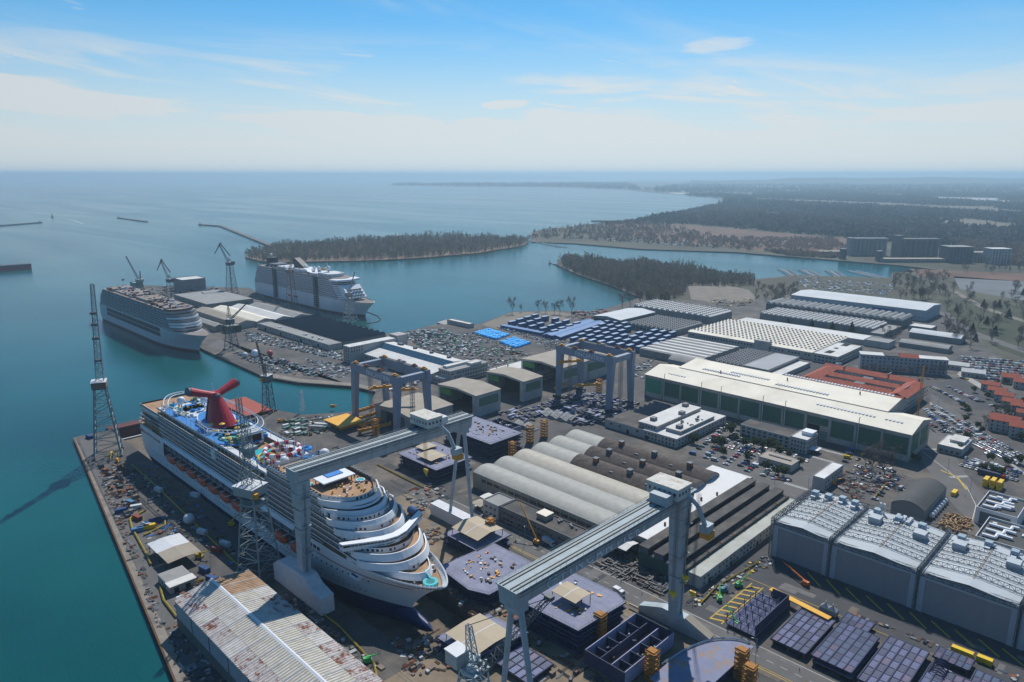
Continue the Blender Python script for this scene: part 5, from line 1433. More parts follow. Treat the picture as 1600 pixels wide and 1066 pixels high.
def big_gantry(label, s, leg_t, a_t, wrapped, cab_t, hook_ts, text):
 """box girder gantry; the solid leg stands at leg_t, the A-frame at a_t (absolute t)"""
 o = thing('gantry_crane', label, 'gantry crane', s, 0)
 sg = 1 if a_t > leg_t else -1
 t_lo, t_hi = min(leg_t, a_t) - 4.5, max(leg_t, a_t) + 4.5
 mb = MB(); mb.profile([(-4.2, 66.3), (-3.2, 60), (3.2, 60), (4.2, 66.3)][::-1], t_lo, t_hi, 'y'); gd = part('girder', mb, gantry_m, o)
 mb = MB(); mb.box(-4.9, 4.9, t_lo-.4, t_hi+.4, 66.3, 66.65); part('girder_top', mb, mat('gantry_top', (.34,.4,.42), .7, .12, .2, stain=(.2,.2,.18), stain_amt=.3), gd)
 mb = MB()
 for x in (-3.2, -1.7, 1.7, 3.2): mb.box(x-.15, x+.15, t_lo, t_hi, 66.65, 66.95)
 part('trolley_rail', mb, steel_dark, gd)
 mb = MB()
 for x in (-4.8, 4.8): rail_line(mb, (x, t_lo, 66.65), (x, t_hi, 66.65))
 for x in (-2.4, 2.4): mb.box(x-.5, x+.5, t_lo+4, t_hi-4, 66.66, 66.72)
 part('walkway_rail', mb, crane_g, gd, stuff=True)
 n = int((t_hi - t_lo) / 8)
 mb = MB()
 for i in range(1, n):
  y = t_lo + (t_hi-t_lo)*i/n
  mb.profile([(3.22, 60), (4.22, 66.3), (4.26, 66.3), (3.26, 60)], y-.06, y+.06, 'y')
 part('girder_seam', mb, crane_d, gd, stuff=True)
 # solid leg
 zb = 12.5 if wrapped else 7.5
 mb = MB(); x = lambda k: k
 def ring(z, wx, wy, cy): return [(-wx, cy-wy, z), (wx, cy-wy, z), (wx, cy+wy, z), (-wx, cy+wy, z)]
 mb.loft([ring(zb, 2.4, 2.1, leg_t - sg*1.0), ring(40, 3.0, 2.6, leg_t), ring(60, 3.7, 3.2, leg_t)], cap0=True, cap1=True); lg = part('leg', mb, gantry_m, o)
 mb = MB()
 for z in (26, 36, 46, 54):
  k = (z-zb)/(60-zb); mb.box(-(2.45+1.3*k), 2.45+1.3*k, leg_t-.5*sg*(1-k)-(2.2+1.1*k), leg_t-.5*sg*(1-k)+(2.2+1.1*k), z, z+.12)
 part('leg_seam', mb, crane_d, lg, stuff=True)
 if wrapped:
  mb = MB(); cy = leg_t - sg*1
  pr = [(-25, 0), (-25, 8.5), (-20, 12.2), (-3.5, 13.8), (6, 13.8), (11, 10.5), (20, 8.8), (20, 0)]
  mb.profile([(a, z) for a, z in pr], cy-3.4, cy+3.4, 'y'); part('leg_base_sheeting', mb, wrap, o)
 else:
  cy = leg_t - sg*1
  mb = MB(); mb.profile([(-18, 0), (-18, 3.2), (-6, 7.6), (6, 7.6), (18, 3.2), (18, 0)], cy-2.2, cy+2.2, 'y'); part('leg_base', mb, gantry_m, o)
  mb = MB(); mb.box(-23, -17.9, cy-3.0, cy-2.3, 1.5, 2.2); mb.profile([(6.2, 7.7), (18.5, 3.3), (18.5, 3.6), (6.2, 8.0)], cy-2.25, cy+2.25, 'y'); part('base_cover', mb, tan_roof, o)
  for x in (-15, -9, 9, 15):
   mb = MB(); mb.box(x-2.2, x+2.2, cy-1.6, cy+1.6, -.1, 1.4); part('bogie', mb, steel_dark, o)
 mb = MB()
 for dy in (-.35, .35): mb.bar((2.7, leg_t-sg+dy, zb), (4.2, leg_t+dy, 59), .09, 4)
 for q in range(40): f = q/40; mb.bar((2.7+1.5*f, leg_t-sg*(1-f)-.35, zb+(59-zb)*f), (2.7+1.5*f, leg_t-sg*(1-f)+.35, zb+(59-zb)*f), .06, 3)
 part('ladder', mb, steel_dark, lg, stuff=True)
 for z in (24, 38, 52):
  f = (z-zb)/(60-zb); x = 2.7+1.2*f; mb = MB(); mb.box(x, x+1.6, leg_t-2, leg_t+2, z, z+.15); part('service_platform', mb, crane_g, lg)
  mb = MB(); rail_line(mb, (x+1.55, leg_t-2, z+.15), (x+1.55, leg_t+2, z+.15), 1.1, 1); part('platform_rail', mb, crane_g, lg, stuff=True)
 mb = MB(); mb.bar((4.5, t_lo+2, 65.4), (4.5, t_hi-2, 65.4), .16, 5); mb.bar((4.2, t_lo+2, 63.9), (4.2, t_hi-2, 63.9), .1, 4); part('cable_tray', mb, crane_d, gd)
 # A-frame
 for x in (-9.5, 9.5):
  mb = MB(); mb.bar((x*.18, a_t, 60), (x, a_t - sg*1.5, 6.5), 1.15, 10, .95); part('leg', mb, gantry_m, o)
 mb = MB(); mb.box(-3.2, 3.2, a_t-2.6, a_t+2.6, 56.8, 60.1); part('leg_head', mb, gantry_m, o)
 mb = MB(); mb.box(-24, 12, a_t-sg*1.5-3.4, a_t-sg*1.5+3.4, 0, 7.2) if wrapped else mb.box(-17, 17, a_t-sg*1.5-2, a_t-sg*1.5+2, 0, 6.6); part('leg_base_sheeting' if wrapped else 'leg_base', mb, wrap if wrapped else gantry_m, o)
 mb = MB()
 for i in range(18): mb.bar((x*.18+10.8-.5*i*.0, a_t-1.5, 7+i*.0), (x*.18+10.8, a_t-1.5, 7), .06)
 # trolley, machinery house, cab
 mb = MB(); mb.box(-7.5, 7.5, cab_t-5, cab_t+5, 68.2, 73.2); tr = part('machinery_house', mb, mat('house_cream', (.5,.53,.5), .7, .1, .2), o)
 mb = MB(); mb.box(-7.8, 7.8, cab_t-5.3, cab_t+5.3, 73.2, 73.6); part('house_roof', mb, mat('house_roof_rusty', (.6,.58,.52), .8, .1, .3, stain=(.3,.16,.08), stain_amt=.7, stain_scale=.35), tr)
 me = window_mesh(1.0, 1.2, 's'); mt = window_mesh(1.0, 1.2, 't')
 for i in range(4): part('window', me, None, tr, (7.52, cab_t-3.6+2.4*i, 70.3))
 for i in range(6): part('window', mt, None, tr, (-6+2.4*i, cab_t-5.02, 70.3))
 mb = MB()
 for y in (cab_t-4, cab_t+4):
  for x in (-3.2, 3.2): mb.box(x-.6, x+.6, y-1.4, y+1.4, 66.95, 68.3)
 part('trolley_wheel', mb, steel_dark, tr)
 mb = MB(); mb.box(-2.5, 5.5, cab_t-10.5 if not wrapped else cab_t+5.5, cab_t-5.4 if not wrapped else cab_t+10.5, 67.2, 71.2); part('winch_house', mb, gantry_m if not wrapped else white2, tr)
 mb = MB(); mb.bar((6.8, cab_t+3, 69), (10.5, cab_t+6, 64), 1.0, 6); mb.bar((10.5, cab_t+6, 64), (13, cab_t+8.5, 55), 1.1, 6); mb.box(11.2, 15.2, cab_t+7, cab_t+12, 52, 55.5); cb = part('cab_arm', mb, gantry_m, tr)
 mb = MB(); mb.box(11.0, 15.5, cab_t+8, cab_t+12.6, 49, 52.2); part('operator_cab', mb, orange_y, cb)
 for ht, hz, hx in hook_ts:
  mb = MB()
  for dx in (-.8, -.3, .3, .8):
   for dy in (-.7, .7): mb.bar((hx+dx, ht+dy, 60 if abs(hx) < 4 else 68), (hx+dx*.6, ht+dy*.8, hz+2), .06, 3)
  rp = part('hoist_rope', mb, steel_dark, tr, stuff=True)
  mb = MB(); mb.box(hx-1.4, hx+1.4, ht-.5, ht+.5, hz+.6, hz+2.2); mb.sphere((hx, ht, hz+.2), .8, 8, 5); mb.bar((hx, ht, hz), (hx+.5, ht, hz-1.6), .35, 6); part('hook_block', mb, hook_y, tr)
 if text:
  lettering(gd, 'FINCANTIERI', (4.0, 170.5, 61.2), (R(90-9), 0, R(90)), 5.6, letter_m, 1.62)
  mb = MB(); c = (3.95, 165.5, 63.0)
  for a0 in range(8):
   a, b = R(40+36*a0), R(40+36*(a0+1))
   mb.bar((c[0]+.16*math.sin(a)*2.6, c[1]+2.2*math.cos(a), c[2]+2.4*math.sin(a)), (c[0]+.16*math.sin(b)*2.6, c[1]+2.2*math.cos(b), c[2]+2.4*math.sin(b)), .28, 4)
  mb.bar((c[0], c[1], c[2]), (c[0], c[1]+2.2, c[2]), .28, 4)
  part('emblem', mb, letter_m, gd)
 else:
  mb = MB(); rail_line(mb, (4.6, t_lo, 66.65), (4.6, t_hi, 66.65), 1.2, 2)
  part('gantry_handrail', mb, white2, gd, stuff=True)
 return o
big_gantry('pale blue-green gantry crane spanning the dry dock over the cruise ship', -287.5, 150.5, 250.5, True, 225.5, [(222, 42, 3), ], False)
big_gantry('pale blue-green gantry crane with large lettering along its girder, closest to the viewer', -148.5, 253, 152, False, 243, [(246, 30, 8.5), (240.5, 24, 6.2), (252.2, 20, 9)], True)
# twin-beam gantries
def twin_gantry(label, s0, t0, L_, D, top, txt):
 o = thing('twin_beam_gantry', label, 'gantry crane', s0, t0)
 for y in (0, D):
  mb = MB(); mb.box(-3.5, L_+3.5, y-1.9, y+1.9, top-6.5, top); gd = part('girder', mb, gantry_g, o)
  mb = MB(); mb.box(-3.5, L_+3.5, y-1.6, y+1.6, top, top+.25); part('girder_top', mb, mat('dark_walkway', (.09,.095,.1), .8, .2, .3), gd)
  if y == 0:
   lettering(gd, 'FINCANTIERI', (L_*.33, -1.96, top-5.2), (R(90), 0, 0), 5.4, letter_w, 1.0)
   mb = MB(); mb.box(L_*.78, L_*.97, -1.95, -1.92, top-3.6, top-2.6);
  for x in (2, L_*.4 if y else L_*.3, L_*.62 if not y else L_*.75, L_-2):
   mb = MB(); mb.box(x-2.4, x+2.4, y-1.4, y+1.4, top+.3, top+1.3); mb.box(x-1.2, x+1.2, y-.8, y+.8, top+1.3, top+2.2); part('hoist_carriage', mb, orange_y if x in (2, L_-2) else rust, o)
 for x in (0, L_):
  mb = MB(); mb.box(x-2, x+2, 2, D-2, top-6, top-1); part('end_beam', mb, gantry_g, o)
  for y in (0, D):
   dy = -2.0 if y == 0 else 2.0
   mb = MB()
   def ring(z, wx, wy, cy): return [(x-wx, cy-wy, z), (x+wx, cy-wy, z), (x+wx, cy+wy, z), (x-wx, cy+wy, z)]
   mb.loft([ring(2.2, 2.1, 1.7, y+dy), ring(top-6.5, 3.0, 2.2, y)], cap0=True, cap1=True); part('leg', mb, gantry_g, o)
   mb = MB(); mb.box(x-5, x+5, y+dy-1.8, y+dy+1.8, 0, 2.3); part('bogie', mb, steel_dark, o)
  mb = MB(); mb.lattice([(x-1.2, D/2-1.2, 0), (x+1.2, D/2-1.2, 0), (x+1.2, D/2+1.2, 0), (x-1.2, D/2+1.2, 0)], [(x-1.2, D/2-1.2, top-6), (x+1.2, D/2-1.2, top-6), (x+1.2, D/2+1.2, top-6), (x-1.2, D/2+1.2, top-6)], 14, .18, .1); part('stair_tower', mb, crane_d, o)
 mb = MB(); mb.box(L_*.45-3, L_*.45+3, D-3, D+3, top+.3, top+.9); mb.box(L_*.45-2, L_*.45+2, D-2, D+2, top+.9, top+1.6); part('machinery_deck', mb, slate, o)
 for (x, y, z, l, a) in txt:
  mb = MB(); c, n = math.cos(a), math.sin(a)
  mb.profile([(-l/2, .6), (-l/2+3, 2.2), (l/2-3, 2.2), (l/2, .6), (l/2-3, .2), (-l/2+3, .2)], -.9, .9, 'y')
  for q in (-l*.3, 0, l*.3): mb.box(q-1, q+1, -1.1, 1.1, 2.2, 3.2)
  part('lifting_beam', mb, orange_y, o, (x, y, z), a)
  mb = MB()
  for q in (-1, -.4, .4, 1): mb.bar((x+q, y, z+3), (x+q, y, top-6), .09, 3)
  part('hoist_rope', mb, steel_dark, o, stuff=True)
 return o
twin_gantry('blue-grey twin-beam gantry with white lettering beside the inner basin', -488, 311, 57, 28, 48, [(26, 10, 30, 26, 1.1), (30, 26, 25, 24, 1.0)])
twin_gantry('blue-grey twin-beam gantry with white lettering near the blue container rows', -409, 475, 57, 28, 48, [(8, 4, 33, 26, 1.1), (26, 8, 14, 28, 1.0)])
# lattice tower cranes
def tower_crane(label, s, t, base, h1, h2, boom, house_m, m, rot=0.0, head=3.0, portal=0, house=True, group=None):
 """boom: list of (x, z) points of the jib in its own plane from the tower top"""
 o = thing('lattice_crane', label, 'crane', s, t, 0, rot, group)
 b, k = base/2, head/2
 mb = MB()
 B = [(-b,-b,portal), (b,-b,portal), (b,b,portal), (-b,b,portal)]; T = [(-k,-k,h1), (k,-k,h1), (k,k,h1), (-k,k,h1)]
 mb.lattice(B, T, max(4, int(h1/5)), .34 + base*.014, .22); part('lattice_tower', mb, m, o)
 for x in (-b, b):
  for y in (-b, b):
   mb = MB(); mb.box(x-1.3, x+1.3, y-.9, y+.9, 0, 1.6)
   if portal: mb.bar((x, y, 1.5), (x, y, portal), .5)
   part('leg', mb, crane_d, o)
 if house:
  mb = MB(); mb.cyl(0, 0, h1, h1+.8, k*1.5, 14); part('slewing_ring', mb, steel_dark, o)
  mb = MB(); mb.box(-k*1.9, k*1.2, -k*1.3, k*1.3, h1+.8, h1+5.5); hs = part('machinery_house', mb, house_m, o)
  mb = MB(); mb.box(-k*2.0, k*1.3, -k*1.4, k*1.4, h1+5.5, h1+5.8); part('house_roof', mb, white2, hs)
  mb = MB(); mb.box(k*1.2, k*1.2+2.2, -k*1.3, -k*1.3+2.2, h1+1.2, h1+3.8); part('operator_cab', mb, orange_y, o)
  if h2 > h1:
   mb = MB(); q = k*.75; mb.lattice([(-q,-q,h1+5.5),(q,-q,h1+5.5),(q,q,h1+5.5),(-q,q,h1+5.5)], [(-.5,-.5,h2),(.5,-.5,h2),(.5,.5,h2),(-.5,.5,h2)], max(3, int((h2-h1)/5)), .2, .13); part('mast', mb, m, o)
 for (p, q_, w0, w1) in boom:
  mb = MB(); P, Q = Vector(p), Vector(q_); d = (Q-P).normalized(); u = Vector((0,1,0)); w = d.cross(u).normalized()
  mb.lattice([P-u*w0-w*w0, P+u*w0-w*w0, P+u*w0+w*w0, P-u*w0+w*w0], [Q-u*w1-w*w1, Q+u*w1-w*w1, Q+u*w1+w*w1, Q-u*w1+w*w1], max(4, int((Q-P).length/3.4)), .26, .16); part('jib', mb, m, o)
 return o
grey_house = mat('crane_house_grey', (.33,.36,.36), .7, .15, .2)
rust_house = mat('crane_house_rust', (.22,.14,.11), .8, .25, .2)
c = tower_crane('tall grey lattice crane with raised boom standing at the outer end of the pier', -551, 141, 17, 50, 50, [((-.8,-.8,55),(-5.9,-4.3,125),2.4,1.0)], rust_house, crane_g, R(160), 7)
mb = MB()
for z in (70, 86, 96, 104): k = (z-55)/70*5; mb.box(-3-k, 2-k, -2.8-k*.6, 1.6-k*.6, z, z+1.4)
mb.bar((5, 0, 56), (-5.5, -4, 124), .09, 3); mb.bar((5, 1, 56), (-4, -3, 100), .09, 3); part('boom_platform', mb, crane_d, c)
c = tower_crane('grey-green lattice crane beside the hull between pier sheds and lifeboats', -324, 144, 15, 42, 84, [((-3,0,47),(-5,1,92),1.9,.9)], grey_house, crane_g, R(20), 8)
mb = MB(); mb.cyl(0, 0, 38, 39, 5.5, 14); rail_line(mb, (-5,-5,39), (5,-5,39)); rail_line(mb, (5,-5,39), (5,5,39)); mb.box(-3, 3, -3, 3, 66, 68); mb.sphere((0,0,64), 2.4, 8, 6)
for a, b in (((-2,0,70),(-9,0,48)), ((2,0,72),(7,0,47))): mb.bar(a, b, .25)
part('crane_platform', mb, crane_g, c)
tower_crane('dark lattice crane behind the aft end of the cruise ship', -557, 268, 8, 27, 43, [((0,0,30),(10,0,64),.9,.4)], crane_d, crane_d, R(-60), 5)
tower_crane('small luffing crane with straight raised boom left of two hooked-jib cranes', -1335, 425, 9, 14, 22, [((2,0,20),(30,0,58),1.4,.5),((-4,0,20),(-5,0,34),.7,.5)], grey_house, crane_d, R(195), 7, 0, True, 'luffing cranes on the far pier')
def luffer(label, s, t, base, h1, rot, reach):
 o = tower_crane(label, s, t, base, h1, h1+12, [((2,0,h1+5),(reach*.7,0,h1+36),1.3,.6),((-3,0,h1+16),(reach*.62,0,h1+37),.5,.5),((reach*.55,0,h1+37.5),(reach*1.15,0,h1+18),.9,.25)], crane_d, crane_d, rot, 7, 0, True, 'luffing cranes on the far pier')
 mb = MB(); mb.box(-9, -5, -3, 3, h1+2, h1+7); part('counterweight', mb, slate, o)
luffer('hooked-jib luffing crane on a low tower, middle of three on the pier', -1228, 438, 11, 24, R(205), 22)
luffer('tallest hooked-jib luffing crane of the far pier on a high lattice tower', -1186, 522, 14, 48, R(205), 26)
tower_crane('bluish lattice crane on the quay at the bow of the unfinished ship', -800, 346, 12, 30, 52, [((0,0,34),(-26,0,56),.9,.3)], crane_d, crane_d, R(210), 5)
tower_crane('red-tipped crane with raised boom on the quay amidships of the moored ship', -1000, 532, 12, 52, 60, [((0,0,56),(12,0,98),1.4,.5)], crane_d, mat('crane_faded_red', (.28,.2,.2), .7, .2, .3), R(20), 6)
tower_crane('pale portal crane with slim boom at the bow of the moored ship', -842, 533, 15, 34, 44, [((0,0,38),(14,0,70),.9,.3)], grey_house, mat('crane_pale', (.42,.43,.42), .6, .1, .3), R(10), 5)
mb = MB(); mb.lattice([(-2,-2,0),(2,-2,0),(2,2,0),(-2,2,0)], [(-.4,-.4,19),(.4,-.4,19),(.4,.4,19),(-.4,.4,19)], 7, .16, .1); mb.box(-1,1,-1,1,17,17.4)
solo('signal_mast', mb, white2, 'slender white lattice mast at the corner of the inner basin', 'mast', -538, 289)
# luffing crane whose boom crosses the nearest gantry
def near_crane():
 o = thing('luffing_crane', 'pale blue luffing crane cut by the lower edge in front of the near gantry', 'crane', -168, 150, 0)
 pb = mat('crane_pale_blue', (.36,.43,.46), .6, .12, .3)
 mb = MB(); mb.lattice([(-6,-6,1),(6,-6,1),(6,6,1),(-6,6,1)], [(-3.5,-3.5,24),(3.5,-3.5,24),(3.5,3.5,24),(-3.5,3.5,24)], 5, .4, .22); part('lattice_tower', mb, pb, o)
 mb = MB(); mb.cyl(0,0,24,25,4.6,14); mb.box(-7,5,-4.2,4.2,25,25.5); part('slewing_platform', mb, pb, o)
 mb = MB(); mb.box(-8.5,-2.2,-6,0,25.5,31); h_ = part('machinery_house', mb, grey_house, o)
 mb = MB(); mb.box(-8.8,-1.9,-6.3,.3,31,31.4); part('house_roof', mb, white2, h_)
 mb = MB(); mb.lattice([(-2,-1.6,25.5),(2,-1.6,25.5),(2,1.6,25.5),(-2,1.6,25.5)],[(-3.2,-.6,41),(-1.2,-.6,41),(-1.2,.6,41),(-3.2,.6,41)],5,.26,.15); part('mast', mb, pb, o)
 mb = MB(); P, Q = Vector((4,0,26)), Vector((13,26,47)); d=(Q-P).normalized(); u=Vector((.943,-.33,0)); w=d.cross(u).normalized()
 mb.lattice([P-u*1.7-w*1.2,P+u*1.7-w*1.2,P+u*1.7+w*1.2,P-u*1.7+w*1.2],[Q-u*.9-w*.7,Q+u*.9-w*.7,Q+u*.9+w*.7,Q-u*.9+w*.7],11,.22,.14)
 mb.box(Q.x-1.6,Q.x+1.6,Q.y-1.2,Q.y+1.2,Q.z-.6,Q.z+.9); part('jib', mb, crane_d, o)
 mb = MB()
 for i in range(5): mb.bar((-2.2,-.5+i*.25,41),(Q.x,Q.y-.5+i*.25,Q.z),.06,3)
 part('hoist_rope', mb, steel_dark, o, stuff=True)
 mb = MB()
 for i in range(26): x,y=rnd.uniform(-7,5),rnd.uniform(-4,4); k=rnd.uniform(.6,1.8); mb.rbox(x,y,25.5,25.5+rnd.uniform(.6,2.6),k,k*.7,rnd.random())
 part('winch_gear', mb, pb, o, stuff=True)
near_crane()
# yellow scaffold towers beside the hull blocks
def scaffold():
 mb = MB(); w = 1.9; h = 13
 mb.lattice([(-w,-w,0),(w,-w,0),(w,w,0),(-w,w,0)], [(-w,-w,h),(w,-w,h),(w,w,h),(-w,w,h)], 6, .16, .1)
 o = thing('scaffold_tower', 'yellow scaffold tower', 'scaffold', 0, 0); part('frame', mb, orange_y, o)
 me = None
 for k in range(7):
  if me is None:
   b = MB(); b.box(-w-.3, w+.3, -w-.3, w+.3, 0, .18); b.box(-w-.3, w+.3, -w-.3, -w-.2, .5, 1.3); b.box(w+.2, w+.3, -w-.3, w+.3, .5, 1.3); me = b.mesh('platform', mat('scaffold_rust_yellow', (.4,.18,.04), .8, .3, .5))
  part('platform', me, None, o, (0, 0, .3 + k*h/6.2))
 return o
sc = scaffold(); used = []
for s, t, z, lab in ((-336, 340, 1, 'yellow scaffold tower at the corner of the wide purple-decked block'), (-263, 249, 0, 'yellow scaffold tower beside the canvas-roofed block near the road'), (-350, 373, 0, 'yellow scaffold tower before the farthest pale vault'), (-350, 389, 0, 'yellow scaffold tower next to the brown planks behind the vaults'),
    (-166, 222, 0, 'yellow scaffold tower at the near corner of the stepped purple block'), (-136, 217, 0, 'yellow scaffold tower by the open blue block at the lower edge'), (-111, 243, 0, 'yellow scaffold tower against the curved hull section'), (-104, 236, 0, 'second yellow scaffold tower against the curved hull section'), (-391, 510, 0, 'yellow scaffold tower under the tall grey gantry'), (-446, 300, 0, 'yellow scaffold tower by the yellow lifting beams')):
 put(sc, used, s, t, 0, 0, lab, 'yellow scaffold towers')
# ---------------------------------------------------------------- ship sections and steel in the yard
purple = mat('violet_primer_deck', (.2,.21,.295), .75, .16, .12, stain=(.3,.29,.31), stain_amt=.5, stain_scale=.18)
primer = mat('dark_blue_primer', (.035,.045,.095), .75, .25, .2)
primer_l = mat('violet_primer_plate', (.27,.29,.44), .7, .15, .25, stain=(.26,.22,.24), stain_amt=.45, stain_scale=.3)
brownish = mat('bare_steel_plate', (.2,.15,.12), .8, .25, .3)
canvas = mat('tan_canvas', (.46,.38,.27), .85, .08, .15, stain=(.33,.26,.18), stain_amt=.4, stain_scale=.15)
def deck_block(label, s0, t0, poly, levels, zbase, dz, canvas_rects=(), items=14, over=1.2):
 """a steel hull section: stacked decks on pillars, poly is its plan in local coordinates"""
 o = thing('hull_section', label, 'ship section', s0, t0)
 xs = [p[0] for p in poly]; ys = [p[1] for p in poly]; cx, cy = sum(xs)/len(xs), sum(ys)/len(ys)
 top = zbase + dz*levels
 for k in range(levels + 1):
  z = zbase + dz*k
  q = poly if k == levels else [(cx + (x-cx)*(1 - .03*((k*7) % 3)), cy + (y-cy)*(1 - .04*((k*5) % 3))) for x, y in poly]
  mb = MB(); mb.prism(q, z-.3, z); part('deck_plate', mb, purple if k == levels else primer, o)
  mb = MB()
  for a, b in zip(q, q[1:]+q[:1]): mb.bar((*a, z-.5), (*b, z-.5), .28)
  part('deck_edge', mb, primer, o)
  if k < levels:
   mb = MB(); sc_ = .86; w = [(cx+(x-cx)*sc_, cy+(y-cy)*sc_) for x, y in poly]; mb.prism(w, z, z+dz-.3, top=False, bottom=False); part('bulkhead', mb, primer, o)
   mb = MB(); n = len(q)
   for a, b in zip(q, q[1:]+q[:1]):
    m_ = max(1, int(math.hypot(b[0]-a[0], b[1]-a[1])/4.5))
    for i in range(m_):
     x, y = a[0]+(b[0]-a[0])*(i+.5)/m_, a[1]+(b[1]-a[1])*(i+.5)/m_
     x, y = cx+(x-cx)*.97, cy+(y-cy)*.97; mb.box(x-.15, x+.15, y-.15, y+.15, z, z+dz-.3)
   part('stanchion', mb, primer, o, stuff=True)
 mb = MB()
 for a, b in zip(poly, poly[1:]+poly[:1]):
  m_ = max(1, int(math.hypot(b[0]-a[0], b[1]-a[1])/6))
  for i in range(m_):
   x, y = a[0]+(b[0]-a[0])*(i+.5)/m_, a[1]+(b[1]-a[1])*(i+.5)/m_
   x, y = cx+(x-cx)*.85, cy+(y-cy)*.85; mb.box(x-.6, x+.6, y-.6, y+.6, 0, zbase-.3)
 part('keel_block', mb, rust, o, stuff=True)
 x0, x1, y0, y1 = min(xs), max(xs), min(ys), max(ys)
 mb = MB()
 for k in range(1, 9):
  for f0, f1 in ((k/9, None), (None, k/9)):
   if f0: q0, q1 = (x0+(x1-x0)*f0, y0+(y1-y0)*.13), (x0+(x1-x0)*f0, y0+(y1-y0)*.88)
   else: q0, q1 = (x0+(x1-x0)*.12, y0+(y1-y0)*f1), (x0+(x1-x0)*.88, y0+(y1-y0)*f1)
   mb.box(min(q0[0],q1[0])-.07, max(q0[0],q1[0])+.07, min(q0[1],q1[1])-.07, max(q0[1],q1[1])+.07, top, top+.05 if f0 else top+.06)
 part('weld_seam', mb, primer_l, o, stuff=True)
 mb = MB()
 for a, b in zip(poly, poly[1:]+poly[:1]): rail_line(mb, (*a, top), (*b, top), 1.1, 2.2, .04)
 part('edge_rail', mb, steel_dark, o, stuff=True)
 mb = MB()
 for i in range(items*2):
  x, y = rnd.uniform(x0+(x1-x0)*.2, x1-(x1-x0)*.2), rnd.uniform(y0+(y1-y0)*.2, y1-(y1-y0)*.2)
  mb.mi(rnd.randrange(4)); k = rnd.uniform(.4, 1.3); mb.rbox(x, y, top, top+rnd.uniform(.2, 1.0), k*rnd.uniform(1, 2.5), k, rnd.uniform(0,3))
 part('deck_gear', mb, [steel_dark, orange_y, white2, brownish], o, stuff=True)
 mb = MB()
 for i in range(5):
  x, y = rnd.uniform(x0+2, x1-4), rnd.uniform(y0+3, y1-4); mb.box(x, x+rnd.uniform(1.5,4), y, y+rnd.uniform(.6,1.2), top+.004, top+.05)
 part('deck_opening', mb, void, o, stuff=True)
 for (x0, x1, y0, y1, h, sl) in canvas_rects:
  mb = MB(); ym = (y0+y1)/2
  mb.profile([(y0, top+h), (ym, top+h+sl), (y1, top+h), (y1, top+h+.12), (ym, top+h+sl+.12), (y0, top+h+.12)], x0, x1); cv = part('canvas_roof', mb, canvas, o)
  mb = MB(); mb.box(x0+(x1-x0)*.48, x0+(x1-x0)*.5, y0, y1, top+h+sl*.2, top+h+sl*.2+.02)
  for x in (x0+.4, x1-.4):
   for y in (y0+.3, y1-.3):
    mb = MB(); mb.box(x-.12, x+.12, y-.12, y+.12, top, top+h); part('canvas_post', mb, steel_dark, cv)
  mb = MB(); mb.profile([(y0-.02, top+h+.13), (ym, top+h+sl+.13), (y1+.02, top+h+.13), (y1+.02, top+h+.17), (ym, top+h+sl+.17), (y0-.02, top+h+.17)], (x0+x1)/2-.2, (x0+x1)/2+.2); part('canvas_seam', mb, white2, cv)
 return o
R_ = lambda w, d: [(0,0),(w,0),(w,d),(0,d)]
deck_block('wide purple-decked hull section next to the outermost of the scaffold towers', -398, 328, R_(52, 33), 4, 1.6, 2.6, (), 18)
deck_block('low purple hull section with tan canvas roof just right of the gantry A-frame', -385, 276, R_(42, 32), 3, 1.4, 2.6, [(16,32,4,18,2.2,.4), (2,12,14,26,1.5,.3)], 8)
deck_block('small hull section with peaked tan canvas roof beside the ship and the road', -278, 228, R_(27, 25), 2, 1.4, 2.7, [(3,24,3,22,3.4,1.5)], 5)
deck_block('large pointed purple bow section lying on blocks right of the ship bow', -254, 203, [(0,2),(8,0),(26,-2),(36,2),(37,33),(30,37),(3,37)], 2, 1.6, 2.6, (), 22)
deck_block('tall stepped purple section with raised tan sheet under the lettered gantry', -202, 203, [(0,2),(36,4),(38,35),(31,38),(4,37)], 4, 1.6, 2.7, [(13,27,13,24,4.2,.5)], 12)
deck_block('purple section under wide tan canvas by the dock head', -212, 168, [(0,0),(22,2),(26,30),(4,27)], 2, 1.4, 2.4, [(4,24,2,22,2.6,.6)], 8)
mb = MB(); x0 = -238
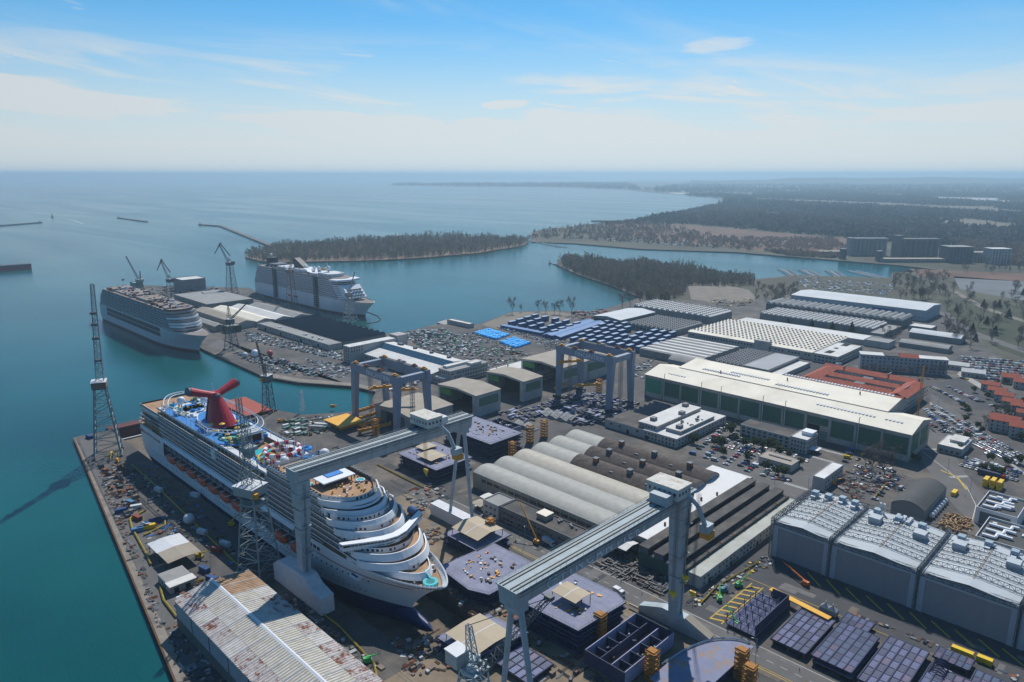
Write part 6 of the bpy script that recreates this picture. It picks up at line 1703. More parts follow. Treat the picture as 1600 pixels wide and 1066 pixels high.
# open deep section with cells
def open_block(label, s0, t0, L_, D, h, rot=0):
 o = thing('open_hull_section', label, 'ship section', s0, t0, 0, rot)
 mb = MB(); mb.box(0, L_, 0, D, 1.2, 1.6); part('bottom_plate', mb, brownish, o)
 for x0, x1, y0, y1 in ((0,L_,0,.4),(0,L_,D-.4,D),(0,.4,.4,D-.4),(L_-.4,L_,.4,D-.4)):
  mb = MB(); mb.box(x0,x1,y0,y1,1.6,h); part('side_plate', mb, primer if x1-x0 > 1 else primer_l, o)
 for i in range(1, 5):
  y = D*i/5
  mb = MB(); mb.box(.4, L_*.34, y-.2, y+.2, 1.6, h-.8-(i % 2)); part('bulkhead', mb, primer, o)
  mb = MB(); mb.box(L_*.62, L_-.4, y-.2, y+.2, 1.6, h-1.4); part('bulkhead', mb, primer, o)
 for x in (.34, .62):
  mb = MB(); mb.box(L_*x-.2, L_*x+.2, .4, D-.4, 1.6, h-1.2); part('bulkhead', mb, primer_l if x > .5 else primer, o)
 mb = MB()
 for i in range(40):
  x, y = rnd.uniform(1, L_-1), rnd.uniform(1, D-1); k = rnd.uniform(.5, 1.8); mb.mi(rnd.randrange(4)); mb.rbox(x, y, 1.6, 1.6+rnd.uniform(.6, 4), k, k*.6, rnd.uniform(0,3))
 part('loose_steel', mb, [primer, primer_l, steel_dark, white2], o, stuff=True)
 mb = MB(); rail_line(mb, (0,0,h), (L_,0,h)); rail_line(mb, (L_,0,h), (L_,D,h)); part('edge_rail', mb, steel_dark, o, stuff=True)
 return o
open_block('open dark blue hull section with inner walls under the lettered gantry leg', -160, 204, 20, 36, 8)
open_block('low dark blue section between the bright hall and the pale vaults', -397, 364, 26, 22, 5)
# curved section at the lower edge
def curved():
 o = thing('curved_hull_section', 'curved hull section with pale blue rim at the lower edge', 'ship section', -134, 217)
 P = [(0, 0), (20, -1), (21, 41), (17, 41)] ; arc = [(2 + 17*(1-math.cos(a)), 41 - 36*(1-math.sin(a))) for a in [R(90)*(1 - i/12) for i in range(13)]]
 arc = [(19 - 18*math.cos(R(90)*i/12), 8 + 33*math.sin(R(90)*i/12)) for i in range(13)]
 poly = [(1, -6), (20, -6), (21, 41)] + arc[::-1]
 mb = MB(); mb.prism(poly, 5.2, 5.6); part('deck_plate', mb, mat('rust_streaked_violet', (.19,.21,.31), .75, .15, .12, stain=(.27,.19,.14), stain_amt=1.3, stain_scale=.14), o)
 mb = MB(); mb.prism([(10+(x-10)*.93, 17+(y-17)*.94) for x, y in poly], 1.2, 5.2, top=False); part('side_plate', mb, primer, o)
 for k, z in enumerate((2.2, 3.8, 6.3)):
  mb = MB()
  for a, b in zip(arc[:-1], arc[1:]): mb.bar((a[0]-1.8*(2-k), a[1]+.2, z), (b[0]-1.8*(2-k), b[1]+.2, z), .35)
  part('rim_rail', mb, mat('rim_blue', (.3,.38,.46), .5, .1), o)
 mb = MB()
 for i in range(0, 13, 2): mb.bar((*arc[i], 6.3), (arc[i][0]-3.6, arc[i][1]+.2, 2.2), .12)
 part('rim_brace', mb, steel_dark, o, stuff=True)
curved()
# flat panels with stiffeners laid out on stands: every plate can be told apart
def panel_stack(label, s0, t0, L_, D, nx, ny, z=2.6, tone=0, levels=1):
 o = thing('deck_panel', label, 'deck panel', s0, t0, 0, 0, 'stiffened deck panels laid out in rows')
 px, py = L_/nx, D/ny
 for j in range(levels):
  zz = z - j*1.6; off = .9*j
  me = []
  for m_ in (purple, primer_l, mat('grey_blue_plate', (.21,.25,.35), .7, .15, .3), mat('plate_reddish', (.31,.26,.35), .75, .15, .3)):
   mb = MB(); mb.box(.12, px-.12, .12, py-.12, 0, .16)
   for q in range(7): mb.box(.25, px-.25, py*(q+.5)/7-.05, py*(q+.5)/7+.05, .16, .34)
   me.append(mb.mesh('plate', m_))
  for a in range(nx):
   for b in range(ny):
    if levels > 1 and j == 0 and 0: continue
    sel = rnd.choices((0,1,2,3), ((.4,.35,.1,.15) if tone == 0 else (.15,.2,.55,.1)))[0]
    if j == 0: part('plate', me[sel], None, o, (a*px+off, b*py-off*1.4, zz + (rnd.uniform(0,.08))))
  if j:
   mb = MB(); mb.box(off, L_+off, -off*1.4, D-off*1.4, zz, zz+.5); part('lower_panel', mb, primer, o)
 mb = MB()
 for a in range(nx+1): mb.box(a*px-.22, a*px+.22, 0, D, z-.55, z+.62)
 part('girder', mb, primer, o, stuff=True)
 mb = MB()
 for b in range(ny+1): mb.box(0, L_, b*py-.14, b*py+.14, z-.4, z+.45)
 part('cross_beam', mb, primer, o, stuff=True)
 mb = MB()
 for x in (1, L_/2, L_-1):
  for y in (1, D/2, D-1): mb.box(x-.4, x+.4, y-.4, y+.4, 0, z-.5)
 part('stand', mb, rust, o, stuff=True)
 return o
panel_stack('violet deck panel leftmost in the front row near the roller doors', -112, 272, 15, 32, 5, 6)
panel_stack('grey-blue deck panel second in the front row with a smaller panel beneath', -94.6, 272, 16, 32, 5, 7, 3.6, 1, 2)
panel_stack('violet deck panel third in the front row at the lower edge', -76.2, 272, 15.5, 38, 5, 7)
panel_stack('small violet panel behind the second deck panel', -96, 306, 12, 9, 4, 2, 2.2)
panel_stack('dark blue panel behind the third deck panel near yellow containers', -59, 309, 13, 9, 5, 2, 2.2, 1)
panel_stack('violet panel cut by the lower right corner', -58, 272, 15, 30, 5, 6)
panel_stack('striped blue panel in the right corner beside the roller doors', -44, 302, 14, 10, 5, 2, 2.2, 1)
panel_stack('violet ribbed panel lying at the dock head next to the canvas section', -186, 178, 18, 16, 5, 3, 2.2)
o = thing('hull_section', 'blue section with standing webs beside the yellow-striped bay', 'ship section', -132, 270)
mb = MB(); mb.box(0, 14, 0, 33, 1.4, 1.9); part('deck_plate', mb, purple, o)
for i in range(4):
 for j in range(6):
  mb = MB(); mb.box(.3+i*3.4, 3.4+i*3.4, .4+j*5.4, 5.4+j*5.4, 1.9, 2.15)
  for q in range(5): mb.box(.4+i*3.4, 3.3+i*3.4, .8+j*5.4+q, .9+j*5.4+q, 2.15, 2.5)
  part('plate', mb, primer_l, o)
mb = MB(); mb.box(13.6, 14, 0, 33, 1.9, 7); mb.box(6, 14, 32.6, 33, 1.9, 7); part('side_plate', mb, primer, o)
mb = MB()
for i in range(5):
 for j in range(6):
  x, y = .2+i*3.4, .2+j*5.5; mb.box(x-.15, x+.15, y-.15, y+.15, 1.9, 5.5 if (i+j) % 3 else 6.8)
for j in range(6): mb.box(0, 13.6, .1+j*5.5, .3+j*5.5, 4.6, 4.9)
for i in range(4): mb.box(.1+i*3.4, .3+i*3.4, 0, 33, 4.6, 4.8)
part('web_frame', mb, primer, o, stuff=True)
mb = MB()
for x in (1, 13):
 for y in (1, 16, 32): mb.box(x-.5, x+.5, y-.5, y+.5, 0, 1.4)
part('stand', mb, rust, o, stuff=True)
# curved web section in the lower right corner
o = thing('web_frame_section', 'dark blue section of curved web frames at the lower right', 'ship section', -57.5, 296)
for i in range(6):
 mb = MB();
 arc = [(3.2*math.cos(a)+3.2, 3.6*math.sin(a)+.8) for a in [R(15*k) for k in range(2, 12)]]
 for a, b in zip(arc[:-1], arc[1:]): mb.bar((a[0], i*1.9, a[1]+.6), (b[0], i*1.9, b[1]+.6), .3)
 part('web_frame', mb, primer, o)
mb = MB(); mb.box(0, 6.5, 0, 9.8, .6, 1.1); part('shell_plate', mb, primer_l, o)
# steel stacks between the gantry legs (dark blue plate yard)
def steel_field(label, s0, s1, t0, t1, n, mats_, hmax=2.2, lmin=2, lmax=9, name='steel_stack', cat='steel stock', ang=(0, math.pi/2)):
 mb = MB()
 for i in range(n):
  x, y = rnd.uniform(0, s1-s0), rnd.uniform(0, t1-t0); l, w = rnd.uniform(lmin, lmax), rnd.uniform(.8, 3) if hmax > 1.6 else rnd.uniform(.25, .9)
  mb.mi(rnd.randrange(len(mats_))); a = rnd.choice(ang) + rnd.uniform(-.08, .08); z = rnd.uniform(0, .3)
  mb.rbox(x, y, z, z + rnd.uniform(.3, hmax), l, w, a)
 o = solo(name, mb, mats_, label, cat, s0, t0); o['kind'] = 'stuff'; return o
blk = [primer, primer, primer_l, steel_dark, slate]
steel_field('dense stacks of dark blue plates and frames under the tall grey gantry', -405, -340, 428, 505, 340, blk, 2.6)
steel_field('dark blue frames beside the open-fronted halls', -415, -380, 400, 430, 80, blk, 2)
steel_field('dark pipe and profile stacks under the slanted canopy', -205, -165, 270, 293, 330, [steel_dark, slate, brownish, steel_dark], 1.3, 2, 7, 'pipe_stack', 'steel stock', (0, 0, math.pi/2))
scrapm = [rust, brownish, slate, wallgrey, brownish, steel_dark, slate, primer, rust, white2]
def clutter(label, pts, n, mats_, kmin=.4, kmax=2.2, hmax=1.8, z=0.0, name='yard_clutter'):
 """loose material scattered inside a quadrilateral given by yard points"""
 mb = MB(); (a, b, c, d) = pts; o0 = a
 if W(*a).length < 560: n = int(n*.62); kmin *= 1.3; kmax *= 1.3
 for i in range(n):
  u, v = rnd.random(), rnd.random()
  if (u*6) % 1 < .13 or (v*3) % 1 < .14: continue
  x = a[0]*(1-u)*(1-v)+b[0]*u*(1-v)+c[0]*u*v+d[0]*(1-u)*v - o0[0]; y = a[1]*(1-u)*(1-v)+b[1]*u*(1-v)+c[1]*u*v+d[1]*(1-u)*v - o0[1]
  k = rnd.uniform(kmin, kmax)*.8; h = rnd.uniform(.2, hmax)*.8
  an = rnd.choice((0, 0, math.pi/2, math.pi/2, rnd.uniform(0, 3))) + rnd.uniform(-.06, .06); ca, sa = math.cos(an), math.sin(an)
  mb.mi(rnd.randrange(len(mats_))); t = rnd.random()
  if t < .3:                                   # bundle of pipes or profiles
   l = k*rnd.uniform(2, 4.5)
   for q in range(rnd.randint(2, 4)):
    ox, oy = -sa*q*.42, ca*q*.42; l2 = l*rnd.uniform(.85, 1); mb.bar((x+ox-ca*l2/2, y+oy-sa*l2/2, .25+.2*(q % 2)), (x+ox+ca*l2/2, y+oy+sa*l2/2, .25+.2*(q % 2)), .2, 4)
  elif t < .55:                                # stack of plates or pallets, each a little askew
   for q in range(rnd.randint(2, 4)): mb.rbox(x+rnd.uniform(-.12,.12), y+rnd.uniform(-.12,.12), q*h/4-.02, (q+.8)*h/4, k*1.7, k*1.1, an+rnd.uniform(-.05,.05))
  elif t < .7:                                 # open bin
   l, w = k*1.3, k*.9
   for ex, ey, lx, ly in ((l/2,0,.12,w),(-l/2,0,.12,w),(0,w/2,l,.12),(0,-w/2,l,.12)): mb.rbox(x+ca*ex-sa*ey, y+sa*ex+ca*ey, -.02, h, lx, ly, an)
   mb.rbox(x, y, -.02, h*.6, l, w, an)
  elif t < .78: mb.cyl(x, y, -.02, h, k*.45, 8)
  else: mb.rbox(x, y, -.05, h, k*rnd.uniform(.8, 1.8), k, an)
 o = solo(name, mb, mats_, label, 'clutter', o0[0], o0[1], z); o['kind'] = 'stuff'; return o
G4 = lambda *q: [g(u, v) for u, v in q]
silver = mat('galvanised_steel', (.33,.345,.355), .5, .2, .3)
gmix = [silver, white2, wallgrey, slate, green_deck, mat('crate_green', (.09,.17,.14), .7, .2), brownish, rust]
cmix = [silver, white, white2, wallgrey, slate, steel_dark, mat('crate_blue_green', (.08,.2,.2), .7, .2), brownish, slate, wallgrey]
clutter('pale material heaps between quay edge and inner quay road', G4((352,545),(440,562),(548,592),(420,583)), 560, cmix, .7, 2.8, 2.2)
clutter('green-white bundles at the inner end of the quay road', G4((475,560),(548,572),(552,585),(500,582)), 260, [silver, white2, white2, slate, wallgrey], .7, 2.8, 2.2)
clutter('grey scrap field beside the long white workshop', G4((372,514),(535,552),(545,566),(385,532)), 900, cmix, .8, 3.0, 2.6)
clutter('rusty stacks at the seaward end of the far pier', G4((215,448),(345,448),(330,460),(255,466)), 260, scrapm + [blue_deck, silver], 1.2, 5, 4)
clutter('dark scaffolding heaps along the quay of the moored ship', G4((395,478),(540,505),(545,520),(470,505)), 260, [steel_dark, slate, brownish, wallgrey], 1, 4, 3)
clutter('rusty loose material on the pier beside the water', G4((152,725),(185,722),(225,800),(190,815)), 330, [rust, brownish, steel_dark, slate, wallgrey, rust], .6, 2.6, 3.2)
clutter('loose blocks along the dock edge under the hull', G4((215,722),(240,722),(395,880),(360,880)), 200, [slate, steel_dark, wallgrey, blue_deck, brownish, rust], .5, 2.0, 1.6)
clutter('fenced material between pier road and dock', G4((190,740),(225,735),(330,845),(290,850)), 240, [slate, steel_dark, silver, primer, brownish], .5, 2.0, 1.7)
clutter('small gear along the pier edge', G4((150,735),(160,735),(262,985),(248,985)), 330, [rust, wallgrey, slate, brownish, silver, brownish], .3, 1.3, 1.3)
clutter('loose gear around the tan shelter', G4((225,815),(262,812),(285,835),(228,860)), 120, [silver, slate, wallgrey, blue_deck, rust], .4, 1.5, 1.4)
clutter('rusty parts and pallets inside the yellow barrier', G4((265,905),(345,895),(300,915),(272,985)), 120, [rust, brownish, brownish, slate], .4, 1.6, 1.8)
clutter('gear between rusty shed and dock', G4((425,915),(470,945),(600,1045),(560,1050)), 240, [slate, steel_dark, silver, brownish, brownish], .5, 2.0, 1.8)
clutter('shadowed material behind the rusty shed', G4((262,985),(300,985),(372,1066),(280,1066)), 200, [slate, steel_dark, silver, brownish], .5, 2.0, 1.8)
clutter('scrap and offcuts at the dock head', G4((610,1000),(690,985),(720,1040),(640,1060)), 190, [rust, brownish, silver, slate, brownish], .5, 2.2, 1.7)
clutter('loose material between the hull sections', G4((690,905),(780,935),(1000,1066),(800,1066)), 560, [rust, brownish, slate, steel_dark, silver, brownish], .5, 2.4, 2.2)
clutter('white and green skips and crates behind the stern of the cruise ship', G4((445,655),(520,648),(530,672),(430,692)), 210, gmix, .8, 2.6, 2.4)
clutter('dark machinery parts beside the yellow platform', G4((515,700),(590,690),(625,705),(540,715)), 120, [rust, steel_dark, primer, brownish], .8, 3, 3)
clutter('brown loose steel between ship and road', G4((625,770),(690,745),(700,780),(655,800)), 140, [brownish, slate, wallgrey, rust, silver], .5, 2.0, 1.6)
clutter('loose steel beside the gantry base', G4((650,835),(690,820),(700,840),(665,855)), 90, [brownish, slate, wallgrey, rust, brownish], .5, 1.8, 1.4)
clutter('material yard between the open-fronted halls and blue containers', G4((640,525),(740,518),(900,585),(760,575)), 1500, cmix + [rust, green_deck], .8, 3.0, 2.4)
clutter('steel and pipe yard behind the blue tarpaulins', G4((770,510),(860,520),(880,545),(800,520)), 420, cmix + [primer], .8, 2.6, 2.2)
clutter('pale bundled profiles right of the blue tarpaulins', G4((830,535),(880,530),(940,552),(880,560)), 420, [wallgrey, silver, slate, steel_dark], .8, 3.2, 1.6)
clutter('red-brown debris along the bay shore', G4((890,488),(945,482),(955,495),(905,500)), 130, [rust, crimson, brownish, slate], 1, 4, 3)
clutter('boats, skips and stores behind the long white workshop', G4((612,520),(690,512),(745,545),(690,560)), 800, cmix + [green_deck], .9, 3.6, 3)
clutter('white blocks along the edge of the inner basin behind the tall crane', G4((595,600),(650,585),(655,600),(610,615)), 50, [white, wallgrey, silver], 1.5, 4, 3.4)
clutter('scrap yard under the bare trees', G4((1290,745),(1345,728),(1395,755),(1335,785)), 460, scrapm, .5, 2.2, 1.5)
clutter('vans, skips and crates before the strip factory', G4((985,570),(1020,560),(1040,575),(1005,600)), 80, cmix + [primer], .8, 2.6, 2)
clutter('steel beams and pallets in the yellow-striped bay', G4((1075,940),(1195,865),(1210,878),(1085,955)), 150, [steel_dark, slate, silver, yellow, brownish], .5, 2.0, 1.4)
clutter('gear along the roller-door apron', G4((1270,935),(1330,960),(1600,1055),(1590,1066)), 120, [brownish, slate, rust, brownish, silver], .5, 1.8, 1.5)
clutter('stacked stores by the gravel yard', G4((1105,468),(1180,468),(1170,480),(1115,478)), 130, [tan_roof, yellow, brownish, wallgrey, slate], 1, 4, 3)
clutter('boats and vans laid up beside the marina', G4((1245,430),(1400,445),(1385,462),(1240,448)), 420, [white, white2, silver, slate, white, blue_deck], 1.2, 4.0, 2.6)
clutter('laid-up boats along the far marina shore', G4((880,372),(1060,384),(1180,388),(900,368)), 420, [white, white2, silver, slate, tan_roof], 2, 7, 5)
# --- containers, skips and huts one by one
def container_mesh(m, l=6.1, w=2.45, h=2.6):
 mb = MB(); mb.box(-l/2, l/2, -w/2, w/2, .12, h)
 n = int(l/.55)
 for i in range(n):
  x = -l/2 + l*(i+.5)/n; mb.box(x-.12, x+.12, -w/2-.06, w/2+.06, .25, h-.15)
 for x in (-l/2, l/2):
  for y in (-w/2, w/2): mb.box(x-.1, x+.1, y-.1, y+.1, 0, h+.04)
 return mb.mesh('container', m)
blue_c = mat('container_blue', (.015,.065,.2), .6, .12, .4)
blue_sunlit = mat('container_blue_sunlit', (.27,.4,.56), .6, .12, .4)  # container blue made paler: sunlight on the lids is put into the colour
blue_m = mat('container_midblue', (.06,.2,.36), .6, .12, .4)
red_c = mat('container_rust_red', (.24,.05,.03), .7, .2, .4)
grn_c = mat('container_green', (.1,.2,.16), .7, .2, .4)
wht_c = mat('container_white', (.6,.61,.62), .6, .12, .4)
yel_c = mat('container_yellow', (.75,.48,.01), .5, .08, .4)
dgr_c = mat('container_dark', (.05,.055,.065), .7, .2, .4)
cm = {}
def container(u, v, m, label, rot=0, l=6.1, group=None, z=0, w=2.45, h=2.6):
 k = (m.name, l, w, h)
 if k not in cm: cm[k] = container_mesh(m, l, w, h)
 s, t = g(u, v); solo('container', cm[k], None, label, 'container', s, t, z, rot, group)
for u, v, m, r, lab in ((140,685,blue_c,.2,'blue container alone at the outer pier corner'), (189,801,blue_c,1.4,'dark blue tank box by the yellow fence beside the rusty heap'), (204,788,blue_m,.3,'long blue container at the end of the rusty heap'), (213,795,wht_c,1.2,'white cabin container next to the long blue one'),
 (215,812,red_c,.2,'rust-red skip in the yellow-fenced container pen'), (230,823,wht_c,.2,'white flat container in the yellow-fenced pen'), (242,817,blue_c,1.3,'left dark blue container of the upright pair in the pen'), (251,815,blue_c,1.3,'right dark blue container of the upright pair in the pen'),
 (215,831,blue_m,1.3,'left mid-blue container at the pen front'), (224,828,blue_m,1.3,'right mid-blue container at the pen front'), (234,826,yel_c,1.3,'small yellow container beside the mid-blue pair'), (205,738,dgr_c,.25,'dark container on the pier by the yellow machinery'),
 (248,768,wht_c,.2,'white container in the shadow between pier and dock'), (305,776,wht_c,.3,'white van-like container on the dock side'), (316,834,wht_c,.3,'pale flat rack container near the dock edge'), (340,862,red_c,.3,'rust-red long container near the dock edge'), (352,853,wht_c,.3,'white long container behind the rust-red one'),
 (320,893,blue_c,.2,'blue flat container beside the tan shelter'), (332,908,blue_c,.3,'blue skip against the corner of the rusty shed')):
 container(u, v, m, lab, r)
for k in range(16):
 container(448+ (k % 4)*9 + rnd.uniform(-2,2), 678 - (k//4)*6 + rnd.uniform(-1,1), rnd.choice((grn_c, grn_c, wht_c)), 'green or white waste skip in the rows behind the cruise ship stern', rnd.choice((0, 1.57)), 5, 'waste skips behind the cruise ship', 0, 2.4, 2.0)
# yellow containers near the gate
for i, (u, v, z) in enumerate(((1540,758,0),(1551,761,0),(1562,764,0),(1540,758,2.7),(1551,760,2.7),(1562,763,2.7))):
 container(u, v, yel_c, 'yellow container in the stacked block by the gate road', R(90), 7.5, 'stacked yellow containers by the gate road', z, 2.4, 2.5)
container(1491, 773, yel_c, 'single yellow container beside the timber pile', R(90), 7)
container(1503, 1023, yel_c, 'longer yellow container by the striped panel at the lower right', 0, 8); container(1538, 1036, yel_c, 'shorter yellow container by the striped panel at the lower right', 0, 5.5)
for k, (u, v) in enumerate(((1289,958),(1300,963))):
 mb = MB(); mb.box(-2.2,2.2,-1.8,1.8,1.2,3.4); mb.loft([[(-2.2,-1.8,3.4),(2.2,-1.8,3.4),(2.2,1.8,3.4),(-2.2,1.8,3.4)],[(-.3,-.3,5.2),(.3,-.3,5.2),(.3,.3,5.2),(-.3,.3,5.2)]],cap1=True); mb.cyl(0,0,5.2,6.2,.3,8)
 for x in (-1.8,1.8):
  for y in (-1.4,1.4): mb.box(x-.2,x+.2,y-.2,y+.2,0,1.2)
 solo('dust_hopper', mb, silver, ('left' if k == 0 else 'right') + ' of two pale hopper tanks behind the deck panels', 'hopper', *g(u, v))
# rows of blue block containers north of the tall grey gantry
def blue_rows(u0, v0, u1, v1, u2, v2, nx, ny, label, group, skip=.06, stack=1):
 me = container_mesh(blue_c, 11, 4.6, 3.4)
 tm = MB(); tm.box(-5.6,5.6,-2.4,2.4,3.42,3.6); tme = tm.mesh('lid', blue_sunlit)
 A, B, C_ = g(u0, v0), g(u1, v1), g(u2, v2)
 for i in range(nx):
  for j in range(ny):
   if rnd.random() < skip: continue
   x = A[0] + (B[0]-A[0])*i/max(1,nx-1) + (C_[0]-A[0])*j/max(1,ny-1); y = A[1] + (B[1]-A[1])*i/max(1,nx-1) + (C_[1]-A[1])*j/max(1,ny-1)
   for q in range(stack):
    c = solo('block_store', me, None, label % (('first', 'second', 'third', 'fourth', 'fifth', 'sixth')[j], 'upper' if q else 'lower'), 'container', x, y, q*3.6, R(90), group); part('lid', tme, None, c)
blue_rows(897,536, 1015,552, 950,509, 9, 6, 'blue block store, %s row of the large grid from the tall gantry, %s tier', 'blue block stores behind the tall grey gantry', .05, 2)
blue_rows(800,510, 866,524, 836,499, 5, 4, 'blue block store, %s row of the small grid toward the bay shore, %s tier', 'blue block stores near the bay shore', .08, 2)
bl_roof = mat('blue_roof_sheet', (.035,.15,.36), .55, .1, .1)
for a, b, lab in (((855,529),(922,505),'left strip of the twin long blue roofs between the container grids'), ((868,531),(938,507),'right strip of the twin long blue roofs between the container grids')):
 A, B = g(*a), g(*b); l = math.hypot(B[0]-A[0], B[1]-A[1])
 o = thing('blue_roofed_store', lab, 'store', A[0], A[1], 0, math.atan2(B[1]-A[1], B[0]-A[0])); mb = MB(); mb.box(0,l,-7,7,0,4); part('wall', mb, blue_c, o)
 mb = MB(); mb.profile([(-7.4,4),(0,5.4),(7.4,4),(7.4,4.25),(0,5.65),(-7.4,4.25)],-.4,l+.4); part('roof', mb, bl_roof, o)
A, B = g(785,512), g(848,524); l = math.hypot(B[0]-A[0], B[1]-A[1])
o = thing('blue_roofed_store', 'long blue roof in front of the small blue container grid', 'store', A[0], A[1], 0, math.atan2(B[1]-A[1], B[0]-A[0])); mb = MB(); mb.box(0,l,-4,4,0,3.6); part('wall', mb, blue_c, o); mb = MB(); mb.box(-.3,l+.3,-4.4,4.4,3.6,3.9); part('roof', mb, bl_roof, o)
tarp = mat('bright_blue_tarpaulin', (.03,.42,.88), .5, .12, .12)
for lab, q in (('left bright blue tarpaulin field laid over stacks', ((741,522),(775,532),(797,524),(762,515))), ('right bright blue tarpaulin field laid over stacks', ((780,536),(806,545),(830,537),(803,529)))):
 P = [g(*p) for p in q]; mb = MB(); n = 9
 o = thing('tarpaulin_field', lab, 'tarpaulin', *P[0])
 for i in range(n):
  for j in range(5):
   def pt(a, b): return (P[0][0]*(1-a)*(1-b)+P[1][0]*a*(1-b)+P[2][0]*a*b+P[3][0]*(1-a)*b-P[0][0], P[0][1]*(1-a)*(1-b)+P[1][1]*a*(1-b)+P[2][1]*a*b+P[3][1]*(1-a)*b-P[0][1])
   q_ = [pt((i+.04)/n,(j+.03)/5), pt((i+.96)/n,(j+.03)/5), pt((i+.96)/n,(j+.97)/5), pt((i+.04)/n,(j+.97)/5)]
   h = rnd.uniform(2.2, 3.4); cx, cy = sum(x for x, y in q_)/4, sum(y for x, y in q_)/4
   mb = MB(); mb.loft([[(x,y,0) for x,y in q_],[(x,y,h-.7) for x,y in q_],[(cx+(x-cx)*.6,cy+(y-cy)*.6,h) for x,y in q_]],cap1=True)
   part('tarpaulin_cover', mb, tarp, o)
# yellow platform and beams on the basin quay
o = thing('yellow_platform', 'big orange-yellow lifting platform beside the inner basin', 'platform', -494, 283)
mb = MB(); mb.box(0, 26, 0, 22, 4.6, 5.2); part('deck', mb, mat('deck_yellow', (.72,.36,.02), .6, .08, .2), o); mb = MB(); mb.box(.5,25.5,.5,21.5,2.6,4.55); part('frame', mb, mat('brown_yellow_frame', (.3,.13,.02), .7, .2), o)
for x in (2, 24):
 for y in (2, 20): mb = MB(); mb.box(x-.8,x+.8,y-.8,y+.8,0,2.6); part('leg', mb, steel_dark, o)
def yellow_beam(u0, v0, u1, v1, z, label):
 a, b = g(u0, v0, z), g(u1, v1, z); l = math.hypot(b[0]-a[0], b[1]-a[1])
 o = thing('spreader_beam', label, 'lifting beam', a[0], a[1], 0, math.atan2(b[1]-a[1], b[0]-a[0]))
 mb = MB(); mb.box(0, l, -1.1, -.5, z-2, z); mb.box(0, l, .5, 1.1, z-2, z)
 for i in range(int(l/4)+1): mb.box(i*4-.3, i*4+.3, -1.1, 1.1, z-.6, z+.6)
 part('beam', mb, orange_y, o)
 for x in (1, l-1): mb = MB(); mb.box(x-.6, x+.6, -1.6, 1.6, 0, z-2); part('stand', mb, steel_dark, o)
yellow_beam(556,642, 632,618, 6, 'upper long yellow spreader beam lying behind the basin gantry')
yellow_beam(562,652, 634,627, 4, 'middle long yellow spreader beam lying behind the basin gantry')
yellow_beam(562,663, 640,640, 4, 'lower long yellow spreader beam lying behind the basin gantry')
yellow_beam(560,672, 610,660, 4, 'short yellow spreader beam next to the big yellow platform')
yellow_beam(868,606, 900,588, 5, 'yellow spreader beam on stands under the tall grey gantry')
# caisson barge, orange sheds, orange-topped platform near the doors
A = g(395, 632); o = thing('caisson_barge', 'rust-red flat barge moored behind the stern of the cruise ship', 'barge', -606, 246)
mb = MB(); mb.box(0, 52, 0, 24, -2.5, 2.4); part('hull', mb, mat('barge_side', (.1,.03,.03), .8, .2), o); mb = MB(); mb.box(.2, 51.8, .2, 23.8, 2.4, 2.6); part('deck', mb, mat('barge_red_deck', (.36,.085,.055), .85, .15, .2), o)
o = thing('dock_gate', 'dark red-brown floating gate closing the dry dock behind the stern', 'dock gate', -617, 158)
mb = MB(); mb.box(0, 10, 0, 43, -10, -.4); part('caisson', mb, mat('gate_red_brown', (.13,.045,.04), .85, .25, .15), o); mb = MB(); rail_line(mb, (.3,.5,-.4), (.3,42.5,-.4), 1.2, 3); part('rail', mb, silver, o)
mb = MB(); mb.box(0, 30, 0, 3.2, 3.4, 3.9); mb.mi(1)
for x in (1, 10, 20, 29): mb.box(x-.3, x+.3, 1, 2, 0, 3.4)
solo('orange_topped_platform', mb, [mat('deck_yellow', (0,0,0)), steel_dark], 'long flat orange-topped rack behind the section with standing webs', 'rack', -129, 305.5, 0, R(-8))
# timber pile, storage sphere, small tank, white tent cone
mb = MB()
for i in range(120): mb.mi(rnd.randrange(2)); mb.rbox(rnd.uniform(0,14), rnd.uniform(0,24), 0, rnd.uniform(.6,1.7), rnd.uniform(1,4), .5, rnd.choice((0,1.57))+rnd.uniform(-.1,.1))
o = solo('timber_pile', mb, [mat('sawn_timber', (.33,.2,.1), .9, .2), mat('pale_timber', (.42,.3,.17), .9, .2)], 'pile of sawn timber beside the gate road', 'timber', -92, 440); o['kind'] = 'stuff'
mb = MB(); mb.sphere((0,0,3.1), 3.1, 18, 11)
o = solo('storage_sphere', mb, white2, 'pale storage sphere standing between pier and dock', 'tank', -402, 139.5); mb = MB(); mb.cyl(0,0,0,1.2,1.8,10); part('stand', mb, slate, o)
for u, v, r, m, lab in ((399,558,4.5,white,'large white ball tank on the inner quay'), (422,556,3.4,mat('buoy_red', (.6,.05,.04), .5, .1),'red ball buoy beside the white tank on the inner quay'), (383,559,3.2,white2,'short white tank left of the white ball on the inner quay')):
 mb = MB(); mb.sphere((0,0,r*.9), r, 14, 9); solo('ball_tank', mb, m, lab, 'tank', *g(u, v))
mb = MB(); mb.bar((0,0,2.6),(7,0,2.6),2.4,12); o = solo('blue_tank', mb, blue_c, 'dark blue horizontal tank lying beside the ship bow', 'tank', *g(641, 802))
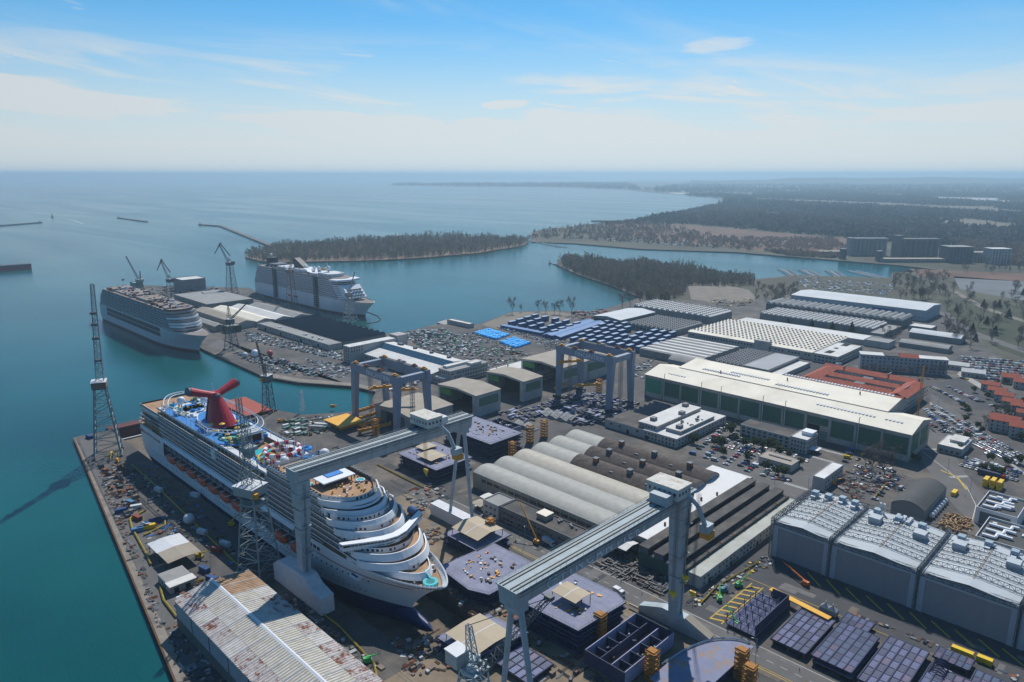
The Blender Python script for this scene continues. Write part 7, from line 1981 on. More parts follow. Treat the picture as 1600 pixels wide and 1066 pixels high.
# curved roof plates and stair-like profile racks
def wave_rack(u, v, label, n=6, l=24):
 s, t = g(u, v); o = thing('corrugated_panels', label, 'steel panels', s, t, 0, R(8))
 for k in range(n):
  mb = MB(); P = [(i*1.6, .9*math.sin(i*1.05)+2.2) for i in range(int(l/1.6))]
  for a, b in zip(P[:-1], P[1:]): mb.quad((a[0], k*1.3, a[1]+k*.3), (b[0], k*1.3, b[1]+k*.3), (b[0], k*1.3+1.0, b[1]+k*.3), (a[0], k*1.3+1.0, a[1]+k*.3))
  mb.box(0, l, k*1.3+.3, k*1.3+.7, 0, .8); part('panel', mb, silver, o)
wave_rack(842, 650, 'silvery wavy corrugated panels between the grey gantry and vaults', 8, 34); wave_rack(800, 666, 'smaller rack of wavy silvery panels beside a purple section', 5, 22)
# ---------------------------------------------------------------- other vessels
shipgrey = mat('bare_ship_grey', (.27,.275,.28), .75, .2, .15, stain=(.2,.14,.11), stain_amt=.4, stain_scale=.08)
rustdeck = mat('unfinished_deck', (.27,.22,.19), .85, .25, .1, stain=(.17,.16,.16), stain_amt=.6, stain_scale=.06)
balc = mat('blue_grey_balcony', (.11,.15,.2), .5, .2, .3)
def simple_hull(root, L, w, deck, bottom, top):
 k = L / 328.0
 bow = lambda z: (304 + (24 * (max(0, z + 2) / 23) ** 1.5 if z > -2 else 0)) * k
 full = lambda z: (205 + max(0, z + 2) * 2.0) * k
 stern = lambda z: max(0, (3 - z) * 1.6)
 mb = MB(); mb.loft(hull_rings([-8, -3, SEA, .4], L, w, bow, full, stern, 26)); part('bottom_hull', mb, bottom, root)
 mb = MB(); mb.loft(hull_rings([.4, 4, 8, 12, 16, deck, deck + 1.6], L, w, bow, full, stern, 26)); part('hull', mb, top, root)
 r = hull_rings([deck], L, w * .99, bow, full, stern, 26)[0]
 mb = MB(); mb.add(r, [tuple(range(len(r)))]); part('main_deck', mb, rustdeck, root)
def ship_levels(root, spec, w, z0, dz, slab, house, rail, step=5.5):
 """spec: list of (aft, front, depth of the front curve, front band material or None)"""
 for k, (xa, xf, d, fm, hm) in enumerate(spec):
  z = z0 + dz * k
  ol = front_outline(xa, xf, w, d, 14, 2.3)
  mb = MB(); mb.prism(ol, z - .45, z + .3); part('deck_slab', mb, slab, root)
  mb = MB(); mb.prism(front_outline(xa + 1, xf - 3, w - 1.8, d * .95, 14, 2.3), z + .15, z + dz - .25, top=False, bottom=False); part('deck_house', mb, hm, root)
  xe = xf - d - 1
  for y in (-1, 1):
   mb = MB(); x = xa + 2
   while x < xe: mb.box(x, x + .22, min(y*(w-1.8), y*(w-.1)), max(y*(w-1.8), y*(w-.1)), z + .15, z + dz - .25); x += step
   mb.mi(1); mb.box(xa, xe, min(y*(w-.1), y*w), max(y*(w-.1), y*w), z + .15, z + 1.2)
   part('balcony_row', mb, [slab, rail], root)
  if fm is not None:
   fr = [(xe, -w)] + ol[1:-1] + [(xe, w)]
   mb = MB(); mb.loft([[(x + .4, y, z - 1.1) for x, y in fr], [(x, y, z + 1.2) for x, y in fr], [(x - .5, y * .98, z + 1.2) for x, y in fr], [(x - .5, y * .98, z - .2) for x, y in fr]], closed=False)
   part('front_bulwark', mb, fm, root)
s2 = thing('unfinished_ship', 'unfinished cruise ship with bare grey upper decks moored at the far pier', 'cruise ship', -1122, 317, -.5)
simple_hull(s2, 324, 18.6, 20, redhull, white2)
ship_levels(s2, [(14,292,26,None,cabin),(14,288,18,shipgrey,steel_dark),(15,284,15,white,cabin),(16,281,14,white,cabin),(18,278,14,shipgrey,steel_dark),(20,275,14,white,cabin),(24,272,14,shipgrey,steel_dark),(28,268,13,shipgrey,steel_dark)], 18.4, 20.2, 2.9, white2, cabin, mat('grey_white_rail', (.13,.165,.2), .6, .3))
mb = MB(); mb.prism(front_outline(30, 262, 17.6, 12), 43.4, 43.8); part('top_deck', mb, rustdeck, s2)
for x0, x1, h in ((34, 60, 2.4), (70, 128, 1.6), (148, 186, 2.6), (196, 250, 1.2)):
 mb = MB(); mb.box(x0, x1, -13.5, 13.5, 43.8, 43.8 + h); hs = part('deck_block', mb, shipgrey, s2); mb = MB(); mb.box(x0+.5, x1-.5, -13, 13, 43.8+h, 44+h); part('block_roof', mb, rustdeck, hs)
for x in (62, 130, 188):
 mb = MB(); mb.box(x, x+7, -17, 17, 43.81, 43.95); part('deck_opening', mb, void, s2)
mb = MB()
for i in range(240):
 x, y = rnd.uniform(30, 255), rnd.uniform(-15, 15); mb.mi(rnd.randrange(5)); k = rnd.uniform(.8, 3); mb.rbox(x, y, 43.8, 43.8 + rnd.uniform(.6, 4), k*1.6, k, rnd.choice((0, 1.57)))
part('loose_gear', mb, [steel_dark, shipgrey, white2, rust, silver], s2, stuff=True)
mb = MB()
for x in range(44, 240, 14):
 for y in (-1, 1): mb.box(x, x+.8, y*18.55-.12, y*18.55+.12, 20, 43.4)
part('vertical_rib', mb, shipgrey, s2, stuff=True)
mb = MB()
for y in (-1, 1): mb.box(40, 236, y*18.62-.1, y*18.62+.1, 9, 19.8)
part('lifeboat_recess', mb, steel_dark, s2)
mb = MB()
for y in (-1, 1):
 for z in (8.6, 14, 19.8): mb.box(38, 238, y*18.75-.15, y*18.75+.15, z, z+.6)
part('promenade_edge', mb, white2, s2)
s3 = thing('moored_ship', 'large white cruise ship with balcony rows lying beyond the far pier', 'cruise ship', -1172, 574, -.5)
simple_hull(s3, 330, 20, 19, redhull, white)
ship_levels(s3, [(6,288,24,None,cabin)] + [(6 + k*1.5, 284 - k*2.5, 15, white if k < 7 else None, cabin) for k in range(9)], 19.9, 19.2, 2.9, white, cabin, mat('pale_rail', (.36,.4,.44), .5, .3), 4.2)
mb = MB(); mb.profile([(268, 22), (290, 24), (272, 40), (262, 40)], -15, 15, 'y'); part('sloped_front', mb, white, s3)
mb = MB()
for z, x in ((26, 289), (30, 284.5), (34, 280)):
 for y in (-11, -6, -1, 4, 9): mb.box(x-1.6, x+.5, y, y+3.4, z, z+1.3)
part('front_window', mb, glass, s3, stuff=True)
mb = MB(); mb.prism(front_outline(18, 258, 18.6, 16), 48.2, 48.7); part('top_deck', mb, rustdeck, s3)
mb = MB(); mb.prism([(250,-23),(266,-20),(272,0),(266,20),(250,23),(248,0)], 45.4, 48.2); part('bridge_wing_deck', mb, white, s3)
for x0, x1, w_, h, m_ in ((40, 70, 12, 5, slate), (80, 120, 15, 4, white2), (130, 168, 14, 5, white), (176, 205, 15, 3, white), (206, 240, 14, 5, white2)):
 mb = MB(); mb.prism(front_outline(x0, x1, w_, 6, 8), 48.7, 48.7 + h); part('upper_house', mb, m_, s3)
mb = MB(); mb.profile([(138, 53), (118, 53), (112, 66), (120, 68), (150, 55)], -5, 5, 'y'); part('funnel', mb, steel_dark, s3)
mb = MB(); mb.profile([(26, 48.7), (44, 48.7), (42, 62), (30, 62)], -7, 7, 'y'); part('aft_tower', mb, steel_dark, s3)
for x, y, z, r in ((152,-4,57,3),(176,5,56,3),(180,-5,57,2.6),(213,0,60,3),(33,0,66,2.4)):
 mb = MB(); mb.sphere((x,y,z), r, 12, 8); rd = part('radome', mb, white, s3); mb = MB(); mb.cyl(x,y,48.7,z-r*.7,1.2,6); part('radome_post', mb, white2, rd)
mb = MB(); mb.bar((212,0,53),(208,0,68),.7,6); mb.box(207,214,-4,4,60,60.6); part('mast', mb, white2, s3)
mb = MB(); mb.profile([(150, 51), (172, 51), (168, 54), (156, 55)], -12, 6, 'y'); part('white_canopy', mb, white, s3)
for x in (78, 205):
 mb = MB(); mb.lattice([(x,-23,2.5),(x+8,-23,2.5),(x+8,-20.4,2.5),(x,-20.4,2.5)], [(x,-23,50),(x+8,-23,50),(x+8,-20.4,50),(x,-20.4,50)], 16, .35, .2)
 for k in range(16): mb.box(x, x+8, -22.9, -20.5, 3+k*3, 3.8+k*3)
 part('scaffold_stair', mb, steel_dark, s3)
mb = MB()
for i in range(90):
 x, y = rnd.uniform(30, 245), rnd.uniform(-16, 16); mb.mi(rnd.randrange(4)); k = rnd.uniform(1, 3); mb.rbox(x, y, 48.7, 48.7 + rnd.uniform(1, 6), k*1.6, k, 0)
part('deck_gear', mb, [white, white2, slate, orange_y], s3, stuff=True)
for x in (120, 138):
 mb = MB(); mb.box(x, x+12, -20.6, -20.0, 9, 11.5); part('lifeboat', mb, crimson, s3)
# stern of a red-hulled ship entering from the left edge, with a loading bridge
s, t = g(-22, 425, SEA)
o = thing('bulk_ship', 'red-hulled ship stern entering at the left edge under a dark loading arm', 'ship', s, t, SEA, R(-95))
mb = MB(); mb.prism([(-80,-12),(10,-12),(17,-7),(19,0),(17,7),(10,12),(-80,12)], -3, 9); part('hull', mb, mat('ship_hull_red', (.4,.05,.06), .6, .1), o)
mb = MB(); mb.prism([(-80,-11.5),(9,-11.5),(16,-6),(18,0),(16,6),(9,11.5),(-80,11.5)], 9, 12); mb.box(-6,6,-9,9,12,30); part('superstructure', mb, slate, o)
mb = MB(); mb.box(-14, 20, -8, 8, 46, 54); mb.bar((0,0,30),(0,0,46),2.5,8); part('loading_arm', mb, steel_dark, o)
# small boats under way
def small_boat(u, v, L_, label, h=1.0, m=None, wake=0, group=None):
 s, t = g(u, v, SEA); o = thing('boat', label, 'boat', s, t, SEA, rnd.uniform(0, 6.28) if not wake else R(150), group)
 mb = MB(); mb.loft([[(-L_/2,-L_*.14,0),(L_*.2,-L_*.14,0),(L_/2,0,.2),(L_*.2,L_*.14,0),(-L_/2,L_*.14,0)], [(-L_/2,-L_*.17,L_*.12),(L_*.25,-L_*.17,L_*.12),(L_*.56,0,L_*.16),(L_*.25,L_*.17,L_*.12),(-L_/2,L_*.17,L_*.12)]], cap1=True); part('hull', mb, m or white, o)
 mb = MB(); mb.box(-L_*.2, L_*.12, -L_*.1, L_*.1, L_*.12, L_*.12 + L_*.16*h); part('cabin', mb, white2 if not m else white, o)
 if h > 1: mb = MB(); mb.box(-L_*.08, L_*.06, -L_*.07, L_*.07, L_*.12+L_*.16*h, L_*.2+L_*.2*h); mb.cyl(0,0,L_*.12,L_*.9,.5,5); part('mast', mb, slate, o)
 return o
small_boat(82, 339.5, 26, 'dark tugboat drawing a long pale wake in the open bay', 1.8, slate, 1)
small_boat(26, 323, 9, 'tiny dark boat far out in the bay near the left edge', 1, slate)
small_boat(163, 299, 14, 'tiny sailing mark far out in the bay', 1.5, slate)
small_boat(192, 437, 9, 'tiny boat in the water left of the pier cranes', 1, slate)
small_boat(859, 412, 12, 'small moored boat off the tip of the wooded point', 1.2, white)
small_boat(866, 413.5, 9, 'smaller moored boat off the tip of the wooded point', 1, slate)
foam = mat('wake_foam', (.32,.46,.48), .6, .2, .05)
def wake(pts, w0, w1, name='water_wake'):
 P = [Vector((*g(u, v, SEA), .05)) for u, v in pts]; mb = MB(); L0, L1 = [], []
 for i, p in enumerate(P):
  q = P[min(i+1, len(P)-1)] - P[max(i-1, 0)]; q.z = 0; q.normalize(); n = Vector((-q.y, q.x, 0)); w = w0 + (w1-w0)*i/(len(P)-1)
  L0.append(tuple(p - n*w)); L1.append(tuple(p + n*w))
 mb.loft([L0, L1], closed=False); setting(name, mb, foam, z=SEA)
wake([(84,340.3),(95,341),(105,342.4),(115,344.5),(122,347),(130,349.5)], 1.5, 5)
# floating boom off the bow of the moored ship
mb = MB(); P = [(*g(u, v, SEA), .2) for u, v in ((571,487),(580,490),(590,494),(595,499),(590,503),(580,505),(570,506))]
for a, b in zip(P[:-1], P[1:]): mb.bar(a, b, .7, 6)
o = link('floating_boom', mb.mesh('floating_boom', steel_dark), None, (0,0,SEA), YROT); tag(o, 'dark floating boom curving round the bow of the moored ship', 'boom')
# marina: masts and hulls along finger pontoons
yacht_h = MB(); yacht_h.loft([[(-5,-1.2,0),(2,-1.2,0),(5,0,.2),(2,1.2,0),(-5,1.2,0)],[(-5,-1.6,1.3),(2.4,-1.6,1.3),(5.8,0,1.6),(2.4,1.6,1.3),(-5,1.6,1.3)]],cap1=True); yacht_me = yacht_h.mesh('yacht', white)
ym = MB(); ym.cyl(.5,0,1.2,15,.14,4); ym.bar((.5,0,2.6),(-4.2,0,2.6),.12,4); ymast = ym.mesh('mast', silver); yc = MB(); yc.box(-3,1.2,-.9,.9,1.3,2.1); ycab = yc.mesh('cabin', white2)
used_y = []
def yachts(a, b, n, label, group, side=1):
 A, B = g(*a, SEA), g(*b, SEA); L_ = math.hypot(B[0]-A[0], B[1]-A[1]); ang = math.atan2(B[1]-A[1], B[0]-A[0])
 mb = MB(); mb.box(0, L_, -1.2, 1.2, -.3, .6); solo('pontoon', mb, conc, 'pontoon carrying ' + group, 'pontoon', A[0], A[1], SEA, ang)
 for i in range(n):
  f = (i+.5)/n; sg = 1 if i % 2 else -1
  x, y = A[0]+(B[0]-A[0])*f - sg*8*math.sin(ang), A[1]+(B[1]-A[1])*f + sg*8*math.cos(ang)
  o = thing('yacht', label, 'yacht', x, y, SEA, ang + math.pi/2*sg, group)
  part('hull', yacht_me, None, o); part('cabin', ycab, None, o)
  if rnd.random() < .8: part('mast', ymast, None, o)
yachts((1224,421.5),(1252,438), 22, 'yacht moored at the left marina pontoon before the tall pale hall', 'yachts at the left pontoon')
yachts((1256,422.5),(1292,440), 26, 'yacht moored at the second marina pontoon from the left', 'yachts at the second pontoon')
yachts((1298,423.5),(1326,441), 22, 'yacht moored at the third marina pontoon from the left', 'yachts at the third pontoon')
yachts((1332,424),(1384,437), 26, 'yacht moored along the curved inner mole of the marina', 'yachts at the inner mole')
yachts((832,378),(882,387), 20, 'yacht moored on the far pontoon by the tip of the island', 'yachts at the far pontoon')
yachts((905,380.5),(1000,389), 22, 'yacht moored along the far marina shore', 'yachts on the far shore')
yachts((1003,389.5),(1120,393), 20, 'yacht moored along the straight far quay of the channel', 'yachts along the far quay')
# ---------------------------------------------------------------- roads, lines, barriers
road_m = mat('road_asphalt', (.125,.12,.115), .9, .14, .08, stain=(.105,.1,.095), stain_amt=.4, stain_scale=.05)
dark_road = mat('dark_asphalt', (.065,.066,.07), .9, .18, .06)
brown_ground = mat('brown_dirt', (.23,.18,.125), .95, .25, .08, stain=(.13,.105,.08), stain_amt=.6, stain_scale=.06)
mb = MB(); pr = random.Random(3)
for i in range(150):
 x, y = pr.uniform(-400, -30), pr.uniform(205, 340); l, w = pr.uniform(3, 16), pr.uniform(1.5, 6); mb.mi(pr.randrange(3))
 a = pr.choice((0, 1.571)); c, s_ = math.cos(a), math.sin(a); z = .052 + i*.00004
 mb.add([(x+c*p-s_*q, y+s_*p+c*q, z) for p, q in ((-l/2,-w/2),(l/2,-w/2*pr.uniform(.8,1.1)),(l/2,w/2),(-l/2,w/2))], [(0,1,2,3)])
setting('asphalt_repairs', mb, [mat('repair_dark', (.06,.06,.06), .9, .2, .3), mat('repair_grey', (.15,.145,.14), .9, .2, .3), mat('repair_brown', (.16,.135,.105), .95, .25, .2)])
line_y = mat('road_yellow', (.55,.36,.04), .8, .2, .4)
line_w = mat('road_white', (.55,.54,.5), .8, .15, .4)
patch('road', None, road_m, .035, [(-345,250),(-60,254),(-60,268),(-345,268)])
patch('road', None, road_m, .036, [(-640,190),(-625,190),(-625,200.5),(-640,200.5)]) if False else None
patch('lane', None, dark_road, .04, [(-154,268.5),(-146.8,268.5),(-146.8,440),(-154,440)])
patch('apron', None, dark_road, .045, [(-146.5,312),(60,312),(60,343),(-146.5,343)])
patch('bay', None, dark_road, .05, [(-146.5,268.5),(-116,268.5),(-116,311.8),(-146.5,311.8)])
patch('pier_road', None, road_m, .04, [(-600,134.5),(-600,143),(-270,105),(-270,86)])
patch('dirt', None, brown_ground, .04, [(-211.5,135),(-120,135),(-120,252),(-211.5,252)])
patch('dirt', None, brown_ground, .03, [(-345,201),(-213,201),(-213,249),(-345,249)])
patch('quay_lane', [(322,541),(560,606),(590,610),(590,600),(560,592),(420,568),(345,530)], road_m, .03)
patch('loading_yard', [(1215,575),(1300,560),(1400,555),(1300,580),(1250,592)], dark_road, .04)
patch('parking', None, road_m, .04, [(-262,445),(-176,420),(-166,420),(-166,497),(-262,497)])
patch('lot', [(1462,600),(1530,640),(1590,640),(1500,590)], dark_road, .04)
patch('lot', [(1490,560),(1600,560),(1600,590),(1530,585)], dark_road, .045)
patch('avenue', [(1455,615),(1600,718),(1600,732),(1455,628)], road_m, .05)
patch('gate_road', [(1435,690),(1470,668),(1505,735),(1560,800),(1530,830),(1490,790),(1440,720)], road_m, .05)
patch('pale_path', [(1453,628),(1600,738),(1600,742),(1453,632)], mat('pale_paving', (.36,.34,.31), .9, .12, .1), .07)
patch('pale_path', [(1500,580),(1600,640),(1600,648),(1495,585)], mat('pale_paving', (0,0,0)), .06)
patch('park_path', [(1495,455),(1540,480),(1600,500),(1600,504),(1535,483),(1490,458)], gravel, .16)
patch('park_track', [(1465,485),(1530,520),(1600,545),(1600,552),(1525,526),(1460,490)], road_m, .18)
patch('quay_edge', None, concrete, .05, [(-608,133.2),(-603,133.2),(-268,86),(-270,82.2)])
patch('quay_edge', [(415,588),(470,597),(555,603.5),(588,611.5),(586,606),(555,599),(470,592),(418,583)], concrete, .06)
def dashes(pts, w, m, z, name='road_line', dash=None):
 mb = MB()
 for a, b in zip(pts[:-1], pts[1:]):
  l = math.hypot(b[0]-a[0], b[1]-a[1]); an = math.atan2(b[1]-a[1], b[0]-a[0]); n = 1 if not dash else max(1, int(l/dash))
  for i in range(n):
   f0, f1 = i/n, (i+(.5 if dash else 1))/n; x0, y0 = a[0]+(b[0]-a[0])*f0, a[1]+(b[1]-a[1])*f0; x1, y1 = a[0]+(b[0]-a[0])*f1, a[1]+(b[1]-a[1])*f1
   nx, ny = -math.sin(an)*w/2, math.cos(an)*w/2; mb.quad((x0-nx,y0-ny,z),(x1-nx,y1-ny,z),(x1+nx,y1+ny,z),(x0+nx,y0+ny,z))
 setting(name, mb, m)
dashes([(-345,250.8),(-60,254.8)], .35, line_y, .06); dashes([(-345,252.0),(-60,256.0)], .25, line_y, .06); dashes([(-345,267.2),(-60,267.2)], .25, line_w, .06); dashes([(-345,260),(-60,261)], .2, line_w, .06, dash=6)
# yellow hatched bay and apron stripes
for k in range(10): dashes([(-146+.0+k*0, 0), (-146, 0)], .1, line_y, .07) if False else None
dashes([(-140,270),(-140,311)], .5, line_y, .075); dashes([(-134.2,270),(-134.2,311)], .5, line_y, .075)
for k in range(9):
 y = 270.5 + k*4.6; dashes([(-140,y),(-134.5,y+2.2)], 1.0, line_y, .08)
for (a_, b_), (c_, d_) in zip(((130,335),(245,378),(365,425),(485,475),(615,525),(745,573),(885,627),(1020,680),(1165,735),(1315,795),(1465,855)), ((205,412),(330,470),(452,520),(580,570),(718,622),(850,675),(988,730),(1140,790),(1292,848),(1445,908),(1600,965))):
 dashes([g(1200+a_/4, 800+b_/4), g(1200+c_/4, 800+d_/4)], .9, line_y, .07)
dashes([(-146,314),(60,314)], .3, line_y, .075)
for k in range(13):
 y = 424 + k*5.6
 mb = MB()
 for q in range(7): mb.box(-176+q*1.3, -175.3+q*1.3, y, y+.2, .06, .07)
 setting('crossing', mb, line_w) if k in (0, 6, 12) else None
def crossing(u, v, l, w, rot):
 s, t = g(u, v); mb = MB()
 for i in range(int(l/1.1)): x = -l/2+i*1.1; mb.rbox(s+x*math.cos(rot), t+x*math.sin(rot), .075, .085, .55, w, rot)
 setting('crossing', mb, line_w)
crossing(1250, 762, 20, 3, 0); crossing(1285, 718, 18, 3, 0); crossing(1302, 707, 18, 3, 0); crossing(1455, 702, 12, 3, .6); crossing(1500, 745, 14, 3, .9)
dashes([g(u,v) for u,v in ((1440,705),(1480,735),(1510,760),(1525,790),(1515,830))], .4, line_w, .08); dashes([g(u,v) for u,v in ((1470,735),(1495,745),(1510,765))], 1.2, line_y, .085)
dashes([g(u,v) for u,v in ((1350,738),(1400,740),(1430,745))], .3, line_w, .08)
# yellow steel barriers of the pier and dock
def barrier(pix, label, h=1.0, w=.45, m=None):
 P = [g(u, v) for u, v in pix]; mb = MB()
 for a, b in zip(P[:-1], P[1:]):
  mb.bar((a[0]-P[0][0], a[1]-P[0][1], h*.8), (b[0]-P[0][0], b[1]-P[0][1], h*.8), w); mb.bar((a[0]-P[0][0], a[1]-P[0][1], h*.3), (b[0]-P[0][0], b[1]-P[0][1], h*.3), w*.6)
  l = math.hypot(b[0]-a[0], b[1]-a[1])
  for i in range(int(l/4)+1): f = min(1, i*4/l); x, y = a[0]+(b[0]-a[0])*f-P[0][0], a[1]+(b[1]-a[1])*f-P[0][1]; mb.box(x-.2,x+.2,y-.2,y+.2,0,h)
 solo('barrier', mb, m or yellow, label, 'barrier', *P[0])
ybar = mat('faded_yellow_barrier', (.4,.29,.03), .7, .25, .3)
barrier([(206,727),(240,757),(300,815),(375,888)], 'long yellow barrier along the dock edge beside the hull', 1.0, .4, ybar)
barrier([(225,800),(203,812),(206,826),(230,870),(236,884)], 'yellow barrier round the container pen on the pier', 1.2, .5, ybar)
barrier([(225,838),(258,822),(258,812)], 'short yellow barrier closing the container pen', 1.2, .5, ybar)
barrier([(250,918),(256,940),(276,966)], 'yellow barrier at the corner of the rusty shed', 1.2, .5, ybar)
barrier([(277,918),(318,907)], 'yellow barrier between grey hut and rusty shed', 1.2, .5, ybar)
barrier([(470,935),(530,980),(585,1040),(590,1066)], 'yellow barrier along the crane rail at the dock head', 1.0, .4, ybar)
barrier([(590,727),(625,745),(662,763)], 'yellow barrier in the open yard right of the sun deck', .9, .5, ybar)
barrier([(555,1035),(590,1070)], 'short yellow barrier by green machinery at the rusty shed', 1.2, .4, ybar)
barrier([(1365,780),(1385,757)], 'yellow barrier at the edge of the scrap yard', 1.2, .4, ybar)
barrier([(1185,880),(1120,918),(1095,945)], 'yellow pipe rail along the yellow-striped bay', 1.4, .3, ybar)
# bollard-edged rails: crane tracks
for t_ in (147.0, 148.6, 250, 251.6):
 dashes([(-560,t_),(-130,t_)], .22, steel_dark, .065, 'crane_rail')
for t_ in (254.8, 256.0): dashes([(-330,t_),(-60,t_)], .2, steel_dark, .067, 'crane_rail')
# orange fender strip along the pier wall
mb = MB(); mb.bar((-608,132.8,-.4),(-270,81.8,-.4),.35); o = link('fender_strip', mb.mesh('fender_strip', mat('fender_orange_brown', (.34,.15,.05), .9, .3)), None, (0,0,0), YROT); o['kind'] = 'structure'
# ---------------------------------------------------------------- vehicles and people
def car_body(m, l=4.3, w=1.8, van=False):
 mb = MB()
 if van: mb.profile([(-l/2,.35),(l/2,.35),(l/2,1.1),(l*.36,1.25),(l*.26,2.1),(-l/2,2.15)][::-1], -w/2, w/2, 'y')
 else:
  mb.profile([(-l/2,.3),(l/2,.3),(l/2,.75),(l*.24,.95),(-l*.42,1.0),(-l/2,.85)][::-1], -w/2, w/2, 'y')
  mb.loft([[(-l*.4,-w*.46,.98),(l*.2,-w*.46,.94),(l*.2,w*.46,.94),(-l*.4,w*.46,.98)],[(-l*.3,-w*.38,1.46),(l*.04,-w*.38,1.46),(l*.04,w*.38,1.46),(-l*.3,w*.38,1.46)]],cap1=True)
 mb.mi(1)
 for x in (-l*.3, l*.31):
  for y in (-w/2, w/2): mb.bar((x,y-.11,.32),(x,y+.11,.32),.33,8)
 return mb.mesh('car_body', [m, steel_dark])
def car_glass(l=4.3, w=1.8, van=False):
 mb = MB()
 if van: mb.quad((l*.37,-w*.42,1.3),(l*.37,w*.42,1.3),(l*.27,w*.4,2.02),(l*.27,-w*.4,2.02)); mb.box(l*.02,l*.22,-w/2-.02,w/2+.02,1.3,1.85)
 else:
  mb.quad((l*.205,-w*.43,.97),(l*.205,w*.43,.97),(l*.055,w*.37,1.43),(l*.055,-w*.37,1.43)); mb.quad((-l*.405,w*.43,1.0),(-l*.405,-w*.43,1.0),(-l*.315,-w*.37,1.43),(-l*.315,w*.37,1.43))
  for y in (-1,1): mb.quad((-l*.36,y*w*.458,1.03),(l*.15,y*w*.458,1.0),(l*.03,y*w*.395,1.4),(-l*.28,y*w*.395,1.4))
 return mb.mesh('car_window', glass)
paints = [('white', (.66,.67,.68), 30), ('silver', (.36,.38,.4), 24), ('dark grey', (.06,.065,.075), 18), ('black', (.018,.02,.024), 12), ('red', (.38,.02,.025), 7), ('blue', (.03,.09,.26), 7), ('pale blue-green', (.2,.34,.34), 3), ('yellow', (.6,.42,.02), 1)]
pm = {}
for n, c, w in paints:
 m = mat('car_paint_' + n.replace(' ', '_'), c, .3, 0, spec=.5); pm[n] = car_body(m); pm[n + ' van'] = car_body(m, 5.2, 2.0, True)
cg, vg = car_glass(), car_glass(5.2, 2.0, True)
spots = []          # (s, t, rot, lot description)
def lot(pa, pb, pc, nx, ny, fill, where, along=0.0, jit=.3, grid=True):
 """rows of bays: pa->pb is the length of a row, pa->pc steps from row to row (photo survey points)"""
 A, B, C_ = g(*pa), g(*pb), g(*pc)
 an = math.atan2(B[1]-A[1], B[0]-A[0]) + math.pi/2 + along
 for j in range(ny):
  for i in range(nx):
   if rnd.random() > fill: continue
   u, v = (i+.5)/nx, (j/(ny-1) if ny > 1 else 0)
   spots.append((A[0]+(B[0]-A[0])*u+(C_[0]-A[0])*v+rnd.uniform(-jit,jit), A[1]+(B[1]-A[1])*u+(C_[1]-A[1])*v+rnd.uniform(-jit,jit), an+(math.pi if rnd.random()<.5 else 0)+rnd.uniform(-.05,.05), where))
lot((1079,712),(1136,668),(1100,718),12,2,.85,'in the planted car park, end rows toward the white office')
lot((1114,722),(1170,678),(1150,735),12,3,.85,'in the planted car park among the trees')
lot((1166,738),(1186,722),(1190,745),6,2,.8,'below the low store of the planted car park')
lot((1190,740),(1222,744),(1205,747),8,2,.8,'at the lower end of the planted car park')
lot((1156,690),(1248,712),(1156,695),16,1,.7,'along the foot of the three-storey office')
lot((1237,716),(1264,722),(1240,722),4,1,.9,'at the corner of the three-storey office')
lot((1105,690),(1140,660),(1105,690),9,1,.6,'along the side of the white office')
lot((1330,705),(1400,728),(1340,740),13,4,.55,'under the big bare trees by the scrap yard')
lot((1366,783),(1394,752),(1368,785),9,1,.9,'along the edge of the scrap yard')
lot((1318,722),(1330,700),(1320,725),4,2,.7,'beside the slim white building')
lot((1446,640),(1492,685),(1460,636),14,1,.9,'on the verge left of the avenue')
lot((1458,634),(1600,716),(1455,640),34,2,.86,'along the avenue outside the green-panelled hall')
lot((1438,655),(1500,690),(1452,650),14,2,.7,'in the small lot beside the gate road')
lot((1455,605),(1508,632),(1475,602),18,2,.85,'in the open lot behind the red-tiled building')
lot((1500,727),(1590,752),(1508,716),24,3,.8,'in the lot right of the gate road')
lot((1518,692),(1570,716),(1528,690),14,2,.85,'behind the gatehouse')
lot((1498,558),(1600,566),(1520,590),30,9,.9,'in the crowded lot near the red-roofed houses')
lot((1500,612),(1560,640),(1506,610),14,1,.6,'along the kerb facing the terraced houses')
lot((1498,590),(1512,594),(1500,594),4,1,.8,'at the pale forecourt near the apartments')
lot((1540,708),(1600,728),(1540,708),10,1,.6,'at the foot of the avenue')
lot((1470,505),(1540,530),(1470,505),12,1,.5,'along the park track')
lot((985,585),(1010,565),(990,590),5,2,.6,'near the wide flat hall behind the grey gantry')
lot((1060,512),(1095,500),(1070,516),6,2,.6,'between the grey sawtooth shed and the ridged factory')
lot((1285,578),(1330,568),(1290,582),8,1,.5,'in the loading yard before the flat factory wing')
lot((745,790),(765,800),(750,800),4,2,.8,'by the gantry base near the white block')
lot((775,800),(860,840),(775,803),9,1,.4,'along the front of the long grey office')
lot((430,565),(520,590),(436,562),14,2,.5,'on the inner quay')
lot((1130,692),(1232,724),(1132,697),18,2,.6,'on the far side of the planted car park')
spots.sort(key=lambda q: W(q[0], q[1]).length)
names_, wts = [p[0] for p in paints], [p[2] for p in paints]
rest = MB()
rm = [bpy.data.materials['car_paint_' + n.replace(' ', '_')] for n in names_]
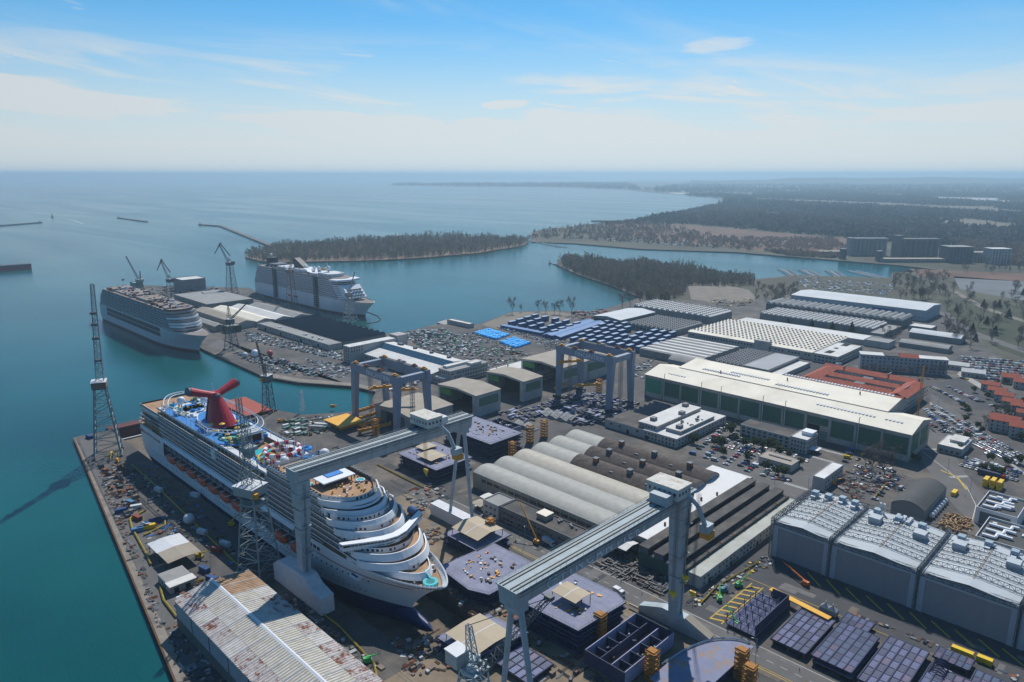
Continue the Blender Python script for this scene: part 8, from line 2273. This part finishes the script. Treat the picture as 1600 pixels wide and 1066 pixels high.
for i, (s, t, r, where) in enumerate(spots):
 n = rnd.choices(names_, wts)[0]; van = rnd.random() < .1
 if i < 300:
  kind = ' van' if van else ' car'
  o = solo('parked_van' if van else 'parked_car', pm[n + (' van' if van else '')], None, n + kind + ' parked ' + where, 'van' if van else 'car', s, t, 0.02, r, 'cars ' + where)
  part('window', vg if van else cg, None, o)
 else:
  rest.mi(names_.index(n)); c, sn = math.cos(r), math.sin(r)
  rest.rbox(s, t, .3, .95, 4.2, 1.75, r); rest.rbox(s - .3*c, t - .3*sn, .95, 1.45, 2.1, 1.5, r)
  rest.mi(len(names_)); rest.rbox(s - .3*c, t - .3*sn, 1.0, 1.35, 2.3, 1.53, r)
o = setting('parked_cars', rest, rm + [glass], 'stuff')
tag(o, 'many small parked cars filling the farther lots near the houses', 'cars')
# lorries, boom lifts, forklifts
def lorry(u, v, label, rot, cabm, boxm, l=11, group=None):
 s, t = g(u, v); o = thing('lorry', label, 'lorry', s, t, 0, rot, group)
 mb = MB(); mb.box(-l/2, l/2-2.6, -1.25, 1.25, 1.1, 3.6); part('trailer', mb, boxm, o)
 mb = MB(); mb.profile([(l/2-2.3,.6),(l/2,.6),(l/2,2),(l/2-.4,3.2),(l/2-2.3,3.2)][::-1],-1.2,1.2,'y'); c = part('cab', mb, cabm, o)
 mb = MB(); mb.box(l/2-.12,l/2+.02,-1,1,1.9,2.7); part('windscreen', mb, glass, c)
 mb = MB()
 for x in (-l/2+1, -l/2+2.3, l/2-3.4, l/2-1):
  for y in (-1.1,1.1): mb.bar((x,y-.15,.5),(x,y+.15,.5),.5,10)
 part('wheels', mb, steel_dark, o, stuff=True)
lorry(1548, 745, 'red-cabbed lorry with dark trailer beside the stacked yellow containers', R(-2), pm and mat('lorry_red', (.42,.02,.02), .4), primer, 16)
lorry(857, 851, 'white car transporter on the road below the long grey office', R(-4), wht_c, wht_c, 8)
lorry(776, 832, 'small red fire-engine-like lorry on the road beside the canvas-roofed section', R(0), mat('lorry_red', (0,0,0)), mat('lorry_red', (0,0,0)), 6)
lorry(967, 930, 'white lorry with open bed at the edge of the stepped purple section', R(-4), wht_c, wht_c, 6)
lorry(1552, 752, 'dark flatbed lorry by the gate road', R(-2), steel_dark, primer, 9) if False else None
lorry(497, 672, 'long grey tanker lorry parked behind the slides of the cruise ship', R(35), grn_c, silver, 14)
lorry(505, 668, 'second grey tanker lorry parked behind the slides of the cruise ship', R(35), silver, wht_c, 14)
lorry(1256, 558, 'white lorry waiting at the flat factory wing', R(0), wht_c, wht_c, 12); lorry(1246, 556, 'white and red lorry waiting at the flat factory wing', R(0), mat('lorry_red', (0,0,0)), wht_c, 12)
lorry(1310, 572, 'white van-bodied lorry parked in the loading yard', R(80), wht_c, wht_c, 8)
lorry(560, 577, 'dark box lorry on the quay beside the white tower block', R(0), steel_dark, dgr_c, 14)
lorry(625, 602, 'white trailer standing at the edge of the inner basin', R(-5), wht_c, wht_c, 12)
grn_m = mat('machine_green', (.05,.4,.1), .5, .1, .4); org_m = mat('machine_orange', (.6,.14,.02), .5, .1, .4)
def boom_lift(u, v, m, label, rot, l=9, up=3.0, sc=1.0):
 s, t = g(u, v); o = thing('boom_lift', label, 'machine', s, t, 0, rot)
 mb = MB(); mb.box(-1.7,1.7,-1.2,1.2,.5,1.5); mb.rbox(-.3,0,1.5,2.6,3.2,1.6,.2); part('chassis', mb, m, o)
 mb = MB()
 for x in (-1.3,1.3):
  for y in (-1.1,1.1): mb.bar((x,y-.2,.5),(x,y+.2,.5),.5,9)
 part('wheels', mb, steel_dark, o, stuff=True)
 mb = MB(); mb.bar((-1,0,2.4),(l,0,up),.34,6); mb.bar((l,0,up),(l+1.3,0,up+.3),.25,5); b = part('boom', mb, m, o)
 mb = MB(); mb.box(l+1.2,l+2.3,-.8,.8,up-.1,up); rail_line(mb,(l+1.2,-.8,up),(l+2.3,-.8,up),1,1); rail_line(mb,(l+1.2,.8,up),(l+2.3,.8,up),1,1); part('basket', mb, steel_dark, b)
boom_lift(1149, 978, grn_m, 'bright green boom lift lowest in the yellow-striped bay', R(150), 7, 5.5)
boom_lift(1124, 938, grn_m, 'bright green boom lift in the middle of the yellow-striped bay', R(120), 5, 4.5)
boom_lift(1154, 917, grn_m, 'bright green boom lift highest in the yellow-striped bay', R(70), 6, 5)
boom_lift(1258, 915, org_m, 'orange boom lift with long pale boom before the left roller door', R(155), 15, 4)
boom_lift(1131, 925, mat('machine_teal', (.05,.2,.25), .5, .1), 'dark teal machine beside the green lifts', R(60), 3, 3)
boom_lift(362, 822, mat('machine_yellow', (.6,.4,.02), .5, .1), 'yellow lift working in the shadow below the lifeboats', R(80), 3, 5.5)
boom_lift(575, 1035, grn_m, 'green machinery by the short yellow barrier at the rusty shed', R(60), 3, 3)
boom_lift(312, 872, mat('machine_yellow', (0,0,0)), 'yellow excavator beside the tan shelter', R(40), 4, 4)
boom_lift(838, 850, orange_y, 'yellow mobile crane with raised boom on the road by the grey office', R(165), 17, 17)
boom_lift(1302, 757, orange_y, 'yellow machine with raised arm at the scrap yard corner', R(40), 5, 4.5)
boom_lift(175, 712, mat('machine_yellow', (0,0,0)), 'yellow frame machinery at the foot of the tall pier crane', R(-20), 12, 3); boom_lift(184, 722, orange_y, 'orange-yellow machinery beside the yellow frame on the pier', R(-10), 8, 2.6)
for k, (u, v) in enumerate(((330,505),(336,510),(341,507),(348,504),(328,513))): boom_lift(u, v, mat('machine_yellow', (0,0,0)), ['first yellow machine at the bow of the unfinished ship','second yellow machine at the bow of the unfinished ship','third yellow machine at the bow of the unfinished ship','yellow machine nearest the dark lattice crane on the quay','yellow machine nearest the water at the unfinished bow'][k], rnd.uniform(0,6), 4, 4)
boom_lift(520, 637, orange_y, 'orange-yellow machine at the corner of the inner basin', R(10), 6, 3); boom_lift(438, 660, orange_y, 'yellow machine on the quay behind the dark lattice crane', R(30), 5, 3)
# yard workers: a few pixels tall, one continuous body each
def person_mesh(m, trousers):
 me = bpy.data.meshes.new('person')
 V = [(0,0,.92),(0,0,1.12),(0,0,1.38),(0,0,1.5),(0,0,1.66),(.09,0,.86),(.1,.02,.48),(.1,0,.06),(-.09,0,.86),(-.1,-.05,.48),(-.1,-.1,.06),(.2,0,1.36),(.26,.03,1.1),(.25,.1,.86),(-.2,0,1.36),(-.26,.0,1.1),(-.25,.08,.86),(.1,.14,.04),(-.1,.04,.04)]
 E = [(0,1),(1,2),(2,3),(3,4),(0,5),(5,6),(6,7),(0,8),(8,9),(9,10),(2,11),(11,12),(12,13),(2,14),(14,15),(15,16),(7,17),(10,18)]
 rad = [.14,.14,.16,.06,.11,.1,.075,.055,.1,.075,.055,.07,.055,.045,.07,.055,.045,.05,.05]
 me.from_pydata(V, E, []); o = bpy.data.objects.new('person_tmp', me); COL.objects.link(o)
 sk = o.modifiers.new('s', 'SKIN'); ly = me.skin_vertices[0].data if me.skin_vertices else None
 if ly is None:
  import bmesh as _b
  b = _b.new(); b.from_mesh(me); b.verts.layers.skin.verify(); b.to_mesh(me); b.free(); ly = me.skin_vertices[0].data
 for i, r in enumerate(rad): ly[i].radius = (r, r)
 ly[0].use_root = True
 o.modifiers.new('d', 'SUBSURF').levels = 1
 out = bpy.data.meshes.new_from_object(o.evaluated_get(bpy.context.evaluated_depsgraph_get()))
 bpy.data.objects.remove(o)
 out.name = 'person'; out.materials.clear(); out.materials.append(m); out.materials.append(trousers); out.materials.append(mat('skin_and_helmet', (.55,.42,.3), .6, 0))
 for p in out.polygons: p.material_index = 1 if p.center.z < .9 else (2 if p.center.z > 1.52 else 0)
 return out
overall = mat('navy_overall', (.02,.025,.05), .9, 0); orng = mat('hi_vis_orange', (.6,.15,.02), .8, 0)
pms = [person_mesh(overall, overall), person_mesh(orng, overall), person_mesh(steel_dark, overall)]
for grp, lab, pts in (('workers on the road below the grey office', 'worker in dark overalls on the road below the long grey office', ((790,821),(795,825),(800,829),(812,838),(806,848),(838,846),(746,817),(800,855))),
 ('workers by the pipe stacks', 'worker in dark overalls beside the pipe stacks near the gantry leg', ((970,912),(974,909),(985,905),(926,887),(1010,918),(1003,930))),
 ('workers by the yellow-striped bay', 'worker in dark overalls near the yellow-striped bay', ((1072,945),(1060,943),(1082,950),(1118,925),(1150,905))),
 ('walkers on the gate road', 'person walking on the road beside the gate', ((1492,712),(1508,777),(1536,806),(1540,803)))):
 for u, v in pts:
  s, t = g(u, v); solo('person', rnd.choice(pms), None, lab, 'person', s, t, .07, rnd.uniform(0,6), grp)
for u, v, lab in ((1183,1016,'lone worker in dark overalls walking on the road near the curved section'),(1249,1049,'lone worker in dark clothing on the road at the lower right'),(1046,993,'worker in orange jacket at the corner of the open blue section'),(746,652,'worker standing alone before the open-fronted halls'),(652,767,'worker standing near the yellow yard barrier')):
 s, t = g(u, v); solo('person', pms[1 if 'orange' in lab else 0], None, lab, 'person', s, t, .07, rnd.uniform(0,6))
# lamp posts
lm = MB(); lm.cyl(0,0,0,11,.12,6); lm.bar((0,0,11),(1.8,0,11.3),.08,5); lm.box(1.4,2.3,-.18,.18,11.2,11.4); lme = lm.mesh('street_lamp', silver)
for u, v in ((763,835),(690,790),(820,850),(1180,1035),(1465,640),(1500,665),(1540,690),(1575,712),(1480,740),(1515,772),(1210,755),(1262,770),(470,580),(420,560),(330,885),(245,860),(205,775)):
 s, t = g(u, v); solo('street_lamp', lme, None, 'slim grey lamp post standing beside a yard road', 'street lamp', s, t, 0, rnd.uniform(0,6), 'lamp posts of the yard roads')
mb = MB(); mb.lattice([(-.7,-.7,0),(.7,-.7,0),(.7,.7,0),(-.7,.7,0)],[(-.5,-.5,44),(.5,-.5,44),(.5,.5,44),(-.5,.5,44)],18,.14,.08)
s, t = g(1433, 652); solo('building_crane_mast', mb, orange_y, 'thin yellow lattice mast rising before the red-tiled building', 'mast', s, t)
# ---------------------------------------------------------------- trees and woods
bark = mat('grey_brown_bark', (.14,.115,.1), .95, .2, .5)
twig = [mat('bare_twigs', (.16,.138,.12), .95, .25, .05), mat('bare_twigs_dark', (.11,.1,.092), .95, .25, .05), mat('bare_twigs_olive', (.13,.128,.092), .95, .25, .05), mat('bare_twigs_reddish', (.19,.135,.108), .95, .2, .05)]
def thin_spray(m, f=.4):
 # a spray of twigs lets part of the light through to its far side
 nt = m.node_tree; b = nt.nodes['Principled BSDF']; o_ = nt.nodes['Material Output']
 t = nt.nodes.new('ShaderNodeBsdfTranslucent'); x = nt.nodes.new('ShaderNodeMixShader'); x.inputs[0].default_value = f
 c = b.inputs['Base Color']
 if c.links: nt.links.new(c.links[0].from_socket, t.inputs[0])
 nt.links.new(b.outputs[0], x.inputs[1]); nt.links.new(t.outputs[0], x.inputs[2]); nt.links.new(x.outputs[0], o_.inputs[0])
leaf = [mat('evergreen_leaves', (.045,.075,.04), .9, .3, .3), mat('olive_leaves', (.07,.09,.035), .9, .3, .3)]
for m in twig + leaf: thin_spray(m)
dk = [mat('distant_wood_brown', (.07,.06,.055), .95, .25, .01), mat('distant_wood_grey', (.055,.055,.055), .95, .25, .01), mat('distant_wood_green', (.04,.055,.04), .95, .25, .01)]
def bare_tree(h, wd, seed, depth=5):
 r = random.Random(seed); tr, cr = MB(), MB()
 def grow(p, d, l, rad, k):
  q = p + d*l
  (tr if k < 2 else cr).bar(p, q, max(rad, .045), 4 if k < 2 else 3, max(rad*.7, .035))
  if k >= depth:
   for _ in range(3):
    a = Vector((r.uniform(-1,1), r.uniform(-1,1), r.uniform(0,1))).normalized(); e = q + a*l*.8; w = d.cross(a)*.09*l; cr.add([tuple(q-w), tuple(q+w), tuple(e)], [(0,1,2)])
   return
  for _ in range(4 if k < 2 else 3 if k < 4 else 2):
   a = Vector((r.uniform(-1,1), r.uniform(-1,1), r.uniform(.0,.8)))
   nd = (d*1.15 + a*(.78*wd)).normalized(); nd.z = max(nd.z, .22)
   grow(q, nd.normalized(), l*r.uniform(.7,.92), rad*.6, k+1)
 P = [Vector((r.uniform(-.2,.2)*q, r.uniform(-.2,.2)*q, h*.085*q)) for q in range(9)]
 for q in range(8):
  tr.bar(P[q], P[q+1], h*.018*(1-q*.1), 5, h*.018*(.9-q*.1))
  for _ in range(2 if q > 1 else 0):
   a = r.uniform(0, 6.28); grow(P[q], Vector((math.cos(a)*wd*.62, math.sin(a)*wd*.62, .9)).normalized(), h*.15*(1-.05*abs(q-4)), h*.007, 2)
 return tr, cr
def tree_from(tr, cr, m, nm='bare_tree'):
 o = thing(nm, 'bare tree', 'tree', 0, 0)
 part('trunk', tr, bark, o); part('crown', cr, m, o); return o
def leafy(h, r_, seed, conical=False, n=420):
 r = random.Random(seed); tr, cr = MB(), MB()
 tr.bar((0,0,0),(0,0,h*.8),h*.022,6,h*.006)
 for i in range(9):
  a = r.uniform(0,6.28); z = h*r.uniform(.3,.75); tr.bar((0,0,z),(math.cos(a)*r_*.7,math.sin(a)*r_*.7,z+h*.1),h*.007,4)
 cl = [(r.uniform(-.6,.6)*r_, r.uniform(-.6,.6)*r_, h*r.uniform(.4,.9)) for _ in range(12)]
 for i in range(n):
  if conical: z = h*(.12+.88*r.random()**1.3); k = r_*(1-z/h)*1.1+.2; a = r.uniform(0,6.28); q = k*math.sqrt(r.random()); c = (q*math.cos(a), q*math.sin(a), z)
  else:
   b = r.choice(cl); k = r_*.42; c = tuple(b[j]+r.gauss(0,k*.5) for j in range(3))
  s = r.uniform(.3,.75)*(.6+h*.045); u = Vector((r.gauss(0,1),r.gauss(0,1),r.gauss(0,1))).normalized(); w = u.orthogonal().normalized(); x = u.cross(w)
  P = Vector(c); cr.add([tuple(P-w*s-x*s*.6), tuple(P+w*s-x*s*.6), tuple(P+w*s*.6+x*s), tuple(P-w*s*.7+x*s)], [(0,1,2,3)])
 return tr, cr
def plant(protos, used, spots_):
 for i, (u, v, sc_, lab, grp) in enumerate(spots_):
  k = i % len(protos); s, t = g(u, v); r = rnd.uniform(0, 6.28)
  o = put(protos[k], used[k], s, t, 0, r, lab, grp); o.scale = (sc_*rnd.uniform(.9,1.1),)*2 + (sc_,)
bare = [tree_from(*bare_tree(17, .95, 3+i), twig[i % 2]) for i in range(3)]; ub = [[], [], []]
near = [(1362,742,1.15,'broad bare tree nearest the green-panelled hall among the scrap-yard trees',None),(1381,748,1.2,'broad bare tree between two others by the scrap yard',None),(1352,728,1.0,'bare tree at the left of the scrap-yard group',None),(1372,722,.95,'bare tree at the back of the scrap-yard group',None),(1395,735,1.05,'bare tree closest to the dark arched hall',None)]
shore = [(800,490,1.52,'tall oval bare tree leftmost on the bay shore',None),(814,488,0.72,'small bare tree right of the leftmost shore tree',None),(842,487,1.09,'bare tree second among the shore trees',None),(853,489,1.09,'bare tree left in the shore trio',None),(866,491,1.09,'bare tree in the middle of the shore trio',None),(875,491,1.30,'broad bare tree right in the shore trio',None),(893,492,1.67,'tall oval bare tree standing alone at the right of the shore row',None),(972,482,1.52,'bare tree on the shore above the pale open shed',None),(985,479,1.16,'bare tree at the edge of the wooded point',None),(1000,477,1.45,'bare tree where the wooded point begins',None)]
apt = [(x, 592 - abs(i-5)*.8, .8, 'bare tree in the row before the grey apartment block', 'bare trees before the apartment block') for i, x in enumerate(range(1350, 1478, 12))]
mid = [(1385+rnd.uniform(-14,22), 527+rnd.uniform(-8,9), .6, 'bare tree in the small grove before the round-roofed sheds', 'grove before the round-roofed sheds') for i in range(12)]
park = [(rnd.uniform(1475,1600), rnd.uniform(452,545), rnd.uniform(.8,1.35), 'bare park tree standing on the lawn at the right', 'bare trees on the park lawn') for i in range(44)]
marina_t = [(rnd.uniform(1178,1250), rnd.uniform(449,475), rnd.uniform(.6,1.0), 'reddish bare tree between gravel yard and marina', 'trees between gravel yard and marina') for i in range(44)]
rightw = [(rnd.uniform(1395,1490), rnd.uniform(432,472), rnd.uniform(.8,1.3), 'bare tree in the loose wood between marina and park', 'loose wood between marina and park') for i in range(60)]
strip = [(rnd.uniform(1500,1600), rnd.uniform(400,428), rnd.uniform(.8,1.3), 'bare tree beside the mill buildings across the channel', 'trees beside the mill buildings') for i in range(26)]
hs = [(1545+rnd.uniform(-8,50), 655+rnd.uniform(-12,16), .5, 'small bare garden tree between avenue and houses', 'garden trees by the houses') for i in range(14)]
plant(bare, ub, near + shore + apt + mid + park + marina_t + rightw + strip + hs)
green = [tree_from(*leafy(8, 3.4, 20+i), leaf[1] if i else leaf[0], 'leafy_tree') for i in range(3)]; ug = [[], [], []]
cp = [(1083,693,1.0),(1127,700,1.1),(1140,682,1.3),(1115,697,.8),(1164,700,.9),(1178,700,1.0),(1191,702,1.0),(1205,706,1.2),(1218,712,1.0),(1232,716,.9),(1168,722,.9),(1196,736,.9),(1211,743,.9),(1224,745,.9),(1247,729,.8),(1150,690,.7),(1130,712,.8)]
plant(green, ug, [(u, v, s_, 'round green tree standing in the planted car park', 'green trees of the planted car park') for u, v, s_ in cp] + [(u, v, .8, 'dark round tree beside the lot at the right of the gate road', 'trees of the right-hand lots') for u, v in ((1548,722),(1575,728),(1592,725),(1535,738),(1552,742),(1563,745),(1498,707),(1500,706))] + [(1420+i*7, 716+i*3, .6, 'low shrub under the right end of the green-panelled hall', 'shrubs at the hall corner') for i in range(3)] + [(rnd.uniform(1500,1600), rnd.uniform(600,700), .7, 'dark green garden tree among the houses', 'green garden trees') for i in range(22)])
pine = [tree_from(*leafy(15, 5.2, 40, True, 620), leaf[0], 'conifer')]; up = [[]]
plant(pine, up, [(1231,508,.75,'dark conifer leftmost before the long flat roof',None),(1268,514,.85,'broad dark conifer second before the long flat roof',None),(1300,518,.85,'broad dark conifer third before the long flat roof',None),(1330,521,1.0,'pointed dark conifer at the end of the long flat roof',None)] + [(rnd.uniform(1490,1600), rnd.uniform(455,540), rnd.uniform(.6,.9), 'dark conifer scattered over the park lawn', 'conifers in the park') for i in range(9)])
import numpy as np
def inside(x, y, P):
 c = np.zeros(len(x), bool); n = len(P)
 for i in range(n):
  (x0, y0), (x1, y1) = P[i], P[(i+1) % n]
  if y0 == y1: continue
  c ^= ((y0 > y) != (y1 > y)) & (x < (x1-x0)*(y-y0)/(y1-y0)+x0)
 return c
rng = np.random.default_rng(5)
def wood(name, label, poly, n, h, wd, tufts, tsize, mats_, z=.1, hole=None, clump=1.0):
 """a leafless wood: every tree a thin stem with its own cloud of twig sprays"""
 P = np.array(poly); lo, hi = P.min(0), P.max(0)
 xy = rng.uniform(lo, hi, (n*6, 2)); xy = xy[inside(xy[:,0], xy[:,1], poly)]
 for q in hole or (): xy = xy[~inside(xy[:,0], xy[:,1], q)]
 xy = xy[:n]; n = len(xy)
 d = np.sin(xy[:,0]*.021/clump)+np.sin(xy[:,1]*.027/clump+1)+np.sin((xy[:,0]+xy[:,1])*.05/clump)
 H = h*(1+.17*d)*rng.uniform(.6,1.25,n); Wd = wd*rng.uniform(.7,1.25,n)
 k = tufts; tt = rng.random((n,k)); zz = .18+.82*tt; prof = np.sin(np.clip(zz,0,1)**.8*math.pi*.93)*.9+.12
 ang = rng.uniform(0,2*math.pi,(n,k)); rr = np.sqrt(rng.random((n,k)))*prof*Wd[:,None]
 cx = xy[:,0,None]+rr*np.cos(ang); cy = xy[:,1,None]+rr*np.sin(ang); cz = zz*H[:,None]+z
 S_ = tsize*rng.uniform(.5,1.4,(n,k)); u = rng.normal(size=(n,k,3)); u[...,2] = np.abs(u[...,2])*1.5+.5; u /= np.linalg.norm(u,axis=2,keepdims=True)
 w = np.cross(u, rng.normal(size=(n,k,3))); w /= np.linalg.norm(w,axis=2,keepdims=True)
 c = np.stack([cx,cy,cz],2)
 a = c+u*S_[...,None]*1.2; b = c-u*S_[...,None]*.7+w*S_[...,None]*.55; e = c-u*S_[...,None]*.7-w*S_[...,None]*.55
 V = np.stack([a,b,e],2).reshape(-1,3)
 # stems
 sw = .028*H; q = np.stack([np.stack([xy[:,0]-sw,xy[:,1],np.full(n,z-.3)],1),np.stack([xy[:,0]+sw,xy[:,1]+sw,np.full(n,z-.3)],1),np.stack([xy[:,0],xy[:,1],H*.9+z],1)],1).reshape(-1,3)
 V = np.concatenate([V,q]); nt = len(V)//3
 me = bpy.data.meshes.new(name); me.vertices.add(len(V)); me.vertices.foreach_set('co', V.astype(np.float32).ravel()); me.loops.add(len(V)); me.loops.foreach_set('vertex_index', np.arange(len(V),dtype=np.int32)); me.polygons.add(nt); me.polygons.foreach_set('loop_start', np.arange(0,len(V),3,dtype=np.int32))
 mi = np.repeat(rng.integers(0,len(mats_),n),k); mi = np.concatenate([mi,np.zeros(n,int)])
 for m in mats_: me.materials.append(m)
 me.polygons.foreach_set('material_index', mi.astype(np.int32)); me.update(calc_edges=True)
 o = link(name, me, None, (0,0,0), YROT); o['kind'] = 'stuff'; tag(o, label, 'woods'); return o
wood('island_woods', 'dense leafless wood covering the long island in the bay', [(x, y) for x, y in isl], 3000, 18, 4.4, 36, 1.3, [twig[0], twig[1], twig[1], twig[2], twig[0], leaf[1]], .4)
pen = [g(u, v) for u, v in ((872,412),(888,404),(1000,414),(1100,425),(1172,436),(1180,446),(1128,447),(1075,446),(1068,462),(1035,470),(1000,466),(966,450),(930,438),(900,428))]
wood('point_woods', 'dense leafless wood on the point between bay and channel', pen, 2300, 17.5, 4.2, 44, 1.2, [twig[0], twig[1], twig[1], twig[3], twig[2], leaf[1]], .1)
def gp(*q): return [g(u, v) for u, v in q]
fields = [gp((1040,300),(1185,302.5),(1175,306),(1055,304)), gp((1335,302),(1412,303.5),(1408,308),(1345,305)), gp((1445,307),(1565,309.5),(1560,315),(1465,313)), gp((1220,300),(1268,301),(1264,303.5),(1226,302.5)), gp((1515,311.5),(1605,314),(1605,318),(1522,316)), gp((1195,332),(1216,332),(1216,337),(1198,337)),
 gp((1445,346),(1520,342.5),(1605,351.5),(1605,359),(1500,353)), gp((1175,309.5),(1400,317.5),(1600,329),(1600,335.5),(1380,323),(1180,315)), gp((1250,322),(1340,326),(1335,329),(1250,325)), gp((1480,322),(1560,323),(1560,327),(1480,326)), gp((1150,292),(1260,291),(1262,293.5),(1150,294)), gp((1330,288),(1500,287),(1500,290),(1332,291)), gp((1400,335),(1450,336),(1448,339),(1402,338))]
for k, q in enumerate(fields[8:]): patch('field_strip', None, bpy.data.materials['dry_field'] if k % 2 else pale, .2 + .01*k, q)
for u, v in ((1206,334),(1214,336),(1440,305),(1352,304),(1372,305),(1478,313),(1540,312),(1556,313),(1424,337),(1068,381),(1210,352),(1300,357),(1502,372),(1330,352),(1390,303)):
 far_box('country_house', u, u + rnd.uniform(4, 9), v, 14, 7, white, 'pale farm building lying far out on the wooded plain', 'house', white_roof)['group'] = 'pale buildings on the far plain'
wood('shore_woods', 'leafless trees and scrub along the far marina shore', gp((822,375),(835,364),(930,352),(990,347),(1040,352),(1180,386),(1180,392),(1100,387),(1000,381),(900,374)), 900, 13, 6, 18, 2.4, twig, .1)
wood('marsh_edge_woods', 'dark mixed wood behind the reed marsh and along the far coast', gp((935,351),(990,346),(1090,326),(1135,319),(1240,330),(1420,350),(1600,362),(1600,395),(1480,390),(1350,374),(1190,361),(1080,351)), 5200, 14, 12, 12, 5, [dk[2], dk[0], twig[1], dk[2]], .1, fields, 6)
wood('plain_woods', 'endless leafless wood over the plain behind the coast', gp((1125,320),(1138,316),(1128,309),(1060,303.5),(1300,301),(1700,304),(1700,368),(1600,360),(1420,348),(1240,329)), 9000, 15, 26, 8, 12, dk, .1, fields, 16)
wood('far_plain_woods', 'blue distant wood strips toward the horizon', gp((1000,297),(1040,300),(1060,302.5),(1300,300.5),(1700,303),(1700,282),(1300,282),(1100,286)), 5200, 20, 60, 6, 30, dk, .1, fields, 60)
wood('spit_woods', 'thin tree line on the long far spit', gp((600,289.2),(700,290.6),(860,291.8),(980,295.5),(1000,297),(980,286),(860,287.8),(640,288)), 900, 20, 60, 6, 26, dk, .1, None, 40)
wood('channel_woods', 'leafless scrub along the channel bank below the silos', gp((1190,392),(1310,400),(1320,404),(1240,401)), 260, 10, 5, 16, 2.2, twig, .1)
wood('lowland_scrub', 'reddish scrub between the reed marsh and the mills', gp((1100,372),(1300,372),(1330,392),(1180,388)), 700, 7, 6, 12, 2.4, [twig[3], twig[0]], .1)
wood('right_woods', 'leafless wood behind the mills at the right', gp((1490,380),(1600,385),(1600,418),(1560,410),(1500,400)), 900, 14, 6, 16, 2.8, twig, .1)
